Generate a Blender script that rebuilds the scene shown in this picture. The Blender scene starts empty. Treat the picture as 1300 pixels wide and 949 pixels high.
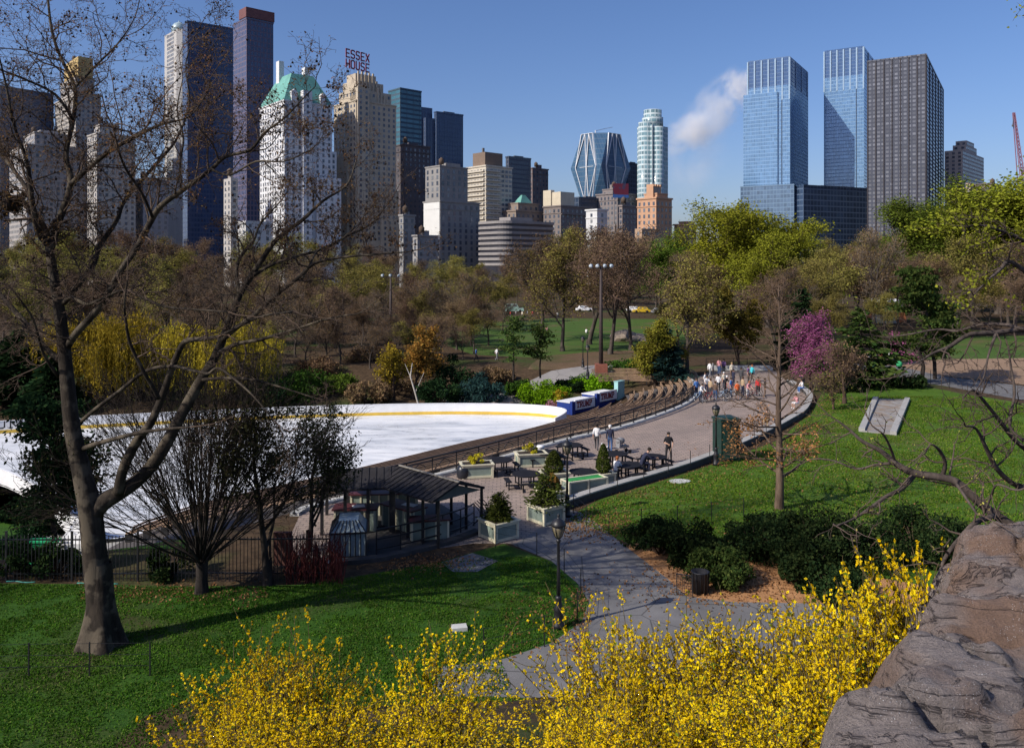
import bpy, bmesh, math, random
import numpy as np
from mathutils import Vector, Matrix, noise as mnoise
SC = bpy.context.scene
COL = SC.collection
PI = math.pi
# ---------------------------------------------------------------- survey of the place: eye 12 m above the plaza, looking along +Y
F, CX, HY, CZ = 1050.0, 650.0, 337.0, 12.0
def P(px, py, z=0.0):
    Y = (CZ - z) * F / (py - HY)
    return Vector(((px - CX) / F * Y, Y, z))
def Q(px, py, Y):
    return Vector(((px - CX) / F * Y, Y, CZ + (HY - py) / F * Y))

# ---------------------------------------------------------------- mesh helpers
class MB:
    def __init__(s):
        s.v = []; s.f = []; s.m = []; s.sm = []
    def add(s, vs, fs, mi=0, smooth=False):
        o = len(s.v)
        s.v.extend([tuple(v) for v in vs])
        for f in fs:
            s.f.append(tuple(i + o for i in f)); s.m.append(mi); s.sm.append(smooth)
    def box(s, c, size, rz=0.0, mi=0, taper=1.0):
        x, y, z = size[0] / 2, size[1] / 2, size[2] / 2
        ca, sa = math.cos(rz), math.sin(rz)
        vs = []
        for k in (-1, 1):
            t = taper if k > 0 else 1.0
            for (i, j) in ((-1, -1), (1, -1), (1, 1), (-1, 1)):
                a, b = i * x * t, j * y * t
                vs.append((c[0] + a * ca - b * sa, c[1] + a * sa + b * ca, c[2] + k * z))
        s.add(vs, [(3, 2, 1, 0), (4, 5, 6, 7), (0, 1, 5, 4), (1, 2, 6, 5), (2, 3, 7, 6), (3, 0, 4, 7)], mi)
        return s
    def box2(s, x0, x1, y0, y1, z0, z1, mi=0):
        return s.box(((x0 + x1) / 2, (y0 + y1) / 2, (z0 + z1) / 2), (x1 - x0, y1 - y0, z1 - z0), 0, mi)
    def beam(s, a, b, w, h, mi=0):
        a = Vector(a); b = Vector(b); d = (b - a); L = d.length
        if L < 1e-6: return s
        d.normalize()
        side = d.cross(Vector((0, 0, 1)))
        if side.length < 1e-3: side = Vector((1, 0, 0))
        side.normalize(); up = side.cross(d)
        vs = []
        for p in (a, b):
            for (i, j) in ((-1, -1), (1, -1), (1, 1), (-1, 1)):
                vs.append(p + side * (i * w / 2) + up * (j * h / 2))
        s.add(vs, [(0, 1, 2, 3), (7, 6, 5, 4), (4, 5, 1, 0), (5, 6, 2, 1), (6, 7, 3, 2), (7, 4, 0, 3)], mi)
        return s
    def tube(s, pts, rad, n=6, mi=0, cap=True, smooth=True):
        k = len(pts)
        if k < 2: return s
        pts = [Vector(p) for p in pts]
        o = len(s.v)
        ref = None
        for i in range(k):
            t = pts[min(i + 1, k - 1)] - pts[max(i - 1, 0)]
            if t.length < 1e-9: t = Vector((0, 0, 1))
            t.normalize()
            if ref is None:
                ref = Vector((1, 0, 0)) if abs(t.x) < 0.8 else Vector((0, 1, 0))
            a = ref - t * ref.dot(t)
            if a.length < 1e-6: a = t.orthogonal()
            a.normalize(); ref = a
            b = t.cross(a)
            r = rad[i] if hasattr(rad, '__len__') else rad
            for j in range(n):
                th = 2 * PI * j / n
                s.v.append(tuple(pts[i] + a * (math.cos(th) * r) + b * (math.sin(th) * r)))
        for i in range(k - 1):
            for j in range(n):
                j2 = (j + 1) % n
                s.f.append((o + i * n + j, o + i * n + j2, o + (i + 1) * n + j2, o + (i + 1) * n + j)); s.m.append(mi); s.sm.append(smooth)
        if cap:
            s.f.append(tuple(o + j for j in range(n - 1, -1, -1))); s.m.append(mi); s.sm.append(False)
            s.f.append(tuple(o + (k - 1) * n + j for j in range(n))); s.m.append(mi); s.sm.append(False)
        return s
    def lathe(s, prof, c=(0, 0, 0), n=12, mi=0, smooth=True):
        vs = []; fs = []
        for (r, z) in prof:
            for j in range(n):
                th = 2 * PI * j / n
                vs.append((c[0] + r * math.cos(th), c[1] + r * math.sin(th), c[2] + z))
        for i in range(len(prof) - 1):
            for j in range(n):
                j2 = (j + 1) % n
                fs.append((i * n + j, i * n + j2, (i + 1) * n + j2, (i + 1) * n + j))
        fs.append(tuple(range(n - 1, -1, -1)))
        fs.append(tuple((len(prof) - 1) * n + j for j in range(n)))
        s.add(vs, fs, mi, smooth); return s
    def prism(s, poly, z0, z1, mi=0, top=None):
        n = len(poly); top = top or poly
        vs = [(p[0], p[1], z0) for p in poly] + [(p[0], p[1], z1) for p in top]
        fs = [tuple(range(n - 1, -1, -1)), tuple(range(n, 2 * n))]
        fs += [(i, (i + 1) % n, n + (i + 1) % n, n + i) for i in range(n)]
        s.add(vs, fs, mi); return s
    def ball(s, c, r, nu=8, nv=6, mi=0, squash=(1, 1, 1)):
        prof = []
        vs = []; fs = []
        for i in range(nv + 1):
            ph = -PI / 2 + PI * i / nv
            for j in range(nu):
                th = 2 * PI * j / nu
                vs.append((c[0] + r * squash[0] * math.cos(ph) * math.cos(th), c[1] + r * squash[1] * math.cos(ph) * math.sin(th), c[2] + r * squash[2] * math.sin(ph)))
        for i in range(nv):
            for j in range(nu):
                j2 = (j + 1) % nu
                fs.append((i * nu + j, i * nu + j2, (i + 1) * nu + j2, (i + 1) * nu + j))
        s.add(vs, fs, mi, True); return s
    def mesh(s, name, mats):
        me = bpy.data.meshes.new(name)
        me.from_pydata(s.v, [], s.f)
        for m in (mats if isinstance(mats, (list, tuple)) else [mats]):
            me.materials.append(m)
        me.polygons.foreach_set('material_index', s.m)
        me.polygons.foreach_set('use_smooth', s.sm)
        me.update()
        return me
    def build(s, name, mats, parent=None, loc=None, rz=None):
        return link(name, s.mesh(name, mats), parent, loc, rz)

def link(name, me, parent=None, loc=None, rz=None):
    o = bpy.data.objects.new(name, me)
    COL.objects.link(o)
    if parent is not None: o.parent = parent
    if loc is not None: o.location = loc
    if rz is not None: o.rotation_euler = (0, 0, rz)
    return o
def empty(name, loc=(0, 0, 0), rz=0.0):
    o = bpy.data.objects.new(name, None); COL.objects.link(o)
    o.location = loc; o.rotation_euler = (0, 0, rz); o.empty_display_size = 0.2
    return o
def tag(o, label=None, cat=None, group=None, kind=None):
    if label: o['label'] = label
    if cat: o['category'] = cat
    if group: o['group'] = group
    if kind: o['kind'] = kind
    return o
def thing(name, label, cat, loc=(0, 0, 0), rz=0.0, group=None):
    return tag(empty(name, loc, rz), label, cat, group)
def copy_tree(o, parent=None):
    c = o.copy(); COL.objects.link(c); c.parent = parent
    for ch in list(o.children): copy_tree(ch, c)
    return c
def struct(o):
    o['kind'] = 'structure'; return o

def sheet(poly, z, name, m, kind='structure', zf=None, thick=None):
    """flat polygon sheet, triangulated by bmesh"""
    bm = bmesh.new()
    vs = [bm.verts.new((p[0], p[1], z)) for p in poly]
    bm.faces.new(vs)
    bmesh.ops.triangulate(bm, faces=bm.faces[:])
    bmesh.ops.recalc_face_normals(bm, faces=bm.faces[:])
    if bm.faces[0].normal.z < 0: bmesh.ops.reverse_faces(bm, faces=bm.faces[:])
    if zf:
        for _ in range(4):
            bmesh.ops.subdivide_edges(bm, edges=[e for e in bm.edges if e.calc_length() > 1.2], cuts=1, use_grid_fill=True); bmesh.ops.triangulate(bm, faces=bm.faces[:])
        for v in bm.verts: v.co.z = z + zf(v.co.x, v.co.y)
    me = bpy.data.meshes.new(name); bm.to_mesh(me); bm.free()
    me.materials.append(m)
    o = link(name, me); o['kind'] = kind
    return o

def catmull(pts, n=8, closed=False):
    pts = [Vector(p) for p in pts]; k = len(pts); out = []
    rng = range(k if closed else k - 1)
    for i in rng:
        p0 = pts[(i - 1) % k] if closed or i > 0 else pts[0] * 2 - pts[1]
        p1 = pts[i]; p2 = pts[(i + 1) % k]
        p3 = pts[(i + 2) % k] if closed or i + 2 < k else p2 * 2 - p1
        for j in range(n):
            t = j / n
            out.append(0.5 * ((2 * p1) + (p2 - p0) * t + (2 * p0 - 5 * p1 + 4 * p2 - p3) * t * t + (3 * p1 - p0 - 3 * p2 + p3) * t ** 3))
    if not closed: out.append(pts[-1])
    return out
def resample(pts, step):
    pts = [Vector(p) for p in pts]
    out = [pts[0].copy()]; acc = 0.0
    for a, b in zip(pts[:-1], pts[1:]):
        L = (b - a).length
        while acc + L >= step:
            t = (step - acc) / L
            a = a.lerp(b, t); out.append(a.copy()); L = (b - a).length; acc = 0.0
        acc += L
    return out
def offset(pts, d):
    """offset an open XY polyline to its left by d"""
    out = []
    for i, p in enumerate(pts):
        t = pts[min(i + 1, len(pts) - 1)] - pts[max(i - 1, 0)]
        t = Vector((t.x, t.y, 0)).normalized()
        out.append(Vector((p.x - t.y * d, p.y + t.x * d, p.z)))
    return out
def inside(poly, x, y):
    c = False; n = len(poly); j = n - 1
    for i in range(n):
        xi, yi = poly[i][0], poly[i][1]; xj, yj = poly[j][0], poly[j][1]
        if (yi > y) != (yj > y) and x < (xj - xi) * (y - yi) / (yj - yi) + xi: c = not c
        j = i
    return c
def dist_poly(poly, X, Y):
    """numpy signed distance (negative inside) to closed polygon"""
    px = np.array([p[0] for p in poly]); py = np.array([p[1] for p in poly])
    best = np.full(X.shape, 1e9); ins = np.zeros(X.shape, bool)
    n = len(px)
    for i in range(n):
        ax, ay = px[i], py[i]; bx, by = px[(i + 1) % n], py[(i + 1) % n]
        dx, dy = bx - ax, by - ay
        t = np.clip(((X - ax) * dx + (Y - ay) * dy) / (dx * dx + dy * dy + 1e-12), 0, 1)
        best = np.minimum(best, np.hypot(X - ax - t * dx, Y - ay - t * dy))
        if ay != by:
            c = ((ay > Y) != (by > Y)) & (X < dx * (Y - ay) / dy + ax)
            ins ^= c
    return np.where(ins, -best, best)
def sst(a, b, x):
    t = np.clip((x - a) / (b - a), 0, 1); return t * t * (3 - 2 * t)

# ---------------------------------------------------------------- materials
class NT:
    def __init__(s, name):
        s.m = bpy.data.materials.new(name); s.m.use_nodes = True
        s.t = s.m.node_tree; s.t.nodes.clear()
        s.out = s.t.nodes.new('ShaderNodeOutputMaterial')
    def n(s, typ, **kw):
        nd = s.t.nodes.new(typ)
        for k, v in kw.items():
            if k.startswith('i_'):
                key = k[2:]
                key = int(key) if key.isdigit() else key.replace('_', ' ')
                s.set(nd.inputs[key], v)
            else: setattr(nd, k, v)
        return nd
    def set(s, sock, v):
        if isinstance(v, bpy.types.NodeSocket): s.t.links.new(v, sock)
        elif isinstance(v, bpy.types.Node): s.t.links.new(v.outputs[0], sock)
        else:
            if isinstance(v, (tuple, list)) and len(v) == 3 and sock.type == 'RGBA': v = (*v, 1)
            sock.default_value = v
    def math(s, op, a, b=None, c=None, clamp=False):
        nd = s.t.nodes.new('ShaderNodeMath'); nd.operation = op; nd.use_clamp = clamp
        s.set(nd.inputs[0], a)
        if b is not None: s.set(nd.inputs[1], b)
        if c is not None: s.set(nd.inputs[2], c)
        return nd.outputs[0]
    def mix(s, fac, a, b, mode='MIX'):
        nd = s.t.nodes.new('ShaderNodeMix'); nd.data_type = 'RGBA'; nd.blend_type = mode
        s.set(nd.inputs[0], fac); s.set(nd.inputs[6], a); s.set(nd.inputs[7], b)
        return nd.outputs[2]
    def coord(s, which='Object'):
        return s.t.nodes.new('ShaderNodeTexCoord').outputs[which]
    def pos(s):
        return s.t.nodes.new('ShaderNodeNewGeometry').outputs['Position']
    def noise(s, vec, scale, detail=4, rough=0.55, dist=0.0):
        nd = s.t.nodes.new('ShaderNodeTexNoise')
        s.set(nd.inputs['Vector'], vec); nd.inputs['Scale'].default_value = scale
        nd.inputs['Detail'].default_value = detail; nd.inputs['Roughness'].default_value = rough; nd.inputs['Distortion'].default_value = dist
        return nd.outputs[0]
    def ramp(s, fac, stops, interp='LINEAR'):
        nd = s.t.nodes.new('ShaderNodeValToRGB'); nd.color_ramp.interpolation = interp
        el = nd.color_ramp.elements
        while len(el) < len(stops): el.new(0.5)
        for e, (p, c) in zip(el, stops):
            e.position = p; e.color = (*c, 1) if len(c) == 3 else c
        s.set(nd.inputs[0], fac); return nd.outputs[0]
    def scale(s, vec, v):
        nd = s.t.nodes.new('ShaderNodeMapping'); nd.inputs['Scale'].default_value = v
        s.set(nd.inputs['Vector'], vec); return nd.outputs[0]
    def bump(s, h, strength=0.3, dist=0.02):
        nd = s.t.nodes.new('ShaderNodeBump'); nd.inputs['Strength'].default_value = strength; nd.inputs['Distance'].default_value = dist
        s.set(nd.inputs['Height'], h); return nd.outputs[0]
    def bsdf(s, col, rough=0.8, normal=None, metal=0.0, spec=0.5):
        nd = s.t.nodes.new('ShaderNodeBsdfPrincipled')
        s.set(nd.inputs['Base Color'], col); s.set(nd.inputs['Roughness'], rough)
        s.set(nd.inputs['Metallic'], metal); s.set(nd.inputs['Specular IOR Level'], spec)
        if normal is not None: s.set(nd.inputs['Normal'], normal)
        s.t.links.new(nd.outputs[0], s.out.inputs['Surface']); return nd

def mat_plain(name, c, rough=0.7, var=0.25, scale=3.0, bump=0.1, metal=0.0, spec=0.4):
    """painted / stone / metal surface with wear: two scales of tone variation"""
    t = NT(name); co = t.coord()
    n1 = t.noise(co, scale, 5); n2 = t.noise(co, scale * 9, 3)
    f = t.math('ADD', t.math('MULTIPLY', n1, 0.65), t.math('MULTIPLY', n2, 0.35))
    col = t.ramp(f, [(0.3, tuple(x * (1 - var) for x in c)), (0.7, tuple(min(1, x * (1 + var * 0.6)) for x in c))])
    t.bsdf(col, rough, t.bump(n2, bump, 0.01) if bump else None, metal, spec)
    return t.m
def mat_leaf(name, cols, clump=0.35, trans=0.25, objvar=0.2, rough=0.6):
    """foliage: random tone per leaf, light and dark clumps, tone per tree"""
    t = NT(name)
    g = t.t.nodes.new('ShaderNodeNewGeometry'); oi = t.t.nodes.new('ShaderNodeObjectInfo')
    k = len(cols)
    col = t.ramp(g.outputs['Random Per Island'], [(i / max(1, k - 1), c) for i, c in enumerate(cols)])
    nz = t.noise(g.outputs['Position'], clump, 3)
    v = t.math('MULTIPLY_ADD', t.math('SUBTRACT', nz, 0.5), 1.5, 1.0)
    v = t.math('MULTIPLY', v, t.math('MULTIPLY_ADD', t.math('SUBTRACT', oi.outputs['Random'], 0.5), objvar * 2, 1.0))
    hs = t.t.nodes.new('ShaderNodeHueSaturation')
    t.set(hs.inputs['Color'], col); t.set(hs.inputs['Value'], v)
    t.set(hs.inputs['Hue'], t.math('MULTIPLY_ADD', t.math('SUBTRACT', oi.outputs['Random'], 0.5), objvar * 0.12, 0.5))
    d = t.t.nodes.new('ShaderNodeBsdfDiffuse'); t.set(d.inputs[0], hs.outputs[0])
    tr = t.t.nodes.new('ShaderNodeBsdfTranslucent'); t.set(tr.inputs[0], hs.outputs[0])
    mx = t.t.nodes.new('ShaderNodeMixShader'); mx.inputs[0].default_value = trans
    t.t.links.new(d.outputs[0], mx.inputs[1]); t.t.links.new(tr.outputs[0], mx.inputs[2])
    t.t.links.new(mx.outputs[0], t.out.inputs['Surface'])
    return t.m
def mat_bark(name, c1, c2, scale=4.0, bump=0.6, patch=None):
    t = NT(name); co = t.pos()
    st = t.scale(co, (1, 1, 0.25))
    n1 = t.noise(st, scale, 6, 0.65); n2 = t.noise(co, scale * 0.35, 3)
    col = t.ramp(n1, [(0.32, c1), (0.68, c2)])
    if patch:
        m = t.ramp(n2, [(0.5, (0, 0, 0)), (0.58, (1, 1, 1))])
        col = t.mix(m, col, patch)
    t.bsdf(col, 0.9, t.bump(n1, bump, 0.03), 0, 0.2)
    return t.m
def mat_facade(name, glass, frame, bay, flr, fw, fh, var=0.6, rough=0.12, spec=0.6, dark=0.35, big=0.0, reflect=0.0):
    """curtain wall: mullions and spandrels on a bay/floor grid, every pane its own tone, in object space"""
    t = NT(name)
    tc = t.t.nodes.new('ShaderNodeTexCoord')
    sp = t.n('ShaderNodeSeparateXYZ'); t.set(sp.inputs[0], tc.outputs['Object'])
    sn = t.n('ShaderNodeSeparateXYZ'); t.set(sn.inputs[0], tc.outputs['Normal'])
    ax = t.math('GREATER_THAN', t.math('ABSOLUTE', sn.outputs[0]), 0.7071)
    up = t.math('GREATER_THAN', t.math('ABSOLUTE', sn.outputs[2]), 0.8)
    u = t.math('ADD', t.math('MULTIPLY', ax, sp.outputs[1]), t.math('MULTIPLY', t.math('SUBTRACT', 1.0, ax), sp.outputs[0]))
    ub = t.math('DIVIDE', u, bay); vb = t.math('DIVIDE', sp.outputs[2], flr)
    mu = t.math('LESS_THAN', t.math('FRACT', ub), fw); mv = t.math('LESS_THAN', t.math('FRACT', vb), fh)
    fm = t.math('MAXIMUM', t.math('MAXIMUM', mu, mv), up)
    cb = t.n('ShaderNodeCombineXYZ'); t.set(cb.inputs[0], t.math('FLOOR', ub)); t.set(cb.inputs[1], t.math('FLOOR', vb)); t.set(cb.inputs[2], ax)
    wn = t.n('ShaderNodeTexWhiteNoise'); t.set(wn.inputs[0], cb.outputs[0])
    bn = t.noise(t.scale(tc.outputs['Object'], (0.03, 0.03, 0.012)), 1.0, 3)
    r = t.math('MULTIPLY', wn.outputs[0], var)
    g1 = t.mix(r, glass, tuple(x * dark for x in glass))
    g2 = t.mix(t.math('MULTIPLY', t.math('SUBTRACT', bn, 0.35), big * 2.0, clamp=True), g1, tuple(x * 0.3 for x in glass))
    wear = t.noise(tc.outputs['Object'], 0.25, 4)
    fr = t.mix(wear, tuple(x * 0.8 for x in frame), tuple(min(1, x * 1.15) for x in frame))
    col = t.mix(fm, g2, fr)
    ro = t.math('MULTIPLY_ADD', fm, 0.75 - rough, rough)
    t.bsdf(col, ro, None, t.math('MULTIPLY', t.math('SUBTRACT', 1.0, fm), reflect), spec)
    return t.m
# ================================================================ light, sky, camera
SUN_AZ = Vector((-0.87, -0.49, 0)).normalized(); SUN_EL = math.radians(37)
w = bpy.data.worlds.new("World"); SC.world = w; w.use_nodes = True
wt = w.node_tree; wt.nodes.clear()
sky = wt.nodes.new('ShaderNodeTexSky'); sky.sky_type = 'NISHITA'; sky.sun_disc = False
sky.sun_elevation = SUN_EL; sky.sun_rotation = math.atan2(SUN_AZ.x, SUN_AZ.y)
sky.altitude = 100; sky.air_density = 1.0; sky.dust_density = 1.7; sky.ozone_density = 4.0
hs = wt.nodes.new('ShaderNodeHueSaturation'); hs.inputs['Saturation'].default_value = 1.12
bg = wt.nodes.new('ShaderNodeBackground'); bg.inputs['Strength'].default_value = 0.122
wo = wt.nodes.new('ShaderNodeOutputWorld')
wt.links.new(sky.outputs[0], hs.inputs['Color']); tint = wt.nodes.new('ShaderNodeMix'); tint.data_type = 'RGBA'; tint.blend_type = 'MULTIPLY'; tint.inputs[0].default_value = 1; tint.inputs[7].default_value = (1.0, 0.94, 1.08, 1)
wt.links.new(hs.outputs[0], tint.inputs[6]); wt.links.new(tint.outputs[2], bg.inputs[0]); wt.links.new(bg.outputs[0], wo.inputs[0])
sl = bpy.data.lights.new('sun', 'SUN'); sl.energy = 5.0; sl.angle = math.radians(0.53); sl.color = (1.0, 0.93, 0.82)
so = bpy.data.objects.new('sun', sl); COL.objects.link(so)
tosun = Vector((SUN_AZ.x * math.cos(SUN_EL), SUN_AZ.y * math.cos(SUN_EL), math.sin(SUN_EL)))
so.rotation_euler = (-tosun).to_track_quat('-Z', 'Y').to_euler(); so.location = tosun * 300
cd = bpy.data.cameras.new('camera'); cam = bpy.data.objects.new('camera', cd); COL.objects.link(cam)
cam.location = (0, 0, CZ); cam.rotation_euler = (PI / 2, 0, 0)
cd.sensor_width = 36; cd.lens = 36 * F / 1300; cd.shift_y = -(474.5 - HY) / 1300
cd.clip_start = 0.1; cd.clip_end = 12000
SC.camera = cam
SC.render.engine = 'CYCLES'
SC.view_settings.view_transform = 'Standard'; SC.view_settings.look = 'None'; SC.view_settings.exposure = 0; SC.view_settings.gamma = 1
SC.cycles.max_bounces = 6; SC.cycles.diffuse_bounces = 2; SC.cycles.glossy_bounces = 2; SC.cycles.transmission_bounces = 3
SC.cycles.volume_bounces = 5; SC.cycles.transparent_max_bounces = 6; SC.cycles.use_denoising = True
SC.cycles.use_adaptive_sampling = True; SC.cycles.adaptive_threshold = 0.02

# ================================================================ plan of the plaza, the terrace and the ice
EDGE_PX = [(380, 655), (400, 645), (500, 620), (590, 597), (640, 583), (726, 559), (783, 546), (831, 531), (869, 516), (885, 505), (889, 494), (885, 486), (876, 480.5)]
EDGE = catmull([P(*p) for p in EDGE_PX], 10)
EDGE = resample(EDGE, 0.6)
# near side of the ice follows the plaza edge at 10.5 m, the rest closes round to the far boards
TEDGE = resample(catmull([P(*p) for p in EDGE_PX[:10]] + [Vector((18.1, 79.5, 0)), Vector((18.7, 83.5, 0)), Vector((18.8, 87, 0))], 10), 0.6)
near = [p for p in resample(offset(TEDGE, 10.4), 2.5) if p.y < 74]
ICE_PTS = [Vector((p.x, p.y, 0)) for p in near if p.y > 49] + [Vector(p + (0,)) for p in [(5.0, 77), (2.5, 79.6), (-3, 80.6), (-10, 80.4), (-19, 79), (-30, 76.2), (-44, 71.5), (-60, 64), (-67, 66), (-50, 61), (-36, 56), (-28, 49.5), (-22, 43.6)]]
ICE = catmull(ICE_PTS, 6, closed=True)
ICEZ = -2.5

def hill(X, Y):
    h = np.clip(9.4 - 0.47 * (Y - 3.0), 0, 9.4)
    return h * sst(-10, -2.5, X) * (1 - sst(30, 60, X))
def ground_h(X, Y):
    sd = dist_poly(ICE, X, Y)
    far = sst(74, 81, Y)
    z = -2.72 * (1 - sst(0, 1, (sd - 5.0 - 2.5 * far) / (5.2 + 9 * far)))
    return z + hill(X, Y)
def gz(x, y):
    return float(ground_h(np.array([float(x)]), np.array([float(y)]))[0])

# ---------------------------------------------------------------- materials of the ground
def ground_mat():
    t = NT('woodland_ground'); p = t.pos()
    n1 = t.noise(p, 0.09, 5, 0.6); n2 = t.noise(p, 2.2, 6, 0.7); n3 = t.noise(p, 9.0, 3)
    soil = t.ramp(n2, [(0.3, (0.035, 0.024, 0.015)), (0.55, (0.075, 0.05, 0.03)), (0.75, (0.125, 0.08, 0.045))])
    green = t.ramp(n2, [(0.3, (0.018, 0.04, 0.008)), (0.7, (0.05, 0.095, 0.018))])
    f = t.ramp(n1, [(0.52, (0, 0, 0)), (0.64, (.8, .8, .8))])
    col = t.mix(f, soil, green)
    t.bsdf(col, 0.95, t.bump(n3, 0.5, 0.05), 0, 0.1); return t.m
def lawn_mat(name, c1, c2, bare=(0.11, 0.075, 0.035), amount=0.66):
    t = NT(name); p = t.pos()
    n1 = t.noise(p, 0.35, 5, 0.6); n2 = t.noise(t.scale(p, (1, 2.2, 1)), 7.0, 5, 0.75); n3 = t.noise(p, 30.0, 2); n4 = t.noise(p, 0.13, 4, 0.6, 0.5)
    n5 = t.noise(t.scale(p, (1, 1.7, 1)), 1.6, 6, 0.75)
    f = t.math('ADD', t.math('ADD', t.math('MULTIPLY', n1, 0.3), t.math('MULTIPLY', n5, 0.4)), t.math('MULTIPLY', n2, 0.3))
    col = t.ramp(f, [(0.38, c1), (0.62, c2)])
    col = t.mix(t.ramp(n3, [(0.5, (0, 0, 0)), (0.75, (0.5, 0.5, 0.5))]), col, tuple(x * 1.5 for x in c2))
    col = t.mix(t.ramp(t.math('ADD', t.math('MULTIPLY', n4, 0.7), t.math('MULTIPLY', n2, 0.3)), [(amount - 0.08, (0, 0, 0)), (amount + 0.05, (0.8, 0.8, 0.8))]), col, bare)
    t.bsdf(col, 0.9, t.bump(t.math('ADD', n2, t.math('MULTIPLY', n3, 0.6)), 0.7, 0.05), 0, 0.15); return t.m
def asphalt_mat(name, c, streak=0.35):
    t = NT(name); p = t.pos()
    n1 = t.noise(p, 0.5, 5, 0.6, 0.4); n2 = t.noise(p, 25, 3)
    vo = t.n('ShaderNodeTexVoronoi', feature='DISTANCE_TO_EDGE'); t.set(vo.inputs['Vector'], p); vo.inputs['Scale'].default_value = 0.35
    crack = t.ramp(vo.outputs[0], [(0.0, (0.35, 0.35, 0.35)), (0.012, (1, 1, 1))])
    f = t.math('ADD', t.math('MULTIPLY', n1, 0.7), t.math('MULTIPLY', n2, 0.3))
    col = t.ramp(f, [(0.3, tuple(x * (1 - streak) for x in c)), (0.7, tuple(x * (1 + streak) for x in c))])
    col = t.mix(1.0, col, crack, 'MULTIPLY')
    t.bsdf(col, 0.85, t.bump(n2, 0.3, 0.01), 0, 0.3); return t.m
def paver_mat():
    t = NT('hexagon_pavers'); p = t.pos()
    br = t.n('ShaderNodeTexBrick'); t.set(br.inputs['Vector'], p)
    br.inputs['Scale'].default_value = 1.0; br.inputs['Brick Width'].default_value = 0.42; br.inputs['Row Height'].default_value = 0.30
    br.inputs['Mortar Size'].default_value = 0.022; br.inputs['Mortar Smooth'].default_value = 0.3; br.inputs['Bias'].default_value = 0.0
    t.set(br.inputs['Color1'], (0.35, 0.275, 0.23)); t.set(br.inputs['Color2'], (0.28, 0.225, 0.19)); t.set(br.inputs['Mortar'], (0.155, 0.13, 0.115))
    n1 = t.noise(p, 0.22, 5, 0.6); n2 = t.noise(p, 3.0, 5, 0.7)
    st = t.ramp(t.math('ADD', t.math('MULTIPLY', n1, 0.6), t.math('MULTIPLY', n2, 0.4)), [(0.32, (0.72, 0.72, 0.74)), (0.68, (1.15, 1.12, 1.1))])
    col = t.mix(1.0, br.outputs[0], st, 'MULTIPLY')
    t.bsdf(col, 0.85, t.bump(br.outputs['Fac'], -0.25, 0.01), 0, 0.3); return t.m
def ice_mat():
    t = NT('melting_ice'); p = t.pos()
    n1 = t.noise(t.scale(p, (0.09, 0.3, 1)), 1.0, 6, 0.65, 1.2); n2 = t.noise(t.scale(p, (0.4, 1.2, 1)), 1.0, 5, 0.7)
    f = t.math('ADD', t.math('MULTIPLY', n1, 0.65), t.math('MULTIPLY', n2, 0.35))
    col = t.ramp(f, [(0.34, (0.40, 0.43, 0.47)), (0.48, (0.66, 0.68, 0.70)), (0.64, (0.84, 0.84, 0.83))])
    ro = t.ramp(n2, [(0.4, (0.25, 0.25, 0.25)), (0.6, (0.6, 0.6, 0.6))])
    t.bsdf(col, ro, t.bump(n2, 0.1, 0.02), 0, 0.4); return t.m
M_ground = ground_mat()
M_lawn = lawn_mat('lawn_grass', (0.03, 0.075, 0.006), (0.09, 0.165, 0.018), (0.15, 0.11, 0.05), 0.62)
M_lawn2 = lawn_mat('shaded_lawn_grass', (0.014, 0.05, 0.005), (0.042, 0.105, 0.010), (0.06, 0.04, 0.022), 0.60)  # darker copy of the lawn colours, tree shade put into them
M_farlawn = lawn_mat('far_meadow_grass', (0.035, 0.075, 0.014), (0.075, 0.13, 0.024), (0.13, 0.09, 0.05), 0.58)
M_dirt = lawn_mat('worn_bare_earth', (0.21, 0.14, 0.09), (0.31, 0.21, 0.14), (0.09, 0.10, 0.03), 0.68)
M_mulch = lawn_mat('wood_chip_mulch', (0.24, 0.115, 0.05), (0.50, 0.27, 0.125), (0.15, 0.08, 0.04), 0.66)
M_path = asphalt_mat('park_asphalt', (0.15, 0.146, 0.145), 0.32)
M_farpath = asphalt_mat('worn_path', (0.24, 0.225, 0.215), 0.2)
M_paver = paver_mat(); M_ice = ice_mat()
M_conc = mat_plain('weathered_concrete', (0.36, 0.35, 0.33), 0.85, 0.3, 1.2, 0.25)
M_conclight = mat_plain('pale_granite', (0.50, 0.50, 0.48), 0.8, 0.25, 1.5, 0.2)
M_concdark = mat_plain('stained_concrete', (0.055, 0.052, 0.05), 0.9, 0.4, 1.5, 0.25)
M_black = mat_plain('black_painted_iron', (0.014, 0.014, 0.017), 0.45, 0.3, 3, 0.05, 0.0, 0.5)
M_wood = mat_plain('weathered_bench_wood', (0.34, 0.225, 0.14), 0.7, 0.45, 2.0, 0.2)
M_white = mat_plain('white_board_paint', (0.80, 0.80, 0.80), 0.5, 0.1, 1.0, 0.02)
M_yellow = mat_plain('yellow_kick_strip', (0.72, 0.47, 0.06), 0.5, 0.2, 1.0, 0.02)

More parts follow.
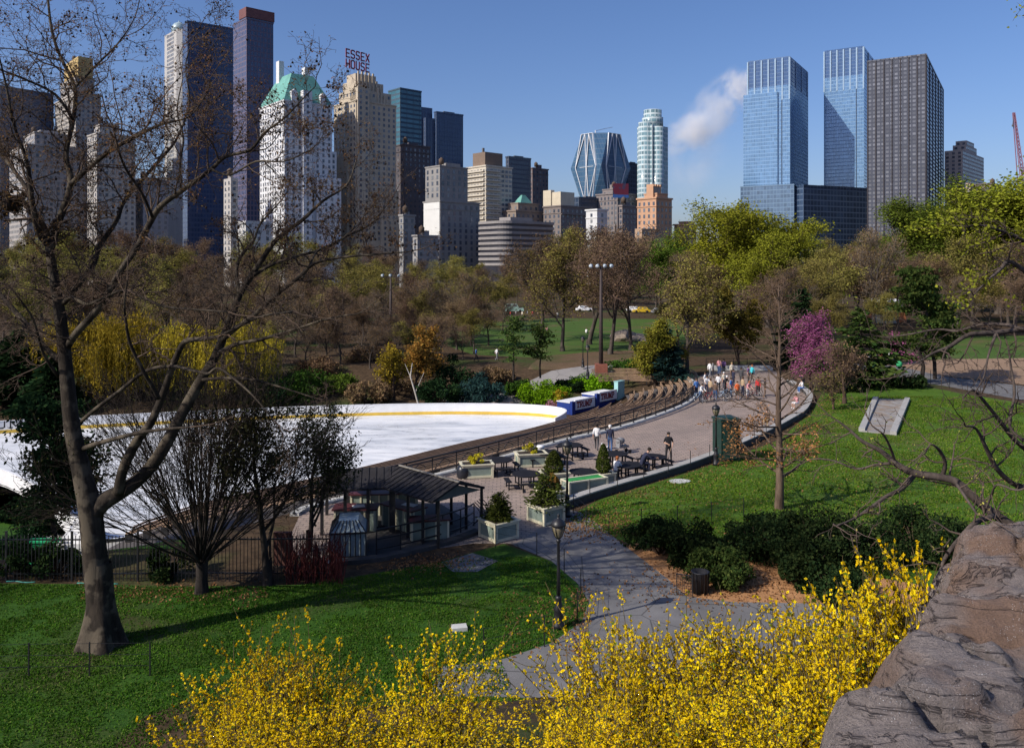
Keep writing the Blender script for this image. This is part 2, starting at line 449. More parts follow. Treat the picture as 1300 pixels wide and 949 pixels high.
# ---------------------------------------------------------------- ground: one sheet to the horizon
def axis(lo, hi, step, far, k=1.22):
    a = list(np.arange(lo, hi + 1e-6, step)); d = step
    while a[-1] < far: d *= k; a.append(a[-1] + d)
    d = step
    while a[0] > -far: d *= k; a.insert(0, a[0] - d)
    return np.array(a)
gx = axis(-82, 60, 1.0, 6000); gy = axis(-6, 112, 1.0, 6000)
GX, GY = np.meshgrid(gx, gy)
GH = ground_h(GX.ravel(), GY.ravel()).reshape(GX.shape)
rough = np.array([[mnoise.noise(Vector((x * 0.5, y * 0.5, 3.1))) if (-15 < x < 30 and 2 < y < 24) else 0.0 for x in gx] for y in gy])
GH = GH + rough * 0.18 * sst(0.05, 2.0, hill(GX.ravel(), GY.ravel()).reshape(GX.shape))
nx_, ny_ = len(gx), len(gy)
gv = np.stack([GX.ravel(), GY.ravel(), GH.ravel()], 1)
ii = np.arange((ny_ - 1) * (nx_ - 1)); r_, c_ = ii // (nx_ - 1), ii % (nx_ - 1)
gf = np.stack([r_ * nx_ + c_, r_ * nx_ + c_ + 1, (r_ + 1) * nx_ + c_ + 1, (r_ + 1) * nx_ + c_], 1)
me = bpy.data.meshes.new('ground'); me.from_pydata(gv.tolist(), [], gf.tolist()); me.materials.append(M_ground)
me.polygons.foreach_set('use_smooth', [True] * len(gf)); me.update()
struct(link('ground', me))

M_slope = lawn_mat('worn_brown_slope', (0.075, 0.05, 0.03), (0.16, 0.105, 0.062), (0.05, 0.07, 0.02), 0.56)
def pp(pts, z=0.0): return [P(a, b, z) for a, b in pts]
# lawns, earth, paths (each a sheet 4 mm above the one below)
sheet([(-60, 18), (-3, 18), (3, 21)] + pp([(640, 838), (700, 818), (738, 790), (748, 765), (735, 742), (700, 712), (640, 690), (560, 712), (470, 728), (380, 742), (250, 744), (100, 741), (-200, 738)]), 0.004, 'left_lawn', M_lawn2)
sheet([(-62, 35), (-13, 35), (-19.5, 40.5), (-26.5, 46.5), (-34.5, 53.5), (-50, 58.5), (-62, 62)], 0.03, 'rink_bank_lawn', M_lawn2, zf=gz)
sheet(pp([(714, 660), (760, 634), (880, 598), (990, 558), (1030, 522), (1045, 497), (1100, 486), (1180, 492), (1300, 512), (1500, 545), (1500, 760), (1200, 760), (1000, 700), (860, 690), (800, 690)]), 0.004, 'right_lawn', M_lawn)
sheet(pp([(790, 692), (850, 684), (960, 700), (1100, 730), (1200, 748), (1200, 772), (1040, 768), (930, 766), (870, 758), (845, 735)]), 0.008, 'mulch_bed', M_mulch)
sheet(pp([(560, 436), (600, 412), (700, 404), (860, 405), (880, 432), (830, 452), (700, 455), (600, 450)]), 0.004, 'far_meadow', M_farlawn)
sheet(pp([(1140, 455), (1180, 428), (1400, 425), (1400, 452), (1250, 458)]), 0.004, 'far_right_meadow', M_farlawn)
sheet(pp([(1120, 462), (1200, 456), (1450, 452), (1450, 486), (1300, 488), (1200, 477), (1140, 472)]), 0.006, 'bare_field', M_dirt)
sheet(pp([(690, 452), (760, 446), (840, 444), (800, 462), (740, 466), (670, 465)]), 0.03, 'bare_slope', M_slope, zf=gz)
# asphalt path from the plaza round to the right
sheet([*pp([(600, 664), (640, 640), (700, 640), (742, 652), (790, 690), (848, 735), (872, 757), (930, 764), (1040, 766), (1120, 770)]), *[Vector((13, 23, 0)), Vector((1, 19, 0)), Vector((-2.5, 21.5, 0))], *pp([(560, 846), (640, 836), (700, 816), (738, 790), (748, 765), (735, 742), (700, 712), (648, 690)])], 0.012, 'path', M_path)
sheet(pp([(560, 472), (640, 474), (700, 466), (760, 463.5), (815, 463), (815, 467), (760, 469), (700, 472), (650, 483), (560, 484)]), 0.05, 'far_path', M_farpath, zf=gz)
sheet(pp([(1050, 462), (1110, 461), (1150, 467), (1200, 478), (1300, 490), (1420, 504), (1420, 530), (1300, 508), (1200, 490), (1140, 481), (1060, 472)]), 0.012, 'right_path', M_path)
# ice, the boards round it
sheet(ICE, ICEZ + 0.02, 'ice', M_ice)
sheet(offset(ICE + [ICE[0]], -1.6)[:-1], ICEZ - 0.18, 'rink_apron', M_conc)
def ribbon(mb, line, z0, z1, th, mi=0, closed=False):
    L = list(line)
    inn = offset(L, th / 2); out = offset(L, -th / 2)
    for i in range(len(L) - 1):
        a, b, c, d = inn[i], inn[i + 1], out[i + 1], out[i]
        mb.add([(a.x, a.y, z0), (b.x, b.y, z0), (c.x, c.y, z0), (d.x, d.y, z0), (a.x, a.y, z1), (b.x, b.y, z1), (c.x, c.y, z1), (d.x, d.y, z1)],
               [(0, 1, 5, 4), (2, 3, 7, 6), (4, 5, 6, 7)] + ([(3, 0, 4, 7)] if i == 0 else []) + ([(1, 2, 6, 5)] if i == len(L) - 2 else []), mi)
    return mb
bd = thing('rink_boards', 'white dasher boards with a yellow kick strip round the ice rink', 'rink boards')
loop = ICE + [ICE[0], ICE[1]]
# the far and end boards rise 1.15 m; along the terrace the ice meets a low step
k0 = min(range(len(ICE)), key=lambda i: (ICE[i] - Vector((4.5, 72, 0))).length)
k1 = min(range(len(ICE)), key=lambda i: (ICE[i] - Vector((-22, 43.6, 0))).length)
board_line = ICE[k0:k1 + 1] if k1 > k0 else ICE[k0:] + ICE[:k1 + 1]
o = ribbon(MB(), board_line, ICEZ, ICEZ + 1.05, 0.14).build('board_panel', M_white, bd)
inner_b = offset(board_line, 0.085)
o = ribbon(MB(), inner_b, ICEZ + 0.03, ICEZ + 0.30, 0.03).build('kick_strip', M_yellow, bd)
o = ribbon(MB(), board_line, ICEZ + 1.052, ICEZ + 1.10, 0.17).build('board_cap', M_white, bd)

# plaza
WALL_PX = [(706, 637), (760, 619), (880, 583), (948, 556), (984, 539), (1001, 530), (1020, 518), (1028, 503), (1024, 494), (1012, 487), (1001, 481)]
WALL = [Vector((p.x, p.y, 0)) for p in resample(catmull([P(*p, .44) for p in WALL_PX], 8), 0.8)]
plaza_poly = EDGE + [P(905, 471), P(985, 471)] + list(reversed(WALL)) + [P(715, 648), P(694, 664), P(655, 690), P(600, 690), P(420, 716), P(360, 700)]
sheet(plaza_poly, 0.016, 'plaza', M_paver)
o = ribbon(MB(), WALL, -0.25, 0.02, 0.50, 0); 
lw = thing('low_wall', 'low dark wall with a pale granite ledge curving between the plaza and the lawn', 'wall')
ribbon(MB(), WALL, -0.25, 0.36, 0.42).build('wall', M_concdark, lw)
ribbon(MB(), WALL, 0.362, 0.43, 0.50).build('ledge', M_conc, lw)
fw = thing('retaining_wall', 'low pale retaining wall across the far end of the plaza', 'wall')
line = resample([P(903, 470), P(990, 470)], 1.0)
ribbon(MB(), line, -0.1, 0.55, 0.4).build('wall', M_conclight, fw)
kb = ribbon(MB(), offset(EDGE, 0.25), -0.4, 0.13, 0.45).build('kerb', M_conclight); struct(kb)

def offset2(pts, d):
    """terrace rows draw together towards the far end"""
    a = offset(pts, d)
    return [p.lerp(q, float(1 - .04 * sst(60, 84, np.array([p.y]))[0])) for p, q in zip(pts, a)]
# terrace steps and curved benches between plaza edge and ice
NT_ROWS = 10
mb = MB()
TW, TD = 0.97, 0.215
lower = [p for p in EDGE]
for k in range(NT_ROWS):
    a = offset2(TEDGE, 0.5 + k * TW); b = offset2(TEDGE, 0.5 + (k + 1) * TW)
    z = -TD * (k + 1)
    n = len(a) - 2
    for i in range(n):
        if k >= 7 and a[i].y > 82 - (k - 7) * .6: continue
        mb.add([(a[i].x, a[i].y, z + TD), (a[i + 1].x, a[i + 1].y, z + TD), (a[i + 1].x, a[i + 1].y, z), (a[i].x, a[i].y, z), (b[i].x, b[i].y, z), (b[i + 1].x, b[i + 1].y, z)],
               [(0, 1, 2, 3), (3, 2, 5, 4)])
struct(mb.build('terrace_steps', mat_plain('terrace_concrete', (0.10, 0.088, 0.082), 0.85, 0.35, 1.0, 0.2)))
leg_me = None
ordn = ['top', 'second', 'third', 'fourth', 'fifth', 'sixth', 'seventh', 'eighth', 'ninth', 'lowest']
lg = MB(); lg.box((0, 0, 0.2), (0.07, 0.42, 0.40)); lg.beam((0, 0.16, 0.40), (0, 0.27, 0.80), 0.06, 0.05)
leg_me = lg.mesh('leg', [M_black])
def slats(mb, line, offs, th):
    for (off, z, wd, hh) in offs:
        c = offset(line, off)
        inn = offset(c, wd / 2); out = offset(c, -wd / 2)
        for i in range(len(c) - 1):
            a, b, e, d = inn[i], inn[i + 1], out[i + 1], out[i]
            mb.add([(a.x, a.y, z), (b.x, b.y, z), (e.x, e.y, z), (d.x, d.y, z), (a.x, a.y, z + hh), (b.x, b.y, z + hh), (e.x, e.y, z + hh), (d.x, d.y, z + hh)],
                   [(0, 1, 5, 4), (2, 3, 7, 6), (4, 5, 6, 7), (3, 2, 1, 0), (3, 0, 4, 7), (1, 2, 6, 5)])
for k in range(NT_ROWS):
    z = -TD * (k + 1)
    base = offset2(TEDGE, 0.5 + (k + 0.55) * TW)
    base = resample(base, 0.9)
    base = [p for p in base if p.y > 41.5 and (k < 7 or p.y < 81.8 - (k - 7) * .6)][:-2]
    t = thing('terrace_bench', '%s of ten curved slatted wood benches stepping from the plaza railing down to the ice' % ordn[k], 'bench', (0, 0, z), 0, 'curved benches on the rink terrace')
    s = MB(); slats(s, base, [(-0.16, 0.41, 0.10, 0.04), (0.0, 0.41, 0.12, 0.04), (0.15, 0.41, 0.10, 0.04)], 0); s.build('seat', M_wood, t)
    s = MB(); slats(s, base, [(-0.235, 0.58, 0.04, 0.10), (-0.275, 0.74, 0.04, 0.10)], 0); s.build('backrest', M_wood, t)
    for i in range(0, len(base) - 1, 3):
        d = base[i + 1] - base[i]
        link('leg', leg_me, t, (base[i].x, base[i].y, 0), math.atan2(d.y, d.x) + PI)
# the few rows that curve across the far end (seen face on)
far_row = resample(catmull([Vector((18.6, 88.6, 0)), Vector((17, 90.8, 0)), Vector((14.5, 91.8, 0)), Vector((11.5, 92, 0)), Vector((8.6, 91.2, 0))], 8), 0.8)
for k in range(3):
    ln = offset(far_row, 0.95 * k)
    t = thing('terrace_bench', ['rearmost', 'middle', 'foremost'][k] + ' red-brown bench row crossing the far end of the terrace below the spruce', 'bench', (0, 0, (-.25, -.6, -.95)[k]), 0, 'bench rows across the far end')
    s = MB(); slats(s, ln, [(-0.1, 0.41, 0.12, 0.04), (0.08, 0.41, 0.12, 0.04)], 0); s.build('seat', M_wood, t)
    s = MB(); slats(s, ln, [(-0.2, 0.50, 0.04, 0.12), (-0.24, 0.68, 0.04, 0.12)], 0); s.build('backrest', M_wood, t)
    for i in range(0, len(ln) - 1, 3):
        d = ln[i + 1] - ln[i]; link('leg', leg_me, t, (ln[i].x, ln[i].y, 0), math.atan2(d.y, d.x) + PI)
# railing on the plaza edge
rl = thing('railing', 'long black iron railing curving along the plaza edge above the benches', 'railing')
rline = offset(EDGE, 0.25)
rs = resample(rline, 1.9)
pm = MB(); pm.box((0, 0, 0.62), (0.06, 0.06, 1.0)); pm.box((0, 0, 0.14), (0.14, 0.14, 0.05)); post_me = pm.mesh('post', [M_black])
for p in rs: link('post', post_me, rl, (p.x, p.y, 0))
for zz, h, wd in ((1.10, 0.085, 0.08), (0.93, 0.05, 0.045), (0.32, 0.05, 0.045)):
    s = MB(); slats(s, resample(rline, 0.9), [(0, zz, wd, h)], 0); s.build('rail', M_black, rl)
s = MB()
for a, b in zip(rs[:-1], rs[1:]):
    m = a.lerp(b, 0.5); ux = (b - a).normalized()
    pts = [(m.x + ux.x * 0.42 * math.cos(th), m.y + ux.y * 0.42 * math.cos(th), 0.64 + 0.27 * math.sin(th)) for th in np.linspace(0, 2 * PI, 9)]
    for q, r in zip(pts[:-1], pts[1:]): s.beam(q, r, 0.02, 0.02)
    s.beam((a.x, a.y, 0.34), (m.x, m.y, 0.93), 0.02, 0.02); s.beam((b.x, b.y, 0.34), (m.x, m.y, 0.93), 0.02, 0.02)
s.build('scrollwork', M_black, rl)
# railing behind the far retaining wall
rl2 = thing('railing', 'dark iron railing standing on the pale wall at the far end of the plaza', 'railing')
ln = [p + Vector((0, 0.6, 0)) for p in resample([P(898, 468), P(1010, 468)], 1.6)]
for p in ln: link('post', post_me, rl2, (p.x, p.y, 0))
for zz in (1.1, 0.75, 0.4):
    s = MB(); slats(s, ln, [(0, zz, 0.04, 0.05)], 0); s.build('rail', M_black, rl2)
# ================================================================ the skyline; tower glass colours are paler and bluer, distance haze put into them
def site(pxl, pxc, pxr, Y, a_deg):
    """corner nearest to us at bearing pxc and depth Y, facades turned a_deg: gives corner and the two facade lengths"""
    a = math.radians(a_deg)
    tl, tc, tr = (pxl - CX) / F, (pxc - CX) / F, (pxr - CX) / F
    cx, cy = tc * Y, Y
    W = (tr * cy - cx) / (math.cos(a) - tr * math.sin(a))
    D = (cx - tl * cy) / (math.sin(a) + tl * math.cos(a))
    return (cx, cy), W, D, a
def zpx(py, Y): return CZ + (HY - py) / F * Y
def root(name, label, c, a, group=None):
    return thing(name, label, 'building', (c[0], c[1], 0), a, group)
def stone(name, c, var=0.18):
    t = NT(name); co = t.coord()
    n1 = t.noise(co, 0.05, 4); n2 = t.noise(t.scale(co, (1, 1, 0.25)), 0.5, 5, 0.7)
    sp = t.n('ShaderNodeSeparateXYZ'); t.set(sp.inputs[0], co)
    fl = t.math('LESS_THAN', t.math('FRACT', t.math('DIVIDE', sp.outputs[2], 3.4)), 0.07)
    f = t.math('ADD', t.math('MULTIPLY', n1, 0.5), t.math('MULTIPLY', n2, 0.5))
    col = t.ramp(f, [(0.3, tuple(x * (1 - var) for x in c)), (0.7, tuple(min(1, x * (1 + var)) for x in c))])
    col = t.mix(t.math('MULTIPLY', fl, 0.22), col, tuple(x * 0.5 for x in c)); col = t.mix(.10, col, (.30, .36, .48))  # blue-grey mixed into the stone colour stands in for distance haze
    t.bsdf(col, 0.88, None, 0, 0.25); return t.m
def window_mat(name, dark=(0.05, 0.06, 0.08), lite=(0.22, 0.23, 0.24), frac=0.4):
    t = NT(name); oi = t.t.nodes.new('ShaderNodeObjectInfo'); g = t.t.nodes.new('ShaderNodeNewGeometry')
    r = t.math('FRACT', t.math('ADD', oi.outputs['Random'], g.outputs['Random Per Island']))
    col = t.ramp(r, [(0.0, dark), (1 - frac, tuple(x * 1.8 for x in dark)), (1.0, lite)])
    t.bsdf(col, 0.15, None, 0, 0.6); return t.m
M_win = window_mat('window_glass')
M_winb = window_mat('blue_window_glass', (0.02, 0.03, 0.05), (0.2, 0.24, 0.28), 0.45)
M_roofgrey = mat_plain('roof_plant_grey', (0.12, 0.12, 0.13), 0.8, 0.3, 0.3, 0)
M_copper = mat_plain('green_copper_roof', (0.13, 0.34, 0.29), 0.65, 0.25, 0.25, 0)

def windows(parent, spots, m, cap=100):
    """spots: (x, y, z, facing, w, h); the highest ones stand clear of the trees and come first"""
    spots = sorted(spots, key=lambda s: -s[2])
    cache = {}
    for s in spots[:cap]:
        key = (s[3], round(s[4], 2), round(s[5], 2))
        if key not in cache:
            b = MB(); b.box((0, 0, 0), (s[4], 0.2, s[5]) if s[3] == 'r' else (0.2, s[4], s[5]))
            cache[key] = b.mesh('window', [m])
        link('window', cache[key], parent, s[:3])
    if len(spots) > cap:
        b = MB()
        for s in spots[cap:]:
            b.box(s[:3], (s[4], 0.2, s[5]) if s[3] == 'r' else (0.2, s[4], s[5]))
        o = b.build('window', m, parent); o['kind'] = 'stuff'
def grid(x0, x1, y0, y1, z0, z1, bay=3.6, flr=3.4, w=1.5, h=1.9, faces='rl', skip=0):
    """window spots on the right (y0) and left (x0) facades of a block"""
    out = []
    nz = max(1, int((z1 - z0 - 0.8) / flr))
    if 'r' in faces:
        n = max(1, int((x1 - x0 - 0.6) / bay)); st = (x1 - x0) / n
        out += [(x0 + (i + .5) * st, y0 - 0.03, z1 - 0.9 - (k + .5) * flr, 'r', w, h) for i in range(n) for k in range(nz) if not (skip and i % skip == skip - 1)]
    if 'l' in faces:
        n = max(1, int((y1 - y0 - 0.6) / bay)); st = (y1 - y0) / n
        out += [(x0 - 0.03, y0 + (i + .5) * st, z1 - 0.9 - (k + .5) * flr, 'l', w, h) for i in range(n) for k in range(nz)]
    return out
ZB = -2.0   # buried foot
def masonry(label, px, Y, a, top, col, name='apartment_building', steps=(), bay=3.6, flr=3.4, w=1.5, h=1.9, zlow=230, cornice=True, mwin=None, cap=100, skip=0, roof=True):
    """block with setbacks; steps = (inset_left, inset_right, inset_back, top pixel row) of each upper tier, all as fractions of the plan"""
    c, W, D, ar = site(*px, Y, a)
    r = root(name, label, c, ar)
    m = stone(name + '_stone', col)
    z1 = zpx(top, Y); zl = max(2, zpx(335, Y) - 4)
    b = MB(); b.box2(0, W, 0, D, ZB, z1); sp = grid(0, W, 0, D, zl, z1, bay, flr, w, h, skip=skip)
    if cornice:
        b2 = MB(); b2.box2(-0.5, W + 0.5, -0.5, D + 0.5, z1 + 0.003, z1 + 0.9)
        q = MB(); q.box2(-0.35, W + 0.35, -0.35, D + 0.35, z1 - 4.3, z1 - 3.9); q.build('string_course', m, r)
    else: b2 = None
    zp = z1
    for (fl, fr, fb, tp) in steps:
        zt = zpx(tp, Y); x0, x1, y0, y1 = W * fl, W * (1 - fr), D * fb * 0.3, D * (1 - fb)
        b.box2(x0, x1, y0, y1, zp - 0.5, zt); sp += grid(x0, x1, y0, y1, zp + 0.5, zt, bay, flr, w, h)
        if b2: q = MB(); q.box2(x0 - 0.3, x1 + 0.3, y0 - 0.3, y1 + 0.3, zt + 0.003, zt + 0.7); q.build('cornice', m, r)
        zp = zt
    b.build('wall', m, r)
    if b2: b2.build('cornice', m, r)
    windows(r, sp, mwin or M_win, cap)
    if roof:
        rr = random.Random(int(px[0] * 7 + top))
        rx, ry = W * 0.5, D * 0.5
        q = MB(); q.box2(rx - W * .18, rx + W * .15, ry - D * .15, ry + D * .2, zp, zp + rr.uniform(2.5, 4.5))
        q.build('roof_hut', m, r)
        t = MB(); tx, ty = W * rr.uniform(.15, .3), D * .4
        for i, j in ((-1, -1), (1, -1), (1, 1), (-1, 1)): t.beam((tx + i, ty + j, zp), (tx + i * .8, ty + j * .8, zp + 2.2), 0.2, 0.2)
        t.lathe([(1.5, 2.2), (1.5, 5.0), (0.1, 6.2)], (tx, ty, zp), 10)
        t.build('water_tank', M_wtank, r)
    return r, W, D, ar, z1, m
M_wtank = mat_plain('water_tank_wood', (0.10, 0.07, 0.05), 0.9, 0.3, 0.5, 0)

def tower(label, px, Y, a, top, m, name='glass_tower', crown=None, mroof=None):
    c, W, D, ar = site(*px, Y, a)
    r = root(name, label, c, ar); z1 = zpx(top, Y)
    b = MB(); b.box2(0, W, 0, D, ZB, z1); b.build('facade', m, r)
    q = MB(); q.box2(-0.25, W + 0.25, -0.25, 0.15, z1 + 0.004, z1 + 1.2); q.box2(-0.25, 0.15, 0.153, D + 0.25, z1 + 0.004, z1 + 1.2)
    q.box2(W - .15, W + .25, 0.153, D + 0.25, z1 + 0.004, z1 + 1.2)
    q.build('parapet', mroof or m, r)
    q = MB(); q.box2(W * .3, W * .7, D * .3, D * .7, z1, z1 + 2.2); q.build('roof_plant', M_roofgrey, r)
    return r, W, D, ar, z1

# ---- far left, seen through the sycamore
tower('dark blue office slab at the far left behind the big bare sycamore', (-60, 0, 68), 640, 55, 110, mat_facade('navy_slab', (0.047, 0.072, 0.138), (0.056, 0.078, 0.133), 3.0, 3.6, 0.15, 0.3, 0.4), 'office_tower')
r, W, D, ar, z1, m = masonry('tan stepped masonry tower with a golden top seen through the sycamore', (70, 96, 128), 620, 42, 118, (0.40, 0.36, 0.31), 'masonry_tower', [(0.06, 0.2, 0.2, 96), (0.12, 0.35, 0.35, 72)], bay=3.2, w=1.3)
q = MB(); q.box2(W * .12 - .5, W * .65 + .5, -.5, D * .65 + .3, z1 + 13, zpx(71, 620)); q.build('gilded_top', mat_plain('gilded_masonry', (0.50, 0.36, 0.14), 0.6, 0.2, 0.3, 0), r)
masonry('beige apartment house low behind the sycamore fork', (12, 34, 112), 520, 42, 184, (0.33, 0.30, 0.27), steps=[(0.15, 0.3, 0.3, 166)], cap=100)
masonry('limestone apartment house with a bright left edge beside the domed tower', (111, 123, 172), 500, 44, 170, (0.40, 0.37, 0.33), steps=[(0.1, 0.4, 0.3, 158)])
masonry('low grey apartment house filling the gap left of the domed tower', (165, 182, 214), 520, 42, 228, (0.26, 0.25, 0.26))
# octagonal tower with a round dome
c, W, D, ar = site(207, 226, 248, 690, 42)
r = root('domed_tower', 'slim beige octagonal tower with a small pale dome', c, ar)
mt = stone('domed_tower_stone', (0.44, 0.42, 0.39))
def octo(x0, x1, y0, y1, k): return [(x0 + k, y0), (x1 - k, y0), (x1, y0 + k), (x1, y1 - k), (x1 - k, y1), (x0 + k, y1), (x0, y1 - k), (x0, y0 + k)]
zt = zpx(36, 690)
MB().prism(octo(0, W, 0, D, W * .25), ZB, zt).build('wall', mt, r)
windows(r, grid(W * .27, W * .73, 0, D, 60, zt, 2.2, 3.4, 1.1, 2.2, 'r') + grid(0, W, D * .27, D * .73, 60, zt, 2.2, 3.4, 1.1, 2.2, 'l'), M_winb, 100)
R_ = W * .42; zs = zt
MB().lathe([(R_, 0), (R_, 4)] + [(R_ * math.cos(t), 4 + R_ * 1.0 * math.sin(t)) for t in np.linspace(0.05, 1.45, 7)] + [(0.3, 4 + R_ * 1.25)], (W / 2, D / 2, zs), 16).build('dome', mat_plain('pale_dome_glass', (0.34, 0.44, 0.47), 0.35, 0.15, 0.3, 0), r)
# blue slab with red brick tower beside it
tower('broad dark blue glass slab left of the red brick tower', (232, 238, 334), 610, 36, 28, mat_facade('deep_blue_slab', (0.051, 0.084, 0.173), (0.056, 0.084, 0.155), 2.2, 3.6, 0.22, 0.35, 0.5, 0.15), 'office_tower')
r, W, D, ar, z1 = tower('tall dark blue tower with a red brick cap behind the green copper roof', (296, 313, 347), 560, 42, 24, mat_facade('red_brick_bands', (0.056, 0.084, 0.167), (0.120, 0.101, 0.155), 2.4, 3.5, 0.35, 0.25, 0.5), 'brick_tower')
mbr = mat_plain('dark_red_brick_cap', (0.17, 0.075, 0.075), 0.85, 0.2, 0.3, 0)
MB().box2(-.6, W + .6, -.6, D * .5, z1 + 1.4, zpx(9, 560)).build('cap', mbr, r)
masonry('small lit stone house with a flat top just left of the green roofed tower', (284, 293, 302), 470, 42, 226, (0.42, 0.39, 0.35), cornice=False)
masonry('low white building at the tree tops below the green roofed tower', (302, 312, 345), 440, 42, 280, (0.55, 0.54, 0.51), cornice=False, roof=False)
# ---- the white tower with the steep copper roof
Y = 470
c, W, D, ar = site(330, 361, 431, Y, 40)
r = root('copper_roofed_tower', 'white brick apartment tower with a steep green copper roof and two chimneys', c, ar)
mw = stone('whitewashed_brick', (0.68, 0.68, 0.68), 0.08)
ze = zpx(128, Y)
b = MB(); b.box2(0, W * .86, 0, D, ZB, ze); sp = grid(0, W * .86, 0, D, 25, ze, 3.3, 3.3, 1.3, 1.9)
zw = zpx(112, Y)
b.box2(W * .30, W * .46, -W * .07, 1, ZB, zw); sp += grid(W * .30, W * .46, -W * .07, 0, 25, zw, 3.3, 3.3, 1.3, 1.9, 'r')
z2 = zpx(186, Y); b.box2(W * .86 - .1, W * .97, D * .05, D * .9, ZB, z2); sp += grid(W * .86, W * .97, D * .05, D * .9, 25, z2, 3.3, 3.3, 1.3, 1.9, 'r')
z3 = zpx(222, Y); b.box2(W * .55, W * 1.0, -W * .06, D * .6, ZB, z3); sp += [s for s in grid(W * .55, W, -W * .06, 0, 25, z3, 3.3, 3.3, 1.3, 1.9, 'r')]
b.build('wall', mw, r)
windows(r, [s for s in sp if not (W * .3 < s[0] < W * .46 and s[1] > -1 and s[3] == 'r' and s[2] < zw and abs(s[1]) < .2)], M_win, 100)
q = MB(); q.box2(-.5, W * .86 + .5, -.5, D + .5, ze + .004, ze + .8); q.build('cornice', mw, r); q = MB(); q.box2(-.3, W * .86 + .3, -.3, D + .3, ze - 7.2, ze - 6.7); q.build('string_course', mw, r)
zr = zpx(87, Y)
q = MB(); x0, x1, y0, y1 = -.3, W * .86 + .3, -.3, D + .3; i = 0.24
q.prism([(x0, y0), (x1, y0), (x1, y1), (x0, y1)], ze + .805, zr, 0, [(x0 + W * i, y0 + D * i), (x1 - W * i, y0 + D * i), (x1 - W * i, y1 - D * i), (x0 + W * i, y1 - D * i)])
rf = q.build('roof', M_copper, r)
q = MB(); q.box2(W * .18, W * .27, D * .62, D * .74, ze, zpx(66, Y)); q.build('chimney', mw, rf)
q = MB(); q.box2(W * .55, W * .64, D * .40, D * .52, ze, zpx(73, Y)); q.build('chimney', mw, rf)
for fx in (.12, .64):
    q = MB(); q.box2(W * fx, W * (fx + .1), -.6, D * .16, ze + .81, ze + 5.5); q.prism([(W * (fx - .01), -.8), (W * (fx + .11), -.8), (W * (fx + .11), D * .16), (W * (fx - .01), D * .16)], ze + 5.51, ze + 7.5, 0, [(W * (fx + .049), -.8), (W * (fx + .051), -.8), (W * (fx + .051), D * .2), (W * (fx + .049), D * .2)])
    q.build('dormer', mw, rf)
# ---- the hotel with the roof sign
Y = 500
c, W, D, ar = site(424, 452, 503, Y, 42)
r = root('hotel_tower', 'tan stepped hotel tower carrying a red two line letter sign on its roof', c, ar)
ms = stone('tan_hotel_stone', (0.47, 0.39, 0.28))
zA, zB2, zC, zD = zpx(128, Y), zpx(112, Y), zpx(100, Y), zpx(90, Y)
b = MB(); b.box2(0, W, 0, D, ZB, zA); sp = grid(0, W, 0, D, 25, zA, 3.4, 3.35, 1.35, 1.8)
b.box2(W * .02, W * .90, D * .05, D * .8, zA - .5, zB2); sp += grid(W * .02, W * .90, D * .05, D * .8, zA + .5, zB2, 3.4, 3.35, 1.35, 1.8)
b.box2(W * .02, W * .30, -1.2, D * .3, ZB, zB2 + 1); sp += grid(W * .02, W * .30, -1.2, 0, 25, zB2 + 1, 3.4, 3.35, 1.35, 1.8, 'r')
b.box2(W * .06, W * .74, D * .12, D * .7, zB2 - .5, zC); b.box2(W * .10, W * .6, D * .2, D * .6, zC - .5, zD)
for k in range(7):
    x = W * (.10 + .09 * k); b.box2(x, x + .9, D * .12 - .8, D * .12 + .3, zB2, zD - 2.2 * (k > 4) * (k - 3) + .8)
for k in range(5):
    x = W * (.55 + .075 * k); b.box2(x, x + 1.1, D * .05 - .5, D * .3, zA, zC - 3 - 2.2 * k)
b.box2(W * .9, W * 1.12, D * .1, D * .9, ZB, zpx(238, Y)); b.box2(W * .6, W * 1.35, -2.5, D * .5, ZB, zpx(276, Y)); b.box2(-1.5, W * .25, D * .3, D * 1.15, ZB, zpx(196, Y))
sp += grid(W * .6, W * 1.35, -2.5, 0, 15, zpx(276, Y), 3.4, 3.35, 1.35, 1.8, 'r')
b.build('wall', ms, r)
windows(r, [s for s in sp if not (s[3] == 'r' and abs(s[1] + .03) < .01 and W * .02 < s[0] < W * .30)], M_win, 100)
q = MB(); q.box2(-.4, W + .4, -.4, D + .4, zA + .003, zA + .7); q.build('cornice', ms, r)
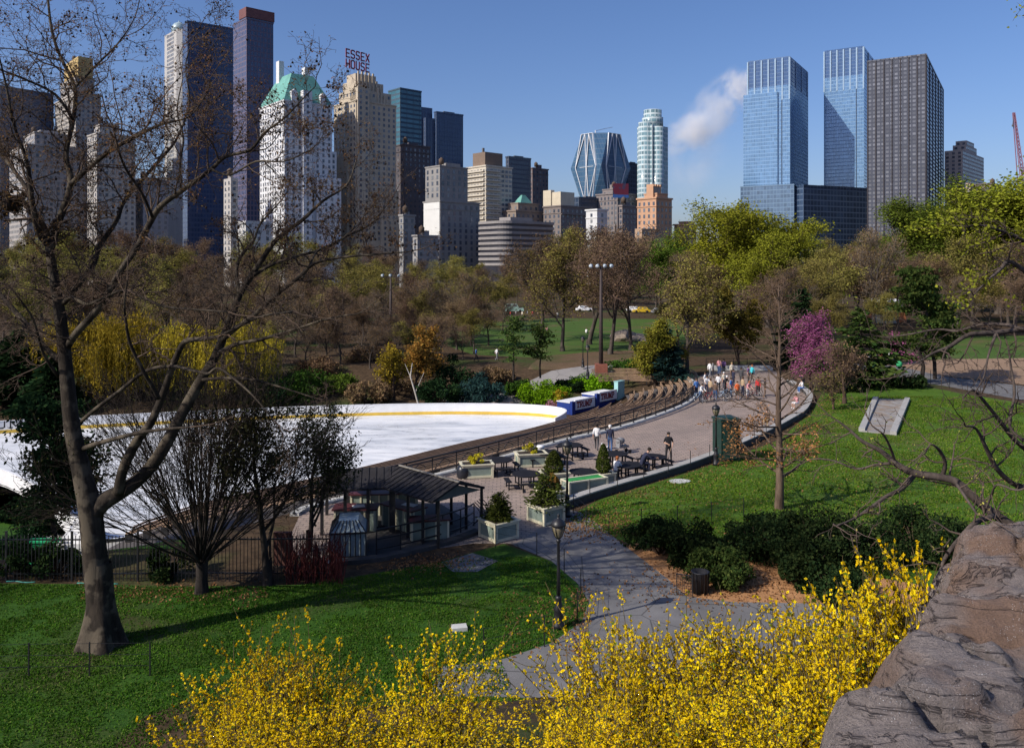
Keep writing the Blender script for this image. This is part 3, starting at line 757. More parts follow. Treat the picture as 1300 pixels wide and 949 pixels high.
# sign on its lattice, facing the park
SG = {'E': [((0, 0), (0, 1)), ((0, 1), (.62, 1)), ((0, .5), (.52, .5)), ((0, 0), (.62, 0))],
      'S': [((.62, .9), (.5, 1)), ((.5, 1), (.12, 1)), ((.12, 1), (0, .86)), ((0, .86), (0, .62)), ((0, .62), (.12, .52)), ((.12, .52), (.5, .48)), ((.5, .48), (.62, .38)), ((.62, .38), (.62, .14)), ((.62, .14), (.5, 0)), ((.5, 0), (.12, 0)), ((.12, 0), (0, .1))],
      'X': [((0, 0), (.62, 1)), ((0, 1), (.62, 0))], 'H': [((0, 0), (0, 1)), ((.62, 0), (.62, 1)), ((0, .5), (.62, .5))],
      'O': [((.12, 0), (.5, 0)), ((.5, 0), (.62, .14)), ((.62, .14), (.62, .86)), ((.62, .86), (.5, 1)), ((.5, 1), (.12, 1)), ((.12, 1), (0, .86)), ((0, .86), (0, .14)), ((0, .14), (.12, 0))],
      'U': [((0, 1), (0, .14)), ((0, .14), (.12, 0)), ((.12, 0), (.5, 0)), ((.5, 0), (.62, .14)), ((.62, .14), (.62, 1))],
      'T': [((0, 1), (.66, 1)), ((.33, 1), (.33, 0)), ((0, 1), (0, .82)), ((.66, 1), (.66, .82)), ((.18, 0), (.48, 0))],
      'R': [((.06, 0), (.06, 1)), ((-.04, 0), (.2, 0)), ((-.04, 1), (.5, 1)), ((.5, 1), (.62, .88)), ((.62, .88), (.62, .62)), ((.62, .62), (.5, .5)), ((.5, .5), (.06, .5)), ((.3, .5), (.66, 0))],
      'M': [((.03, 0), (.03, 1)), ((.03, 1), (.36, .2)), ((.36, .2), (.70, 1)), ((.70, 1), (.70, 0)), ((-.06, 0), (.14, 0)), ((.58, 0), (.82, 0))],
      'P': [((.06, 0), (.06, 1)), ((-.04, 0), (.22, 0)), ((-.04, 1), (.5, 1)), ((.5, 1), (.62, .88)), ((.62, .88), (.62, .6)), ((.62, .6), (.5, .46)), ((.5, .46), (.06, .46))]}
def letters(mb, text, origin, ux, uz, h, gap=.34, wt=.17, th=0.3, wide=1.0):
    """stroke lettering standing in the plane (ux, uz)"""
    ux = Vector(ux); uz = Vector(uz); x = 0.0; o = Vector(origin)
    for ch in text:
        for (a, b) in SG[ch]:
            mb.beam(o + ux * ((x + a[0] * wide) * h) + uz * (a[1] * h), o + ux * ((x + b[0] * wide) * h) + uz * (b[1] * h), wt * h * (1.0 if ch not in 'x' else 1), th)
        x += (.62 + gap + (.1 if ch in 'M' else 0)) * wide
    return x * h
def beam_flat(mb, a, b, w, nrm, th, mi=0):
    a = Vector(a); b = Vector(b); d = (b - a).normalized(); n = Vector(nrm).normalized(); s = d.cross(n).normalized()
    a = a - d * (w * .42); b = b + d * (w * .42)
    vs = [p + s * (i * w / 2) + n * (j * th / 2) for p in (a, b) for (i, j) in ((-1, -1), (1, -1), (1, 1), (-1, 1))]
    mb.add(vs, [(0, 1, 2, 3), (7, 6, 5, 4), (4, 5, 1, 0), (5, 6, 2, 1), (6, 7, 3, 2), (7, 4, 0, 3)], mi)
def letters(mb, text, origin, ux, uz, h, gap=.34, wt=.17, th=0.3, wide=1.0):
    ux = Vector(ux).normalized(); uz = Vector(uz).normalized(); n = ux.cross(uz); x = 0.0; o = Vector(origin)
    for ch in text:
        for (a, b) in SG[ch]:
            beam_flat(mb, o + ux * ((x + a[0] * wide) * h) + uz * (a[1] * h), o + ux * ((x + b[0] * wide) * h) + uz * (b[1] * h), wt * h, n, th)
        x += (.62 + gap + (.14 if ch == 'M' else 0)) * wide
    return x * h
M_signred = mat_plain('faded_red_sign', (0.20, 0.022, 0.045), 0.6, 0.1, 0.5, 0)
sgn = thing('roof_sign', 'red open letters reading ESSEX HOUSE in two lines above the tan hotel', 'sign', (0, 0, 0))
p0 = Q(439.5, 87, 506); p1 = Q(468.5, 87, 520)
ux = Vector((p1.x - p0.x, p1.y - p0.y, 0)); Ls = ux.length; ux.normalize()
hL = 9.8 / F * 506 ; wd = Ls / (hL * (5 * .62 + 4 * .34))
for line_, row in (('ESSEX', 73.0), ('HOUSE', 86.0)):
    q = MB(); letters(q, line_, (p0.x, p0.y, zpx(row, 508)), ux, (0, 0, 1), hL, .34, .16, .4, wd)
    q.build('lettering', M_signred, sgn)
q = MB()
for k in range(7):
    a = Vector((p0.x, p0.y, 0)) + ux * (Ls * k / 6) + Vector((0, .5, 0))
    q.beam((a.x, a.y, zD - 1), (a.x, a.y, zpx(63, 508)), .12, .12)
for row in (74.4, 87):
    q.beam((p0.x, p0.y + .5, zpx(row, 508)), (p1.x, p1.y + .5, zpx(row, 508)), .1, .1)
q.build('lattice', mat_plain('sign_lattice', (0.12, 0.09, 0.16), 0.7, 0.2, 1, 0), sgn)

# ---- right of the hotel
tower('teal green glass tower with light floor bands right of the tan hotel', (493, 508, 535), 640, 42, 113, mat_facade('teal_bands', (0.056, 0.170, 0.224), (0.039, 0.078, 0.115), 6.0, 3.7, 0.08, 0.42, 0.4, 0.15))
r, W, D, ar, z1 = tower('dark blue notched glass tower beside the teal tower', (551, 554, 588), 700, 36, 143, mat_facade('dark_blue_ribs', (0.043, 0.072, 0.144), (0.054, 0.084, 0.150), 2.6, 3.8, 0.3, 0.12, 0.3, 0.1))
q = MB(); q.box2(-16, -0.004, W * .25, D + 10, ZB, zpx(136, 700)); q.box2(-9, -.008, W * .1, W * .245, ZB, zpx(150, 700)); q.build('side_wing', mat_facade('dark_blue_ribs_wing', (0.045, 0.072, 0.138), (0.062, 0.089, 0.155), 2.6, 3.8, 0.4, 0.12, 0.3, 0.1), r)
masonry('dark brown masonry tower behind the grey stone block', (503, 513, 546), 545, 42, 184, (0.085, 0.065, 0.062), 'masonry_tower', bay=3.4, w=1.1, h=1.7)
masonry('grey stepped stone block with a blank white side wall', (538, 559, 609), 470, 42, 256, (0.24, 0.225, 0.205), 'stone_building', [(0.0, 0.30, 0.1, 211)], bay=3.7, w=1.6, h=2.2)
q = MB(); c, W, D, ar = site(538, 559, 609, 470, 42); 
o = [x for x in bpy.data.objects if x.get('label', '').startswith('grey stepped stone block')][0]
q.box2(-.35, -.15, D * .02, D * .98, zpx(304, 470), zpx(255, 470)); q.build('blank_side_wall', mat_plain('white_rendered_wall', (0.62, 0.62, 0.60), 0.8, 0.1, 0.2, 0), o)
masonry('low grey stone wing among the tree tops left of the grey stepped block', (507, 512, 527), 455, 42, 274, (0.26, 0.25, 0.23), 'stone_building')
masonry('low pale stone wing in front of the grey stepped block', (524, 530, 556), 440, 42, 300, (0.27, 0.255, 0.235), 'stone_building')
# cream block with balcony bands
r, W, D, ar, z1, m = masonry('cream apartment block ringed with balconies under a brown penthouse', (589, 617, 650), 520, 42, 211, (0.56, 0.50, 0.40), bay=3.0, flr=3.0, w=2.2, h=1.6, roof=False)
for k in range(20):
    z = z1 - 2.2 - 3.0 * k
    if z < 18: break
    q = MB(); q.box2(-1.2, -0.004, D * .06, D * .9, z - 1.0, z); q.box2(-1.2, W * .5, -1.2, -0.004, z - 1.0, z); q.build('balcony', m, r)
q = MB(); q.box2(W * .05, W * .72, D * .1, D * .65, z1 + .9, zpx(192, 520)); q.build('penthouse', stone('brown_penthouse', (0.19, 0.125, 0.075)), r)
q = MB(); q.beam((W * .15, D * .3, z1), (W * .15, D * .3, zpx(186, 520)), 1.2, 1.2); q.build('flue', M_roofgrey, r)
tower('plain dark slab tower with a raised left half behind the cream block', (642, 646, 674), 640, 38, 200, mat_facade('charcoal_slab', (0.045, 0.060, 0.093), (0.062, 0.072, 0.104), 2.4, 3.6, .3, .3, .3), 'office_tower')
masonry('slim brown brick apartment tower right of the dark slab', (672, 676, 696), 680, 42, 214, (0.17, 0.12, 0.105), 'brick_tower', bay=3.2, w=1.6)
r, W, D, ar, z1, m = masonry('stepped brown building with a small green copper pyramid roof', (638, 655, 692), 520, 42, 268, (0.24, 0.18, 0.13), 'stepped_building', [(.1, .2, .2, 258)], roof=False)
q = MB(); q.prism([(W * .2, D * .1), (W * .6, D * .1), (W * .6, D * .6), (W * .2, D * .6)], zpx(258, 520) + .8, zpx(246, 520), 0, [(W * .35, D * .3), (W * .45, D * .3), (W * .45, D * .4), (W * .35, D * .4)]); q.build('roof', M_copper, r)
# curved corner block with ribbon windows
c, W, D, ar = site(609, 640, 702, 450, 40)
r = root('curved_apartment_block', 'long grey apartment block with ribbon windows and a rounded corner above the trees', c, ar)
def rounded(W, D, k, e=0.0):
    pts = [(W + e, D + e), (-e, D + e)]
    pts += [(k - (k + e) * math.cos(t), k - (k + e) * math.sin(t)) for t in np.linspace(0, PI / 2, 8)]
    pts += [(W + e, -e)]
    return pts
z1 = zpx(280, 450)
MB().prism(rounded(W, D, 7), ZB, z1).build('wall', mat_plain('ribbon_glass_dark', (0.035, 0.035, 0.045), 0.3, 0.3, 0.4, 0), r)
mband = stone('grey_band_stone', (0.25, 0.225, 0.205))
for k in range(9):
    z = z1 - 2.9 * k
    if z < 6: break
    MB().prism(rounded(W, D, 7, .5), z - 1.25, z + .2).build('balcony_band', mband, r)
MB().box2(W * .25, W * .7, D * .25, D * .7, z1 + .21, zpx(274, 450)).build('roof_hut', mband, r)
r, W, D, ar, z1, m = masonry('cream boxy roof block over a brown terrace storey', (690, 712, 752), 520, 42, 262, (0.19, 0.15, 0.125), 'terraced_building', roof=False)
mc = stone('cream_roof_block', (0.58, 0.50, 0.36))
q = MB(); q.box2(W * .02, W * .45, D * .05, D * .6, z1 + .95, zpx(243, 520)); q.box2(-.3, W * .1, D * .55, D * 1.0, z1 + .95, zpx(240, 520)); q.build('roof_block', mc, r)
q = MB(); q.box2(0, W, -1.0, -.004, z1 - 5, z1 - 4.6); q.box2(0, W, -1.0, -.9, z1 - 4.6, z1 - 3.6); q.build('terrace', m, r)
tower('low dark navy block wedged below the glass lattice tower', (727, 735, 771), 560, 42, 252, mat_facade('navy_block', (0.039, 0.061, 0.104), (0.045, 0.067, 0.109), 3, 3.6, .2, .3, .3), 'office_block')
masonry('small plain white box of a building at the tree tops', (744, 758, 771), 470, 42, 267, (0.62, 0.62, 0.60), 'white_building', bay=5, roof=False)
r, W, D, ar, z1, m = masonry('grey-brown windowed loft block carrying a small red billboard', (757, 784, 812), 560, 42, 246, (0.20, 0.165, 0.15), 'loft_building', [(0, .5, .3, 240)], bay=2.8, w=1.3)
bb = thing('rooftop_billboard', 'red and blue rooftop billboard in front of the glass lattice tower', 'billboard', (0, 0, 0))
a_, b_ = Q(778, 251, 552), Q(798, 251, 556)
q = MB(); q.add([a_, b_, b_ + Vector((0, 0, 9.5)), a_ + Vector((0, 0, 9.5))], [(0, 1, 2, 3)]); 
for k in range(3):
    e = a_.lerp(b_, .1 + .4 * k) + Vector((0, .3, 0)); q.beam((e.x, e.y, 40), (e.x, e.y, a_.z + 9), .3, .3, 1)
mr = NT('red_blue_billboard'); co = mr.pos(); s_ = mr.n('ShaderNodeSeparateXYZ'); mr.set(s_.inputs[0], co)
nz = mr.noise(co, 0.22, 2); colr = mr.mix(mr.math('GREATER_THAN', nz, .56), (0.20, 0.025, 0.045), (0.09, 0.06, 0.11))
colr = mr.mix(mr.math('LESS_THAN', s_.outputs[2], a_.z + 2.2), colr, (0.06, 0.16, 0.42)); mr.bsdf(colr, .5)
q.build('rooftop_billboard_face', [mr.m, M_roofgrey], bb).name = 'face'
masonry('small brown brick house in front of the loft block', (786, 790, 808), 500, 42, 262, (0.22, 0.175, 0.15), 'loft_building', bay=2.8)
# faceted lattice tower
c, W, D, ar = site(729, 763, 796, 640, 42)
r = root('lattice_tower', 'faceted blue glass tower wrapped in a white triangular lattice', c, ar)
zb, zt = 12.0, zpx(167, 640); nl = 5
mg = mat_facade('lattice_glass', (0.062, 0.136, 0.236), (0.085, 0.147, 0.224), 1.6, 4.1, .1, .12, .35, .08, .7, .5)
k = 5.2
hts = [zpx(p, 640) for p in (322, 288, 254, 210, 167)]
def ring(z, j):
    # corners alternate: full corner / chamfered corner
    if j % 2: return [(x, y) for x, y in [(-2, -2), (-2, -2), (W / 2, -.6), (W + 2, -2), (W + 2, -2), (W + .6, D / 2), (W + 2, D + 2), (W + 2, D + 2), (W / 2, D + .6), (-2, D + 2), (-2, D + 2), (-.6, D / 2)]]
    return [(0, k * 1.6), (k * 1.6, 0), (W / 2, 0), (W - k * 1.6, 0), (W, k * 1.6), (W, D / 2), (W, D - k * 1.6), (W - k * 1.6, D), (W / 2, D), (k * 1.6, D), (0, D - k * 1.6), (0, D / 2)]
rings = [(z, ring(z, j)) for j, z in enumerate(hts)]
vs = [(p[0], p[1], z) for z, rg in rings for p in rg]; n = 12
b = MB(); fs = [(j * n + i, j * n + (i + 1) % n, (j + 1) * n + (i + 1) % n, (j + 1) * n + i) for j in range(len(rings) - 1) for i in range(n)] + [tuple(range((len(rings) - 1) * n, len(rings) * n))]
b.add(vs, fs); b.build('facade', mg, r)
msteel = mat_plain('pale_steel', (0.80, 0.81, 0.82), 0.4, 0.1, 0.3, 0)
q = MB()
cols = 3
lat = lambda e, z, S: (k * 1.6 + e * (S - 3.2 * k)) if hts.index(z) % 2 == 0 else (-2 + e * (S + 4))
lof = lambda e, z: -.45 if hts.index(z) % 2 == 0 else -1.05 - 1.4 * abs(2 * e - 1)
for (ax, L) in (('r', W), ('l', D)):
    for j in range(len(hts) - 1):
        z0, z1 = hts[j], hts[j + 1]
        for i in range(cols):
            s0 = (i + (.5 if j % 2 else 0)) / cols; 
            for sg in (-1, 1):
                e0, e1 = s0, s0 + sg * .5 / cols
                if not (-.01 <= e0 <= 1.01 and -.01 <= e1 <= 1.01): continue
                f = lambda e, z: (lat(e, z, W), lof(e, z), z) if ax == 'r' else (lof(e, z), lat(e, z, D), z)
                heavy = (sg == 1 and ax == 'l') or (ax == 'l' and i == 0 and j == 3)
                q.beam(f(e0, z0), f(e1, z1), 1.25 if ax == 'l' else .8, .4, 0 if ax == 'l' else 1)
    for z in hts[1:]:
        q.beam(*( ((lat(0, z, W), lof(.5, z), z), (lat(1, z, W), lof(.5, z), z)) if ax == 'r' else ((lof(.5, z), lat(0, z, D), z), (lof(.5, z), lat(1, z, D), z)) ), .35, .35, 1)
q.build('lattice', [msteel, mat_plain('shaded_steel', (0.62, 0.66, 0.70), .5, .1, .3, 0)], r)  # second steel has shade put into its colour: right diagonals and all horizontals
q = MB(); q.beam((W * .2, D * .4, zt), (W * .2, D * .4, zt + 3), .5, .5); q.beam((W * .2, D * .4, zt + 2.5), (W * .75, D * .3, zt + 7), .5, .5); q.build('roof_crane', msteel, r)
tower('narrow black tower between the lattice tower and the pale green condo', (794, 797, 812), 680, 42, 208, mat_facade('black_tower', (0.036, 0.053, 0.086), (0.045, 0.061, 0.098), 3, 3.6, .2, .3, .3), 'office_tower')
# pale green condo with a round crown
c, W, D, ar = site(809, 828, 848, 560, 42)
r = root('condo_tower', 'pale green glass condo tower with rounded corner bays and a round crown', c, ar)
mgc = mat_facade('pale_green_glass', (0.194, 0.320, 0.362), (0.436, 0.515, 0.535), 2.0, 3.2, .18, .34, .75, .1, .7, .35)
z1 = zpx(158, 560)
b = MB(); b.box2(0, W, 0, D, ZB, z1); b.build('facade', mgc, r)
q = MB(); q.lathe([(W * .26, ZB), (W * .26, z1 + 2)], (W * .02, D * .5, 0), 14); q.lathe([(W * .24, ZB), (W * .24, z1 - 1)], (W * .35, D * .02, 0), 14); q.build('corner_bay', mgc, r)
q = MB(); q.box2(W * .82, W * 1.05, D * .1, D * .8, ZB, zpx(172, 560)); q.build('side_bay', mgc, r)
q = MB(); q.lathe([(W * .42, z1), (W * .42, z1 + 6), (W * .36, z1 + 6.3), (W * .36, zpx(137, 560))], (W * .45, D * .45, 0), 18); q.build('crown', mgc, r)
# orange brick stepped house
r, W, D, ar, z1, m = masonry('orange brick apartment house stepping up to a small arched tower', (809, 833, 853), 450, 42, 252, (0.50, 0.28, 0.15), 'brick_house', [(0.15, .2, .25, 246)], bay=3.0, w=1.3, roof=False)
q = MB(); q.box2(W * .05, W * .55, D * .2, D * .55, z1 + 1, zpx(236, 450))
for i in range(4): q.box2(W * (.05 + .15 * i), W * (.05 + .15 * i) + .9, D * .2 - .3, D * .55, zpx(236, 450) + .004, zpx(233, 450))
t_ = q.build('roof_tower', m, r)
q = MB()
for i in range(3): q.box2(W * (.12 + .13 * i), W * (.12 + .13 * i) + 1.2, D * .2 - .08, D * .2 + .05, z1 + 3, z1 + 6.5)
q.build('arched_opening', M_win, t_)
masonry('low orange brick house right of the stepped orange one', (856, 868, 884), 460, 42, 286, (0.46, 0.27, 0.16), 'brick_house', [(.3, .1, .1, 282)], bay=3, w=1.2, roof=False)
masonry('low tan brick house at the foot of the stepped orange one', (806, 815, 842), 430, 42, 290, (0.40, 0.26, 0.15), 'brick_house', bay=3, w=1.2, roof=False, cornice=False)

# ---- twin glass towers and the dark one
mtw = mat_facade('twin_tower_glass', (0.143, 0.279, 0.466), (0.183, 0.320, 0.500), 1.6, 3.6, .12, .22, .55, .1, .7, .45, .4, .3)
mtw2 = mat_facade('twin_tower_side_glass', (0.062, 0.130, 0.270), (0.079, 0.147, 0.282), 1.6, 3.6, .12, .22, .45, .1, .7, .5, .4, .25)
def twin(label, pl, pc, pr, Y, top, a=58, shoulder=True):
    c, W, D, ar = site(pl, pc, pr, Y, a)
    r = root('twin_glass_tower', label, c, ar, 'twin glass towers')
    z1, zc = zpx(top + 36, Y), zpx(top, Y)
    b = MB(); b.box2(0, W, 0, D, ZB, z1); b.build('facade', mtw, r)
    if shoulder:
        b = MB(); b.box2(-1.6, -.01, D * .28, D * 1.09, ZB, zpx(top + 44, Y)); b.build('side_slab', mtw, r)
    b = MB(); b.box2(.5, W - .5, .5, D - .5, z1, zc); b.build('crown', mtw2, r)
    q = MB()
    for k in range(7): q.box2(-.3, .45, D * k / 6.0 * .98, D * k / 6.0 * .98 + 1.3, z1 - 14, zc - 1)
    for k in range(4): q.box2(W * k / 3 * .97, W * k / 3 * .97 + .9, -.3, .45, z1 - 2, zc - 1)
    q.build('fin', mat_plain('pale_fin_glass', (0.30, 0.42, 0.55), .3, .1, .3, 0), r)['kind'] = 'stuff'
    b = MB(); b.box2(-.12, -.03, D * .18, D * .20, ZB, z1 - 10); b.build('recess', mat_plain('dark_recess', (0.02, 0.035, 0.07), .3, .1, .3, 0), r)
    return r
twin('left twin of two tall blue glass towers, with a stepped left side and finned crown', 949, 1003, 1026, 780, 71)
twin('right twin of two tall blue glass towers, partly behind the dark striped tower', 1046, 1097, 1114, 820, 58, 58, False)
r, W, D, ar, z1 = tower('broad blue glass base joining the twin glass towers above the trees', (940, 1008, 1062), 740, 58, 235, mat_facade('podium_glass', (0.120, 0.204, 0.328), (0.137, 0.228, 0.339), 3, 4, .12, .2, .6, .12, .7, .4, .5, .25), 'glass_podium')
tower('dark blue glass link block between the twin towers', (1000, 1020, 1112), 735, 25, 236, mat_facade('podium_dark', (0.056, 0.101, 0.190), (0.079, 0.124, 0.201), 4, 5, .12, .2, .7, .12, .6, .4, .8, .3), 'glass_podium')
r, W, D, ar, z1 = tower('tall dark bronze tower with pale window bands right of the twin towers', (1101, 1176, 1198), 660, 58, 70, mat_facade('bronze_bands', (0.206, 0.216, 0.247), (0.047, 0.055, 0.083), 3.3, 3.3, .34, .45, .8, .12, .6, .25, .6), 'dark_tower')
q = MB()
for k in range(8): q.box2(-.6, -.01, D * k / 7 * .985, D * k / 7 * .985 + .8, ZB, z1)
for k in range(7): q.box2(W * k / 6 * .97, W * k / 6 * .97 + .5, -.5, -.01, ZB, z1)
q.build('pier', mat_plain('bronze_pier', (0.03, 0.026, 0.033), .45, .2, .3, 0), r)['kind'] = 'stuff'
q = MB(); q.beam((W * .3, D * .35, z1), (W * .3, D * .35, z1 + 8), .7, .7); q.lathe([(.2, 0), (1.6, .6), (1.8, 1.2)], (W * .3, D * .35, z1 + 6), 10); q.build('antenna', M_roofgrey, r)
masonry('stepped beige apartment tower right of the dark bronze tower', (1199, 1222, 1249), 720, 48, 190, (0.44, 0.38, 0.33), 'apartment_tower', [(.2, .3, .2, 181), (.25, .4, .3, 175)], bay=3.6, w=2.2, h=1.9, roof=False, cornice=False)
masonry('low dark brick building with roof clutter at the far right', (1238, 1258, 1291), 560, 48, 234, (0.13, 0.09, 0.085), 'brick_house', bay=3, w=1.4)
masonry('tan brick block low in front of the beige apartment tower', (1226, 1232, 1247), 560, 48, 232, (0.45, 0.33, 0.24), 'brick_house', bay=6, roof=False, cornice=False)
# crane at the right edge
cr = thing('construction_crane', 'slim reddish lattice crane boom standing at the right edge of the skyline', 'crane', (0, 0, 0))
a_, b_ = Q(1299, 250, 600), Q(1287, 143, 600)
q = MB(); n = 22; R1 = 2.0
mcr = mat_plain('faded_crane_red', (0.26, 0.12, 0.17), .6, .2, .3, 0)
for i, j in ((-1, -1), (1, -1), (1, 1), (-1, 1)): q.beam(a_ + Vector((i * R1, j * R1, 0)), b_ + Vector((i * .5, j * .5, 0)), .45, .45)
for k in range(n):
    t0, t1 = k / n, (k + 1) / n; e0, e1 = a_.lerp(b_, t0), a_.lerp(b_, t1); r0, r1 = R1 * (1 - t0) + .5 * t0, R1 * (1 - t1) + .5 * t1
    s = 1 if k % 2 else -1
    q.beam(e0 + Vector((-s * r0, -r0, 0)), e1 + Vector((s * r1, -r1, 0)), .3, .3); q.beam(e0 + Vector((r0, -s * r0, 0)), e1 + Vector((r1, s * r1, 0)), .3, .3)
q.build('boom', mcr, cr)
q = MB(); q.box((a_.x, a_.y, a_.z - 3), (7, 7, 6)); q.box((a_.x, a_.y, (a_.z - 6) / 2), (4, 4, a_.z - 6)); q.build('mast', mcr, cr)
q = MB(); q.beam(b_, b_ + Vector((-.8, 0, -9)), .25, .25); q.box(b_ + Vector((-.8, 0, -9.5)), (.9, .9, 1.4)); q.build('hook', M_roofgrey, cr)
# ================================================================ vegetation
def rdir(rng, d, ang):
    """unit vector at angle ang from d, random roll"""
    a = d.orthogonal().normalized(); b = d.cross(a); ph = rng.uniform(0, 2 * PI)
    return (d * math.cos(ang) + (a * math.cos(ph) + b * math.sin(ph)) * math.sin(ang)).normalized()
def branch(rng, p, d, L, r, lvl, cfg, out):
    c = cfg[lvl]
    n = max(2, int(round(L / c['seg'])))
    pts = [Vector(p)]; d = Vector(d)
    for i in range(n):
        d = d + Vector((rng.gauss(0, 1), rng.gauss(0, 1), rng.gauss(0, 1))) * c['wig'] + Vector((0, 0, c.get('up', 0)))
        d.normalize(); pts.append(pts[-1] + d * (L / n))
    rad = [r * (1 - (1 - c.get('taper', .35)) * i / n) for i in range(n + 1)]
    out.setdefault(lvl, []).append((pts, rad))
    if lvl + 1 < len(cfg):
        k = c['kids']; k = rng.randint(k[0], k[1]) if isinstance(k, tuple) else k
        for j in range(k):
            t = c.get('t0', .25) + (1 - c.get('t0', .25)) * ((j + rng.random()) / k)
            x = min(t * n, n - 1e-3); i = int(x); q = pts[i].lerp(pts[i + 1], x - i)
            dd = (pts[i + 1] - pts[i]).normalized()
            ang = math.radians(rng.uniform(*c['ang']))
            nd = rdir(rng, dd, ang)
            if 'flat' in c: nd.z *= c['flat']; nd.normalize()
            if c.get('upkid'): nd = (nd + Vector((0, 0, c['upkid']))).normalized()
            Lk = L * rng.uniform(*c['ratio']) * (1 - c.get('short', .45) * t)
            branch(rng, q, nd, Lk, max(c.get('rmin', .006), rad[i] * c.get('rr', .5) ), lvl + 1, cfg, out)
def poly_tubes(mb, lst, sides, mi=0):
    for pts, rad in lst: mb.tube(pts, rad, sides, mi, cap=False)
def quads_np(centers, size, rng, name, mats, aniso=1.0, upbias=0.0, mat_idx=None, elong=1.0, axes=None):
    """a cloud of small leaf-shaped (rhombic) faces"""
    n = len(centers); c = np.asarray(centers, float)
    a = rng.normal(size=(n, 3))
    if axes is not None: a = np.asarray(axes) + a * 0.15
    a /= np.linalg.norm(a, axis=1, keepdims=True) + 1e-9
    b = rng.normal(size=(n, 3)); b[:, 2] += 0
    nrm = np.cross(a, b); nrm /= np.linalg.norm(nrm, axis=1, keepdims=True) + 1e-9
    b = np.cross(nrm, a)
    s = (np.asarray(size) if hasattr(size, '__len__') else np.full(n, size)) * rng.uniform(.65, 1.35, n)
    s = s[:, None]
    v = np.empty((n, 4, 3))
    v[:, 0] = c - a * s * elong; v[:, 1] = c + b * s * .62; v[:, 2] = c + a * s * elong; v[:, 3] = c - b * s * .62
    me = bpy.data.meshes.new(name)
    me.vertices.add(n * 4); me.vertices.foreach_set('co', v.reshape(-1))
    me.loops.add(n * 4); me.loops.foreach_set('vertex_index', np.arange(n * 4))
    me.polygons.add(n); me.polygons.foreach_set('loop_start', np.arange(0, n * 4, 4)); me.polygons.foreach_set('loop_total', np.full(n, 4))
    for m in (mats if isinstance(mats, (list, tuple)) else [mats]): me.materials.append(m)
    if mat_idx is not None: me.polygons.foreach_set('material_index', mat_idx)
    me.update(); me.validate()
    return me
def join_mesh(name, mes):
    """several meshes (with their materials) into one"""
    bm = bmesh.new(); mats = []
    for me in mes:
        off = len(mats); mats += list(me.materials); k = len(bm.faces)
        bm.from_mesh(me); bm.faces.ensure_lookup_table()
        for f in bm.faces[k:]: f.material_index += off
    out = bpy.data.meshes.new(name); bm.to_mesh(out); bm.free()
    for m in mats: out.materials.append(m)
    for me in mes: bpy.data.meshes.remove(me)
    return out
def spread(lines, n, rng, jit, tmin=0.0):
    """n points along polylines, jittered"""
    out = []; k = len(lines)
    idx = rng.integers(0, k, n); ts = rng.uniform(tmin, 1, n); J = rng.normal(size=(n, 3)) * jit
    for i, t, j in zip(idx, ts, J):
        pts = lines[i][0]; x = t * (len(pts) - 1); q = min(int(x), len(pts) - 2); p = pts[q].lerp(pts[q + 1], x - q)
        out.append((p.x + j[0], p.y + j[1], p.z + j[2]))
    return out

B_grey = mat_bark('grey_bark', (0.030, 0.024, 0.020), (0.11, 0.09, 0.075), 3.0)
B_brown = mat_bark('brown_bark', (0.032, 0.021, 0.015), (0.10, 0.066, 0.045), 3.0)
B_dark = mat_bark('dark_bark', (0.012, 0.010, 0.009), (0.05, 0.04, 0.034), 4.0)
def twig_mat(name, c):
    t = NT(name); oi = t.t.nodes.new('ShaderNodeObjectInfo'); nz = t.noise(t.pos(), .25, 3)
    v = t.math('MULTIPLY', t.math('MULTIPLY_ADD', nz, .9, .55), t.math('MULTIPLY_ADD', oi.outputs['Random'], .5, .75))
    h = t.t.nodes.new('ShaderNodeHueSaturation'); t.set(h.inputs['Color'], c); t.set(h.inputs['Value'], v)
    t.bsdf(h.outputs[0], .9, None, 0, .15); return t.m
T_brown = twig_mat('brown_twigs', (0.13, 0.088, 0.06)); T_grey = twig_mat('grey_twigs', (0.12, 0.098, 0.08)); T_red = twig_mat('reddish_twigs', (0.14, 0.09, 0.066))
T_dark = twig_mat('dark_twigs', (0.03, 0.023, 0.018)); T_olive = twig_mat('olive_twigs', (0.09, 0.075, 0.03))
L_bud = mat_leaf('tan_buds', [(0.141, 0.092, 0.059), (0.217, 0.141, 0.075), (0.167, 0.125, 0.059)], .3)
L_rbud = mat_leaf('red_brown_buds', [(0.14, 0.09, 0.055), (0.19, 0.125, 0.075), (0.11, 0.075, 0.05)], .3)
L_olive = mat_leaf('olive_buds', [(0.160, 0.147, 0.042), (0.273, 0.246, 0.056), (0.208, 0.160, 0.056)], .3)
L_lime = mat_leaf('spring_leaves', [(0.141, 0.168, 0.015), (0.270, 0.283, 0.029), (0.193, 0.206, 0.023)], .22)
L_green = mat_leaf('fresh_green_leaves', [(0.067, 0.112, 0.016), (0.134, 0.190, 0.027), (0.101, 0.146, 0.022)], .22)
L_acid = mat_leaf('acid_yellow_leaves', [(0.30, 0.34, 0.01), (0.40, 0.42, 0.015)], .3)
L_ever = mat_leaf('evergreen_needles', [(0.008, 0.022, 0.010), (0.018, 0.042, 0.016), (0.03, 0.058, 0.02)], .6)
L_pine = mat_leaf('pine_needles', [(0.02, 0.045, 0.012), (0.05, 0.08, 0.02), (0.08, 0.105, 0.026)], .6)
L_spruce = mat_leaf('blue_spruce_needles', [(0.018, 0.045, 0.042), (0.035, 0.075, 0.066)], .6)
L_red = mat_leaf('redbud_blossom', [(0.319, 0.072, 0.189), (0.464, 0.145, 0.304), (0.217, 0.058, 0.131)], .4)
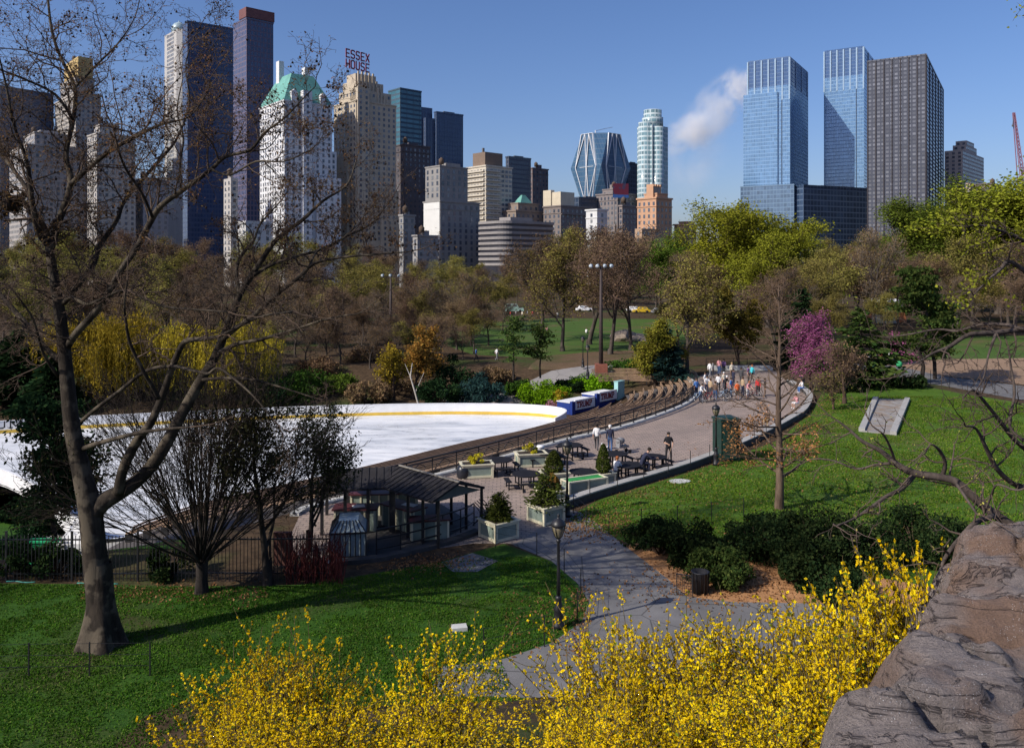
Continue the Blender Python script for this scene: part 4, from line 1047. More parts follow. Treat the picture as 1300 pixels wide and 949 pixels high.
L_willow = mat_leaf('yellow_willow_leaves', [(0.281, 0.215, 0.020), (0.431, 0.337, 0.035), (0.187, 0.145, 0.020)], .35)
L_rust = mat_leaf('rusty_leaves', [(0.20, 0.09, 0.025), (0.30, 0.15, 0.03), (0.16, 0.12, 0.03)], .4)

# ---- prototypes of the woodland behind (unit: metres; each about 18 m tall)
def deciduous(seed, H=18, spread_=1.0, trunk=.3, twig_m=T_brown, leaf=None, nleaf=3000, lsize=.16, bark=B_grey, limbs=(8, 10), fine=(6, 8), forkh=.24, upk=.35, jit=.35, tr=.06):
    rng = random.Random(seed); nr = np.random.default_rng(seed)
    cfg = [dict(seg=H * .09, wig=.06, up=.04, kids=limbs, t0=forkh, ang=(25, 62), ratio=(.52 * spread_, .72 * spread_), short=.42, rr=.55, taper=.3, upkid=upk),
           dict(seg=H * .06, wig=.15, up=.05, kids=fine, t0=.2, ang=(25, 60), ratio=(.45, .65), short=.35, rr=.5, taper=.35, upkid=.18),
           dict(seg=H * .05, wig=.2, up=.04, kids=(6, 7), t0=.12, ang=(25, 65), ratio=(.5, .75), short=.3, rr=.55, taper=.4, rmin=tr * .75, upkid=.1),
           dict(seg=H * .03, wig=.25, up=.03, kids=(3, 4), t0=.1, ang=(25, 60), ratio=(.5, .8), rr=.7, taper=.5, rmin=tr * .5),
           dict(seg=H * .03, wig=.25, up=.02, kids=0, taper=.5, rr=1, ang=(0, 1), ratio=(1, 1))]
    out = {}
    branch(rng, (0, 0, -.3), (rng.uniform(-.05, .05), rng.uniform(-.05, .05), 1), H * .78, trunk, 0, cfg, out)
    tm = MB(); poly_tubes(tm, out[0], 9); poly_tubes(tm, out[1], 6); poly_tubes(tm, out[2], 4)
    tm.tube([(0, 0, -.4), (0, 0, .25), (0, 0, .9)], [trunk * 1.7, trunk * 1.25, trunk], 9, cap=False)
    cm = MB(); poly_tubes(cm, out[3], 3)
    for pts, rad in out[4]: cm.tube([pts[0], pts[-1]], [rad[0], rad[-1] * .6], 3, cap=False)
    tme = tm.mesh('trunk', [bark])
    cme = cm.mesh('crown', [twig_m])
    if leaf:
        pts = spread(out[4], nleaf, nr, jit, .2)
        lme = quads_np(pts, lsize, nr, 'leaf', leaf)
        cme = join_mesh('crown', [cme, lme])
    zz = np.empty(len(cme.vertices) * 3); cme.vertices.foreach_get('co', zz)
    return dict(trunk=tme, crown=cme, H=float(np.percentile(zz[2::3], 99.3)))
def conifer(seed, H=14, R=3.2, leaf=L_ever, bark=B_dark, layers=22, droop=-.15, gap=.12, lsize=.22, dens=26, irregular=.25, base=.08):
    rng = random.Random(seed); nr = np.random.default_rng(seed)
    tm = MB(); tm.tube([(0, 0, -.3), (0, 0, H * .5), (0, 0, H)], [H * .018, H * .012, .03], 7, cap=False)
    cen = []; axs = []
    for k in range(layers):
        f = base + (1 - base) * k / layers; z = H * f
        rr = R * (1 - f) ** .85 * rng.uniform(1 - irregular, 1 + irregular * .5) + .15
        nb = max(4, int(9 - 4 * f))
        for j in range(nb):
            if rng.random() < gap: continue
            th = 2 * PI * (j + rng.random()) / nb; L = rr * rng.uniform(.7, 1.1)
            e = Vector((math.cos(th) * L, math.sin(th) * L, z + droop * L + rng.uniform(-.2, .2)))
            tm.tube([(0, 0, z), e.lerp(Vector((0, 0, z)), .4), e], [.05, .03, .012], 3, cap=False)
            n = int(dens * (L / R + .25))
            for q in range(n):
                t = .25 + .75 * math.sqrt((q + rng.random()) / n); s = .10 * L + .12
                cen.append((e.x * t + rng.gauss(0, s), e.y * t + rng.gauss(0, s), z + (e.z - z) * t + rng.gauss(0, .10) - .05)); axs.append((e.x / L, e.y / L, -.1))
    return dict(trunk=tm.mesh('trunk', [bark]), crown=quads_np(cen, lsize, nr, 'crown', leaf, elong=1.5, axes=axs), H=H)
def pine(seed, H=11, leaf=L_pine, nb=26, lsize=.18, R=3.0, base=.3, clump=.55, per=150, bark=B_dark):
    """open-crowned pine: plates of needles at the ends of level limbs"""
    rng = random.Random(seed); nr = np.random.default_rng(seed)
    tm = MB(); path = [Vector((rng.gauss(0, .12) * i, rng.gauss(0, .1) * i, H * i / 6 - .3 * (i == 0))) for i in range(7)]
    tm.tube(path, [H * .02 * (1 - .13 * i) for i in range(7)], 8, cap=False)
    cen = []
    for k in range(nb):
        f = base + (1 - base) * (k + rng.random()) / nb; x = f * 6; i = min(5, int(x)); p = path[i].lerp(path[i + 1], x - i)
        th = rng.uniform(0, 2 * PI); L = R * (1.1 - f) ** .6 * rng.uniform(.55, 1.15)
        e = p + Vector((math.cos(th) * L, math.sin(th) * L, rng.uniform(-.1, .45) * L * .6))
        m = p.lerp(e, .5) + Vector((0, 0, rng.uniform(-.2, .2)))
        tm.tube([p, m, e], [.07 * (1.2 - f), .045 * (1.2 - f), .012], 4, cap=False)
        for q in range(3):
            c = m.lerp(e, q / 2) + Vector((rng.gauss(0, .25), rng.gauss(0, .25), 0)); s = clump * rng.uniform(.7, 1.2)
            P_ = nr.normal(size=(per // 3, 3)) * np.array([s, s, s * .3]) + np.array(c)
            cen.extend(P_.tolist())
    return dict(trunk=tm.mesh('trunk', [bark]), crown=quads_np(cen, lsize, nr, 'crown', leaf, elong=1.2), H=H)
def lobes(seed, R, H, leaf, n=2600, lsize=.12, nl=14, bark=B_brown, stem=True, twig=T_brown, z0=.0, shell=.45):
    """rounded shrub or small crown: leaf clumps of many sizes, gaps between them"""
    rng = random.Random(seed); nr = np.random.default_rng(seed)
    cen = []; tm = MB()
    for k in range(nl):
        th = rng.uniform(0, 2 * PI); f = rng.random(); rr = R * math.sqrt(rng.random()) * .8
        hz = z0 + H * (.15 + .75 * f) * (1 - .55 * (rr / R) ** 2)
        s = R * rng.uniform(.18, .36)
        c = np.array([math.cos(th) * rr, math.sin(th) * rr, hz])
        d = nr.normal(size=(n // nl, 3)); d /= np.linalg.norm(d, axis=1, keepdims=True)
        rad = s * (1 - shell * nr.random((n // nl, 1)) ** 2) * nr.normal(1, .13, (n // nl, 1))
        q = c + d * rad * np.array([1, 1, .8]); q[:, 2] = np.maximum(q[:, 2], .03)
        cen.append(q)
        tm.tube([(0, 0, -.1), (c[0] * .4, c[1] * .4, hz * .55), tuple(c)], [.05, .035, .012], 4, cap=False)
    cen = np.concatenate(cen)
    return dict(trunk=tm.mesh('stem', [bark]), crown=quads_np(cen, lsize, nr, 'foliage', leaf), H=H)
PROTO = dict(
    bare=[deciduous(1, twig_m=T_brown, leaf=L_bud, nleaf=7000, lsize=.11, jit=.5), deciduous(2, twig_m=T_grey, leaf=L_bud, nleaf=5500, lsize=.11, spread_=.95, jit=.5), deciduous(3, twig_m=T_red, leaf=L_rbud, nleaf=8000, lsize=.11, spread_=1.15, jit=.5)],
    bud=[deciduous(4, twig_m=T_olive, leaf=L_olive, nleaf=9500, lsize=.14, jit=.45), deciduous(5, twig_m=T_olive, leaf=L_olive, nleaf=10500, lsize=.14, spread_=1.15, jit=.45), deciduous(6, twig_m=T_brown, leaf=L_olive, nleaf=8000, lsize=.14, spread_=.9, jit=.45)],
    lime=[deciduous(7, twig_m=T_olive, leaf=L_lime, nleaf=30000, lsize=.15, spread_=1.3, jit=.55, forkh=.14), deciduous(8, twig_m=T_olive, leaf=L_lime, nleaf=28000, lsize=.15, spread_=1.2, jit=.55, forkh=.14)],
    green=[deciduous(9, twig_m=T_olive, leaf=L_green, nleaf=32000, lsize=.15, spread_=1.35, jit=.55, forkh=.12)],
    acid=[deciduous(10, twig_m=T_olive, leaf=L_acid, nleaf=18000, lsize=.15, spread_=1.0, jit=.5, forkh=.2)],
    ever=[conifer(11), conifer(12, R=3.8)],
)
def plant(name, proto, label, cat, x, y, s=1.0, rz=0.0, group=None, sz=None, z=None, lean=0.0):
    o = thing(name, label, cat, (x, y, gz(x, y) if z is None else z), rz, group)
    o.scale = (s, s, sz or s); o.rotation_euler.x = lean
    link('trunk' if proto['trunk'].name.startswith('trunk') else 'stem', proto['trunk'], o)
    link('crown' if proto['crown'].name.startswith('crown') else 'foliage', proto['crown'], o)
    return o

# ---- the woodland: front row to back row. (kind, px, top row, base distance, width factor, [word])
LAND = [(-400, 'below the far left slab'), (60, 'below the gold topped tower'), (150, 'below the domed tower'), (250, 'below the dark blue slab'), (320, 'below the green roofed tower'), (440, 'below the tan hotel'), (515, 'below the dark brown tower'), (560, 'below the grey stepped block'), (612, 'below the rounded apartment block'), (705, 'below the cream boxy roof block'), (760, 'below the lattice glass tower'), (830, 'below the orange brick house'), (885, 'left of the twin towers'), (950, 'below the left twin tower'), (1030, 'between the twin towers'), (1100, 'below the dark bronze tower'), (1200, 'below the beige apartment tower'), (1265, 'below the crane')]
def landmark(px):
    return [t for (a, t) in LAND if px >= a][-1]
KWORD = dict(bare='bare brown tree', bud='olive budding tree', lime='yellow-green tree', green='green leafing tree', acid='acid yellow tree', ever='dark conifer')
SIZEW = lambda h: 'low' if h < 12 else 'tall' if h > 19 else 'medium'
WOOD = []
rw = random.Random(77)
def wood(kind, px, top, Y, wf=1.0):
    H = CZ + (HY - top) / F * Y
    WOOD.append((kind, px, Y, H, wf))
# back row below the skyline (top rows read from the photo)
for i, px in enumerate(range(-40, 1400, 34)):
    prof = np.interp(px, [-40, 0, 150, 300, 420, 480, 560, 650, 700, 760, 830, 870, 1000, 1080, 1150, 1300], [282, 292, 292, 296, 300, 300, 324, 318, 300, 284, 292, 300, 290, 298, 280, 268])
    kind = rw.choice(['bud', 'bare', 'bud', 'lime' if 560 < px < 720 and i % 3 == 0 else 'bare', 'bud'])
    if px < 320: kind = rw.choice(['bud', 'bud', 'bare'])
    wood(kind, px + rw.uniform(-9, 9), prof + rw.uniform(0, 14), rw.uniform(290, 330), rw.uniform(1.0, 1.3))
for i, px in enumerate(range(-60, 1400, 42)):
    prof = np.interp(px, [-40, 0, 150, 300, 420, 480, 560, 650, 700, 760, 860, 1000, 1080, 1150, 1300], [300, 312, 310, 310, 318, 318, 338, 328, 308, 300, 308, 310, 318, 300, 290])
    kind = rw.choice(['bare', 'bud', 'bud', 'bare', 'lime' if i % 4 == 1 else 'bud', 'ever' if i % 9 == 4 else 'bare'])
    wood(kind, px + rw.uniform(-12, 12), prof + rw.uniform(0, 16), rw.uniform(215, 265), rw.uniform(1.0, 1.25))
for px, top, Y, k in [(-30, 345, 135, 'bare'), (35, 335, 140, 'bud'), (95, 345, 132, 'bare'), (160, 340, 140, 'bare'), (215, 338, 128, 'bud'), (262, 345, 142, 'bare'), (318, 342, 130, 'bare'), (352, 352, 118, 'bare'), (395, 338, 140, 'bare'), (432, 362, 112, 'bare'), (455, 336, 150, 'bud'), (510, 345, 135, 'bare'), (545, 352, 125, 'bare'), (590, 345, 150, 'bare'), (520, 385, 108, 'bare'), (580, 378, 118, 'bare'), (615, 352, 160, 'bud')]:
    wood(k, px, top, Y, rw.uniform(.95, 1.2))
for i, px in enumerate(range(-50, 1400, 38)):
    if 600 < px < 850: continue
    top = np.interp(px, [-50, 200, 420, 600, 850, 1000, 1150, 1300], [322, 326, 335, 345, 325, 335, 330, 315])
    wood(rw.choice(['bare', 'bud', 'bud']), px + rw.uniform(-12, 12), top - 8 + rw.uniform(0, 18), rw.uniform(165, 205), rw.uniform(1.05, 1.3))
for i, px in enumerate(range(-60, 640, 33)):
    wood(rw.choice(['bare', 'bare', 'bare', 'bud']), px + rw.uniform(-10, 10), 352 + rw.uniform(0, 24) + (12 if px > 450 else 0), rw.uniform(118, 150), rw.uniform(1.05, 1.3))
for px, top, Y, k in [(285, 385, 106, 'bare'), (330, 392, 102, 'bare'), (375, 380, 108, 'bare'), (415, 395, 100, 'bare'), (458, 388, 106, 'bare'), (492, 400, 99, 'bare'), (545, 398, 104, 'bare'), (602, 392, 112, 'bud'), (-10, 380, 104, 'bare'), (620, 385, 124, 'bare'), (1060, 372, 118, 'bud'), (1125, 372, 130, 'bud'), (1215, 350, 135, 'bare'), (1255, 345, 140, 'bud'), (1310, 350, 130, 'bare'), (985, 352, 118, 'bare'), (1010, 330, 140, 'bud'), (862, 372, 118, 'bud'), (300, 402, 98, 'bare'), (350, 408, 97, 'bud'), (388, 412, 99, 'bare'), (432, 405, 101, 'bare'), (470, 415, 97, 'bare'), (518, 408, 103, 'bud'), (562, 402, 99, 'bare'), (588, 412, 106, 'bare'), (405, 372, 122, 'bud'), (478, 368, 126, 'bare'), (548, 366, 128, 'bare'), (340, 366, 124, 'bare'), (270, 370, 118, 'bare')]:
    wood(k, px, top, Y, rw.uniform(1.05, 1.25))
# named individuals of the middle ground
for px, top, Y, k, wf in [(688, 300, 130, 'bare', 1.15), (714, 296, 116, 'bud', 1.05), (748, 285, 126, 'bare', 1.25), (775, 290, 112, 'bare', 1.15), (801, 300, 118, 'bare', .95), (872, 322, 92, 'bud', 1.1), (840, 298, 190, 'green', 1.2), (938, 262, 175, 'lime', 1.35), (975, 292, 160, 'lime', 1.1), (892, 298, 200, 'acid', 1.0), (1040, 318, 150, 'bud', 1.2), (1005, 338, 130, 'bare', 1.1), (1085, 312, 165, 'bare', 1.15), (1110, 290, 150, 'bare', .9), (1140, 330, 160, 'bare', 1.0), (1205, 238, 215, 'green', 1.5), (1268, 232, 205, 'lime', 1.5), (1330, 250, 200, 'lime', 1.4), (1160, 262, 225, 'green', 1.2), (1235, 300, 170, 'bud', 1.2), (1290, 310, 150, 'bare', 1.2), (1190, 325, 150, 'bare', 1.1), (1340, 320, 130, 'bare', 1.2), (640, 345, 175, 'bud', 1.1), (668, 352, 190, 'bare', 1.0)]:
    wood(k, px, top, Y, wf)
used = {}
items = []
for kind, px, Y, H, wf in WOOD:
    row = 'front row' if Y < 118 else 'second row' if Y < 160 else 'middle row' if Y < 275 else 'back row'
    items.append((kind, px, Y, H, wf, '%s %s, %s, %s' % (SIZEW(H), KWORD[kind], row, landmark(px))))
from collections import defaultdict
same = defaultdict(list)
for i, it in enumerate(items): same[it[5]].append(i)
ORD = ['leftmost'] + [w_ + ' from left' for w_ in 'second third fourth fifth sixth seventh eighth ninth tenth eleventh twelfth'.split()]
labels = [None] * len(items)
for lab, idx in same.items():
    idx.sort(key=lambda i: items[i][1] / 1.0)
    for k, i in enumerate(idx):
        labels[i] = lab if len(idx) == 1 else '%s, %s' % (lab, ORD[k])
for (kind, px, Y, H, wf, _), lab in zip(items, labels):
    x = (px - CX) / F * Y
    p = rw.choice(PROTO[kind]); sc = H / p['H']
    o = plant('conifer_tree' if kind == 'ever' else 'bare_tree' if kind == 'bare' else 'leafing_tree', p, lab, 'tree', x, Y, sc * wf * (1.12 if kind != 'ever' else 1), rw.uniform(0, 6.28), 'trees of the park wood', sz=sc, z=0)

# ---- single small trees and shrubs of the middle ground
def shrub(seed, label, px, py, R, H, leaf, z=0.0, name='shrub', n=2600, lsize=.11, nl=14, cat='shrub', group=None, Y=None):
    p = lobes(seed, R, H, leaf, n, lsize, nl)
    q = P(px, py, z) if Y is None else Vector(((px - CX) / F * Y, Y, z))
    return plant(name, p, label, cat, q.x, q.y, 1, seed, group, z=z)
L_limesh = mat_leaf('lime_shrub_leaves', [(0.10, 0.24, 0.008), (0.20, 0.38, 0.014)], .5)
L_gold = mat_leaf('gold_shrub_leaves', [(0.28, 0.21, 0.02), (0.42, 0.33, 0.03)], .5)
L_mid = mat_leaf('mid_green_leaves', [(0.025, 0.06, 0.010), (0.06, 0.11, 0.018)], .5)
L_pinkf = mat_leaf('pink_azalea', [(0.45, 0.14, 0.22), (0.55, 0.28, 0.32), (0.08, 0.10, 0.03)], .6)
def bank(seed, label, px, top, Y, R, leaf, n=3600, nl=20, lsize=.13, cat='shrub'):
    x = (px - CX) / F * Y; z = gz(x, Y) - .05; H = max(.5, zpx(top, Y) - z)
    return plant('shrub', lobes(seed, R, H, leaf, n, lsize, nl), label, cat, x, Y, 1, seed, None, z=z)
bank(201, 'bright lime green rounded shrub left of the gold shrub behind the rink end', 690, 481, 88, 2.9, L_limesh, 5600, 26, .11)
bank(202, 'bright lime green rounded shrub directly above the blue and white stand', 757, 480, 92, 3.2, L_limesh, 5600, 26, .11)
bank(203, 'small golden yellow shrub between two lime green ones', 711, 490, 86, 1.2, L_gold, 1800, 14, .09)
bank(204, 'dark green shrub squeezed behind the gold shrub', 727, 483, 92, 2.2, L_ever, 2800, 16)
bank(205, 'low pink flowering shrub by the end of the rink boards', 703, 508, 84, 1.3, L_pinkf, 1500, 14, .07)
bank(206, 'low green bush at the foot of the floodlight mast', 798, 463, 97, 3.2, L_mid, 3800, 22)
bank(207, 'mid green bush beside the far bench rows', 842, 466, 96, 2.2, L_mid, 2600, 18)
bank(208, 'dark weeping evergreen bush above the far boards of the rink', 612, 475, 88, 2.6, L_spruce, 4600, 22)
for sd, px, top, Y, R, lf, lab in [(209, 578, 440, 91, 3.3, L_ever, 'dark evergreen bush behind the far rink boards right of the pale birch'), (210, 556, 478, 87, 2.4, L_ever, 'low dark bush at the foot of the pale birch'), (211, 430, 478, 92, 3.0, L_green, 'small fresh green bush behind the rink right of the willow'), (212, 380, 470, 89, 3.4, L_mid, 'olive green bush at the right foot of the weeping willow'), (213, 655, 478, 91, 2.2, L_mid, 'dull green bush left of the lime green shrubs'), (214, 465, 484, 88, 2.8, L_bud, 'brown twiggy bush behind the far rink boards'), (215, 500, 470, 92, 2.8, L_rbud, 'brown twiggy bush left of the orange leafing birch'), (218, 340, 482, 87, 2.8, L_ever, 'dark bush behind the yellow strip of the rink boards'), (219, 405, 455, 97, 3.0, L_bud, 'brown thicket behind the small fresh green bush'), (220, 300, 470, 92, 3.2, L_ever, 'black-green bush between the two weeping willows and the boards'), (229, 628, 468, 95, 2.4, L_bud, 'brown thicket between weeping bush and slim pines'), (230, 535, 455, 99, 3.2, L_bud, 'brown thicket behind the orange leafing tree'), (246, 470, 440, 104, 3.6, L_rbud, 'tall brown thicket on the slope behind the rink')]:
    bank(sd, lab, px, top, Y, R, lf)
# young olive trees, spruce, redbuds
def small_tree(seed, label, px, py, top, leaf, twig, spread_=1.0, nleaf=5000, lsize=.13, name='small_tree', wf=1.0, bark=B_brown, trunk=.16, forkh=.12, cat='tree', upk=.45, tr=.025, jit=.25):
    q = P(px, py) if py < 1000 else Vector(((px - CX) / F * (py - 1000), py - 1000, 0)); z0 = gz(q.x, q.y); H = zpx(top, q.y) - z0
    p = deciduous(seed, H=H, spread_=spread_, trunk=trunk, twig_m=twig, leaf=leaf, nleaf=nleaf, lsize=lsize, bark=bark, forkh=forkh, upk=upk, tr=tr, jit=jit)
    k_ = H / p['H']; return plant(name, p, label, cat, q.x, q.y, wf * (k_ + 1) / 2, seed, z=z0, sz=k_)
L_olivebright = mat_leaf('young_olive_leaves', [(0.11, 0.105, 0.014), (0.18, 0.165, 0.022), (0.14, 0.105, 0.022)], .4)
L_ochre = mat_leaf('ochre_olive_leaves', [(0.10, 0.08, 0.016), (0.155, 0.125, 0.022)], .4)
small_tree(221, 'dense olive yellow young tree left of the blue spruce', 832, 478, 408, L_olivebright, T_olive, 1.15, 12000, .12, forkh=.06)
small_tree(222, 'broad ochre green young tree behind the crowd on the plaza', 938, 468, 366, L_ochre, T_olive, 1.1, 14000, .15, forkh=.06, wf=.9)
small_tree(223, 'orange and gold leafing tree with a pale stem above the far rink boards', 525, 1090, 416, L_rust, T_olive, 1.0, 6000, .13, forkh=.2)
small_tree(224, 'thin gold leafing tree left of the orange one above the rink', 500, 1089, 440, L_willow, T_olive, .9, 2600, .11, forkh=.2)
small_tree(225, 'magenta redbud in full blossom behind the bare young oak', 1030, 497, 398, L_red, T_red, 1.25, 8000, .085, name='redbud_tree', wf=1.0, forkh=.1, upk=.25)
small_tree(226, 'smaller pinkish redbud beyond the two pines path', 1137, 462, 426, L_red, T_red, 1.2, 1800, .12, name='redbud_tree', forkh=.1)
small_tree(227, 'brown twiggy small tree right of the magenta redbud', 1072, 512, 432, L_bud, T_red, 1.2, 900, .08, forkh=.1)
small_tree(228, 'thin twiggy tree beside the paved slab on the lawn', 1058, 520, 470, L_olive, T_brown, 1.1, 500, .06, forkh=.1, trunk=.07)
p = conifer(231, 5.2, 2.2, L_spruce, layers=20, lsize=.16, dens=34); q = P(848, 479); plant('spruce_tree', p, 'small blue-green spruce beside the olive young tree', 'tree', q.x, q.y, 1, 0, z=0)
p = conifer(232, 8.0, 4.4, L_pine, layers=18, lsize=.2, dens=40, droop=-.02, irregular=.4); q = P(1093, 490); plant('evergreen_tree', p, 'broad tiered green evergreen right of the magenta redbud', 'tree', q.x, q.y, 1, 0, z=0)
p = conifer(233, 9.5, 4.6, L_ever, layers=20, lsize=.22, dens=40, irregular=.35); q = P(1018, 466); plant('evergreen_tree', p, 'dark evergreen rising behind the magenta redbud', 'tree', q.x, q.y, 1, 0, z=0)
p = pine(234, 11.5, nb=30, R=3.6, per=260, lsize=.16, base=.22); q = P(1169, 489); plant('pine_tree', p, 'left and nearer of two open crowned pines by the fenced path', 'tree', q.x, q.y, 1, 0, z=0)
p = pine(235, 10.5, nb=26, R=3.2, per=240, lsize=.16, base=.25); q = P(1187, 481); plant('pine_tree', p, 'right and farther of two open crowned pines by the fenced path', 'tree', q.x, q.y, 1, 2, z=0)
for sd, px, py, H, lab in [(236, 652, 478, 6.5, 'left of two slim pines between the path and the lime shrubs'), (237, 686, 476, 5.6, 'right of two slim pines between the path and the lime shrubs')]:
    p = pine(sd, H, nb=18, R=1.5, per=75, lsize=.13, base=.3, clump=.4); q = P(px, py); plant('pine_tree', p, lab, 'tree', q.x, q.y, 1, sd, z=0)
# white stemmed birch of the far bank
q = Q(532, 505, 86); q.z = gz(q.x, 86); mb = MB(); mb.tube([q, q + Vector((-.4, 0, 1.5)), q + Vector((-.9, 0, 3.2)), q + Vector((-.7, 0, 4.6))], [.1, .09, .07, .03], 6, cap=False)
mb.tube([q + Vector((-.9, 0, 3.2)), q + Vector((-1.5, .2, 4.5))], [.05, .02], 5, cap=False); mb.tube([q + Vector((-.4, 0, 1.5)), q + Vector((.5, .2, 3.6))], [.05, .02], 5, cap=False)
tag(mb.build('birch_tree', mat_plain('white_birch_bark', (0.52, 0.48, 0.42), .8, .4, 4, .1)), 'crooked white birch stem with few branches above the far rink boards', 'tree')
# weeping willow: arching limbs with hanging curtains
def willow(seed, H, R, n=420):
    rng = random.Random(seed); nr = np.random.default_rng(seed)
    tm = MB(); tm.tube([(0, 0, -.3), (.2, 0, H * .25), (0, .1, H * .45)], [.5, .42, .3], 9, cap=False)
    tops = []
    for k in range(26):
        th = 2 * PI * (k + rng.random()) / 26; rr = R * rng.uniform(.35, .92); hz = H * (1 - .42 * (rr / R) ** 2) * rng.uniform(.86, 1.0)
        e = Vector((math.cos(th) * rr, math.sin(th) * rr, hz)); a = Vector((0, 0, H * rng.uniform(.25, .45)))
        m = a.lerp(e, .5) + Vector((0, 0, H * .12))
        L = catmull([a, m, e], 4); tm.tube(L, [.16 * (1 - .1 * i) * .8 for i in range(len(L))], 5, cap=False); tops += L[4:]
    cen = []; axs = []; sm = MB()
    for k in range(n):
        t = rng.choice(tops); p = t + Vector((rng.gauss(0, R * .11), rng.gauss(0, R * .11), rng.gauss(0, .25)))
        z1 = max(.5, p.z - rng.uniform(.25, .8) * H * rng.uniform(.5, 1))
        dx, dy = rng.gauss(0, .2), rng.gauss(0, .2)
        sm.tube([p, (p.x + dx, p.y + dy, z1)], [.014, .008], 3, cap=False)
        m = int((p.z - z1) / .14)
        for i in range(m):
            f = i / m; cen.append((p.x + dx * f + rng.gauss(0, .10), p.y + dy * f + rng.gauss(0, .10), p.z + (z1 - p.z) * f)); axs.append((rng.gauss(0, .25), rng.gauss(0, .25), -1))
    lm = quads_np(cen, .10, nr, 'leaf', L_willow, elong=1.3, axes=axs)
    return dict(trunk=tm.mesh('trunk', [B_dark]), crown=join_mesh('crown', [sm.mesh('crown', [L_willow]), lm]), H=H)
def bankpt(px, Y): x = (px - CX) / F * Y; return Vector((x, Y, gz(x, Y)))
for sd, px, top, Y, R, n, lab in [(240, 135, 388, 87, 7.2, 1500, 'left of two yellow weeping willows behind the rink, seen past the sycamore trunk'), (241, 268, 398, 89, 8.0, 1300, 'right of two yellow weeping willows behind the rink, darker and wider')]:
    q = bankpt(px, Y); plant('weeping_willow', willow(sd, zpx(top, Y) - q.z, R, n), lab, 'tree', q.x, q.y, 1, 0, 'yellow weeping willows', z=q.z)
for sd, px, top, Y, R, lab in [(242, 22, 418, 84, 4.4, 'large dark evergreen at the left edge behind the rink'), (243, -25, 412, 86, 5, 'dark evergreen cut by the left picture edge behind the rink'), (244, 66, 450, 82, 3.4, 'lower dark evergreen left of the yellow willow')]:
    q = bankpt(px, Y); plant('evergreen_tree', conifer(sd, zpx(top, Y) - q.z, R, L_ever, layers=24, lsize=.24, dens=54, irregular=.3), lab, 'tree', q.x, q.y, 1, sd, z=q.z)
q = P(20, 672); plant('pine_tree', pine(247, 2.6, L_ever, nb=22, R=1.6, per=260, lsize=.085, base=.12, clump=.38), 'lower dark pine at the left edge in front of the rink', 'tree', q.x, q.y, 1, 2, z=gz(q.x, q.y) - .1)
q = P(70, 672); plant('pine_tree', pine(245, 6.0, L_ever, nb=40, R=1.8, per=360, lsize=.085, base=.14, clump=.40), 'dark pine standing in front of the rink just left of the sycamore trunk', 'tree', q.x, q.y, 1, 0, z=-.2)
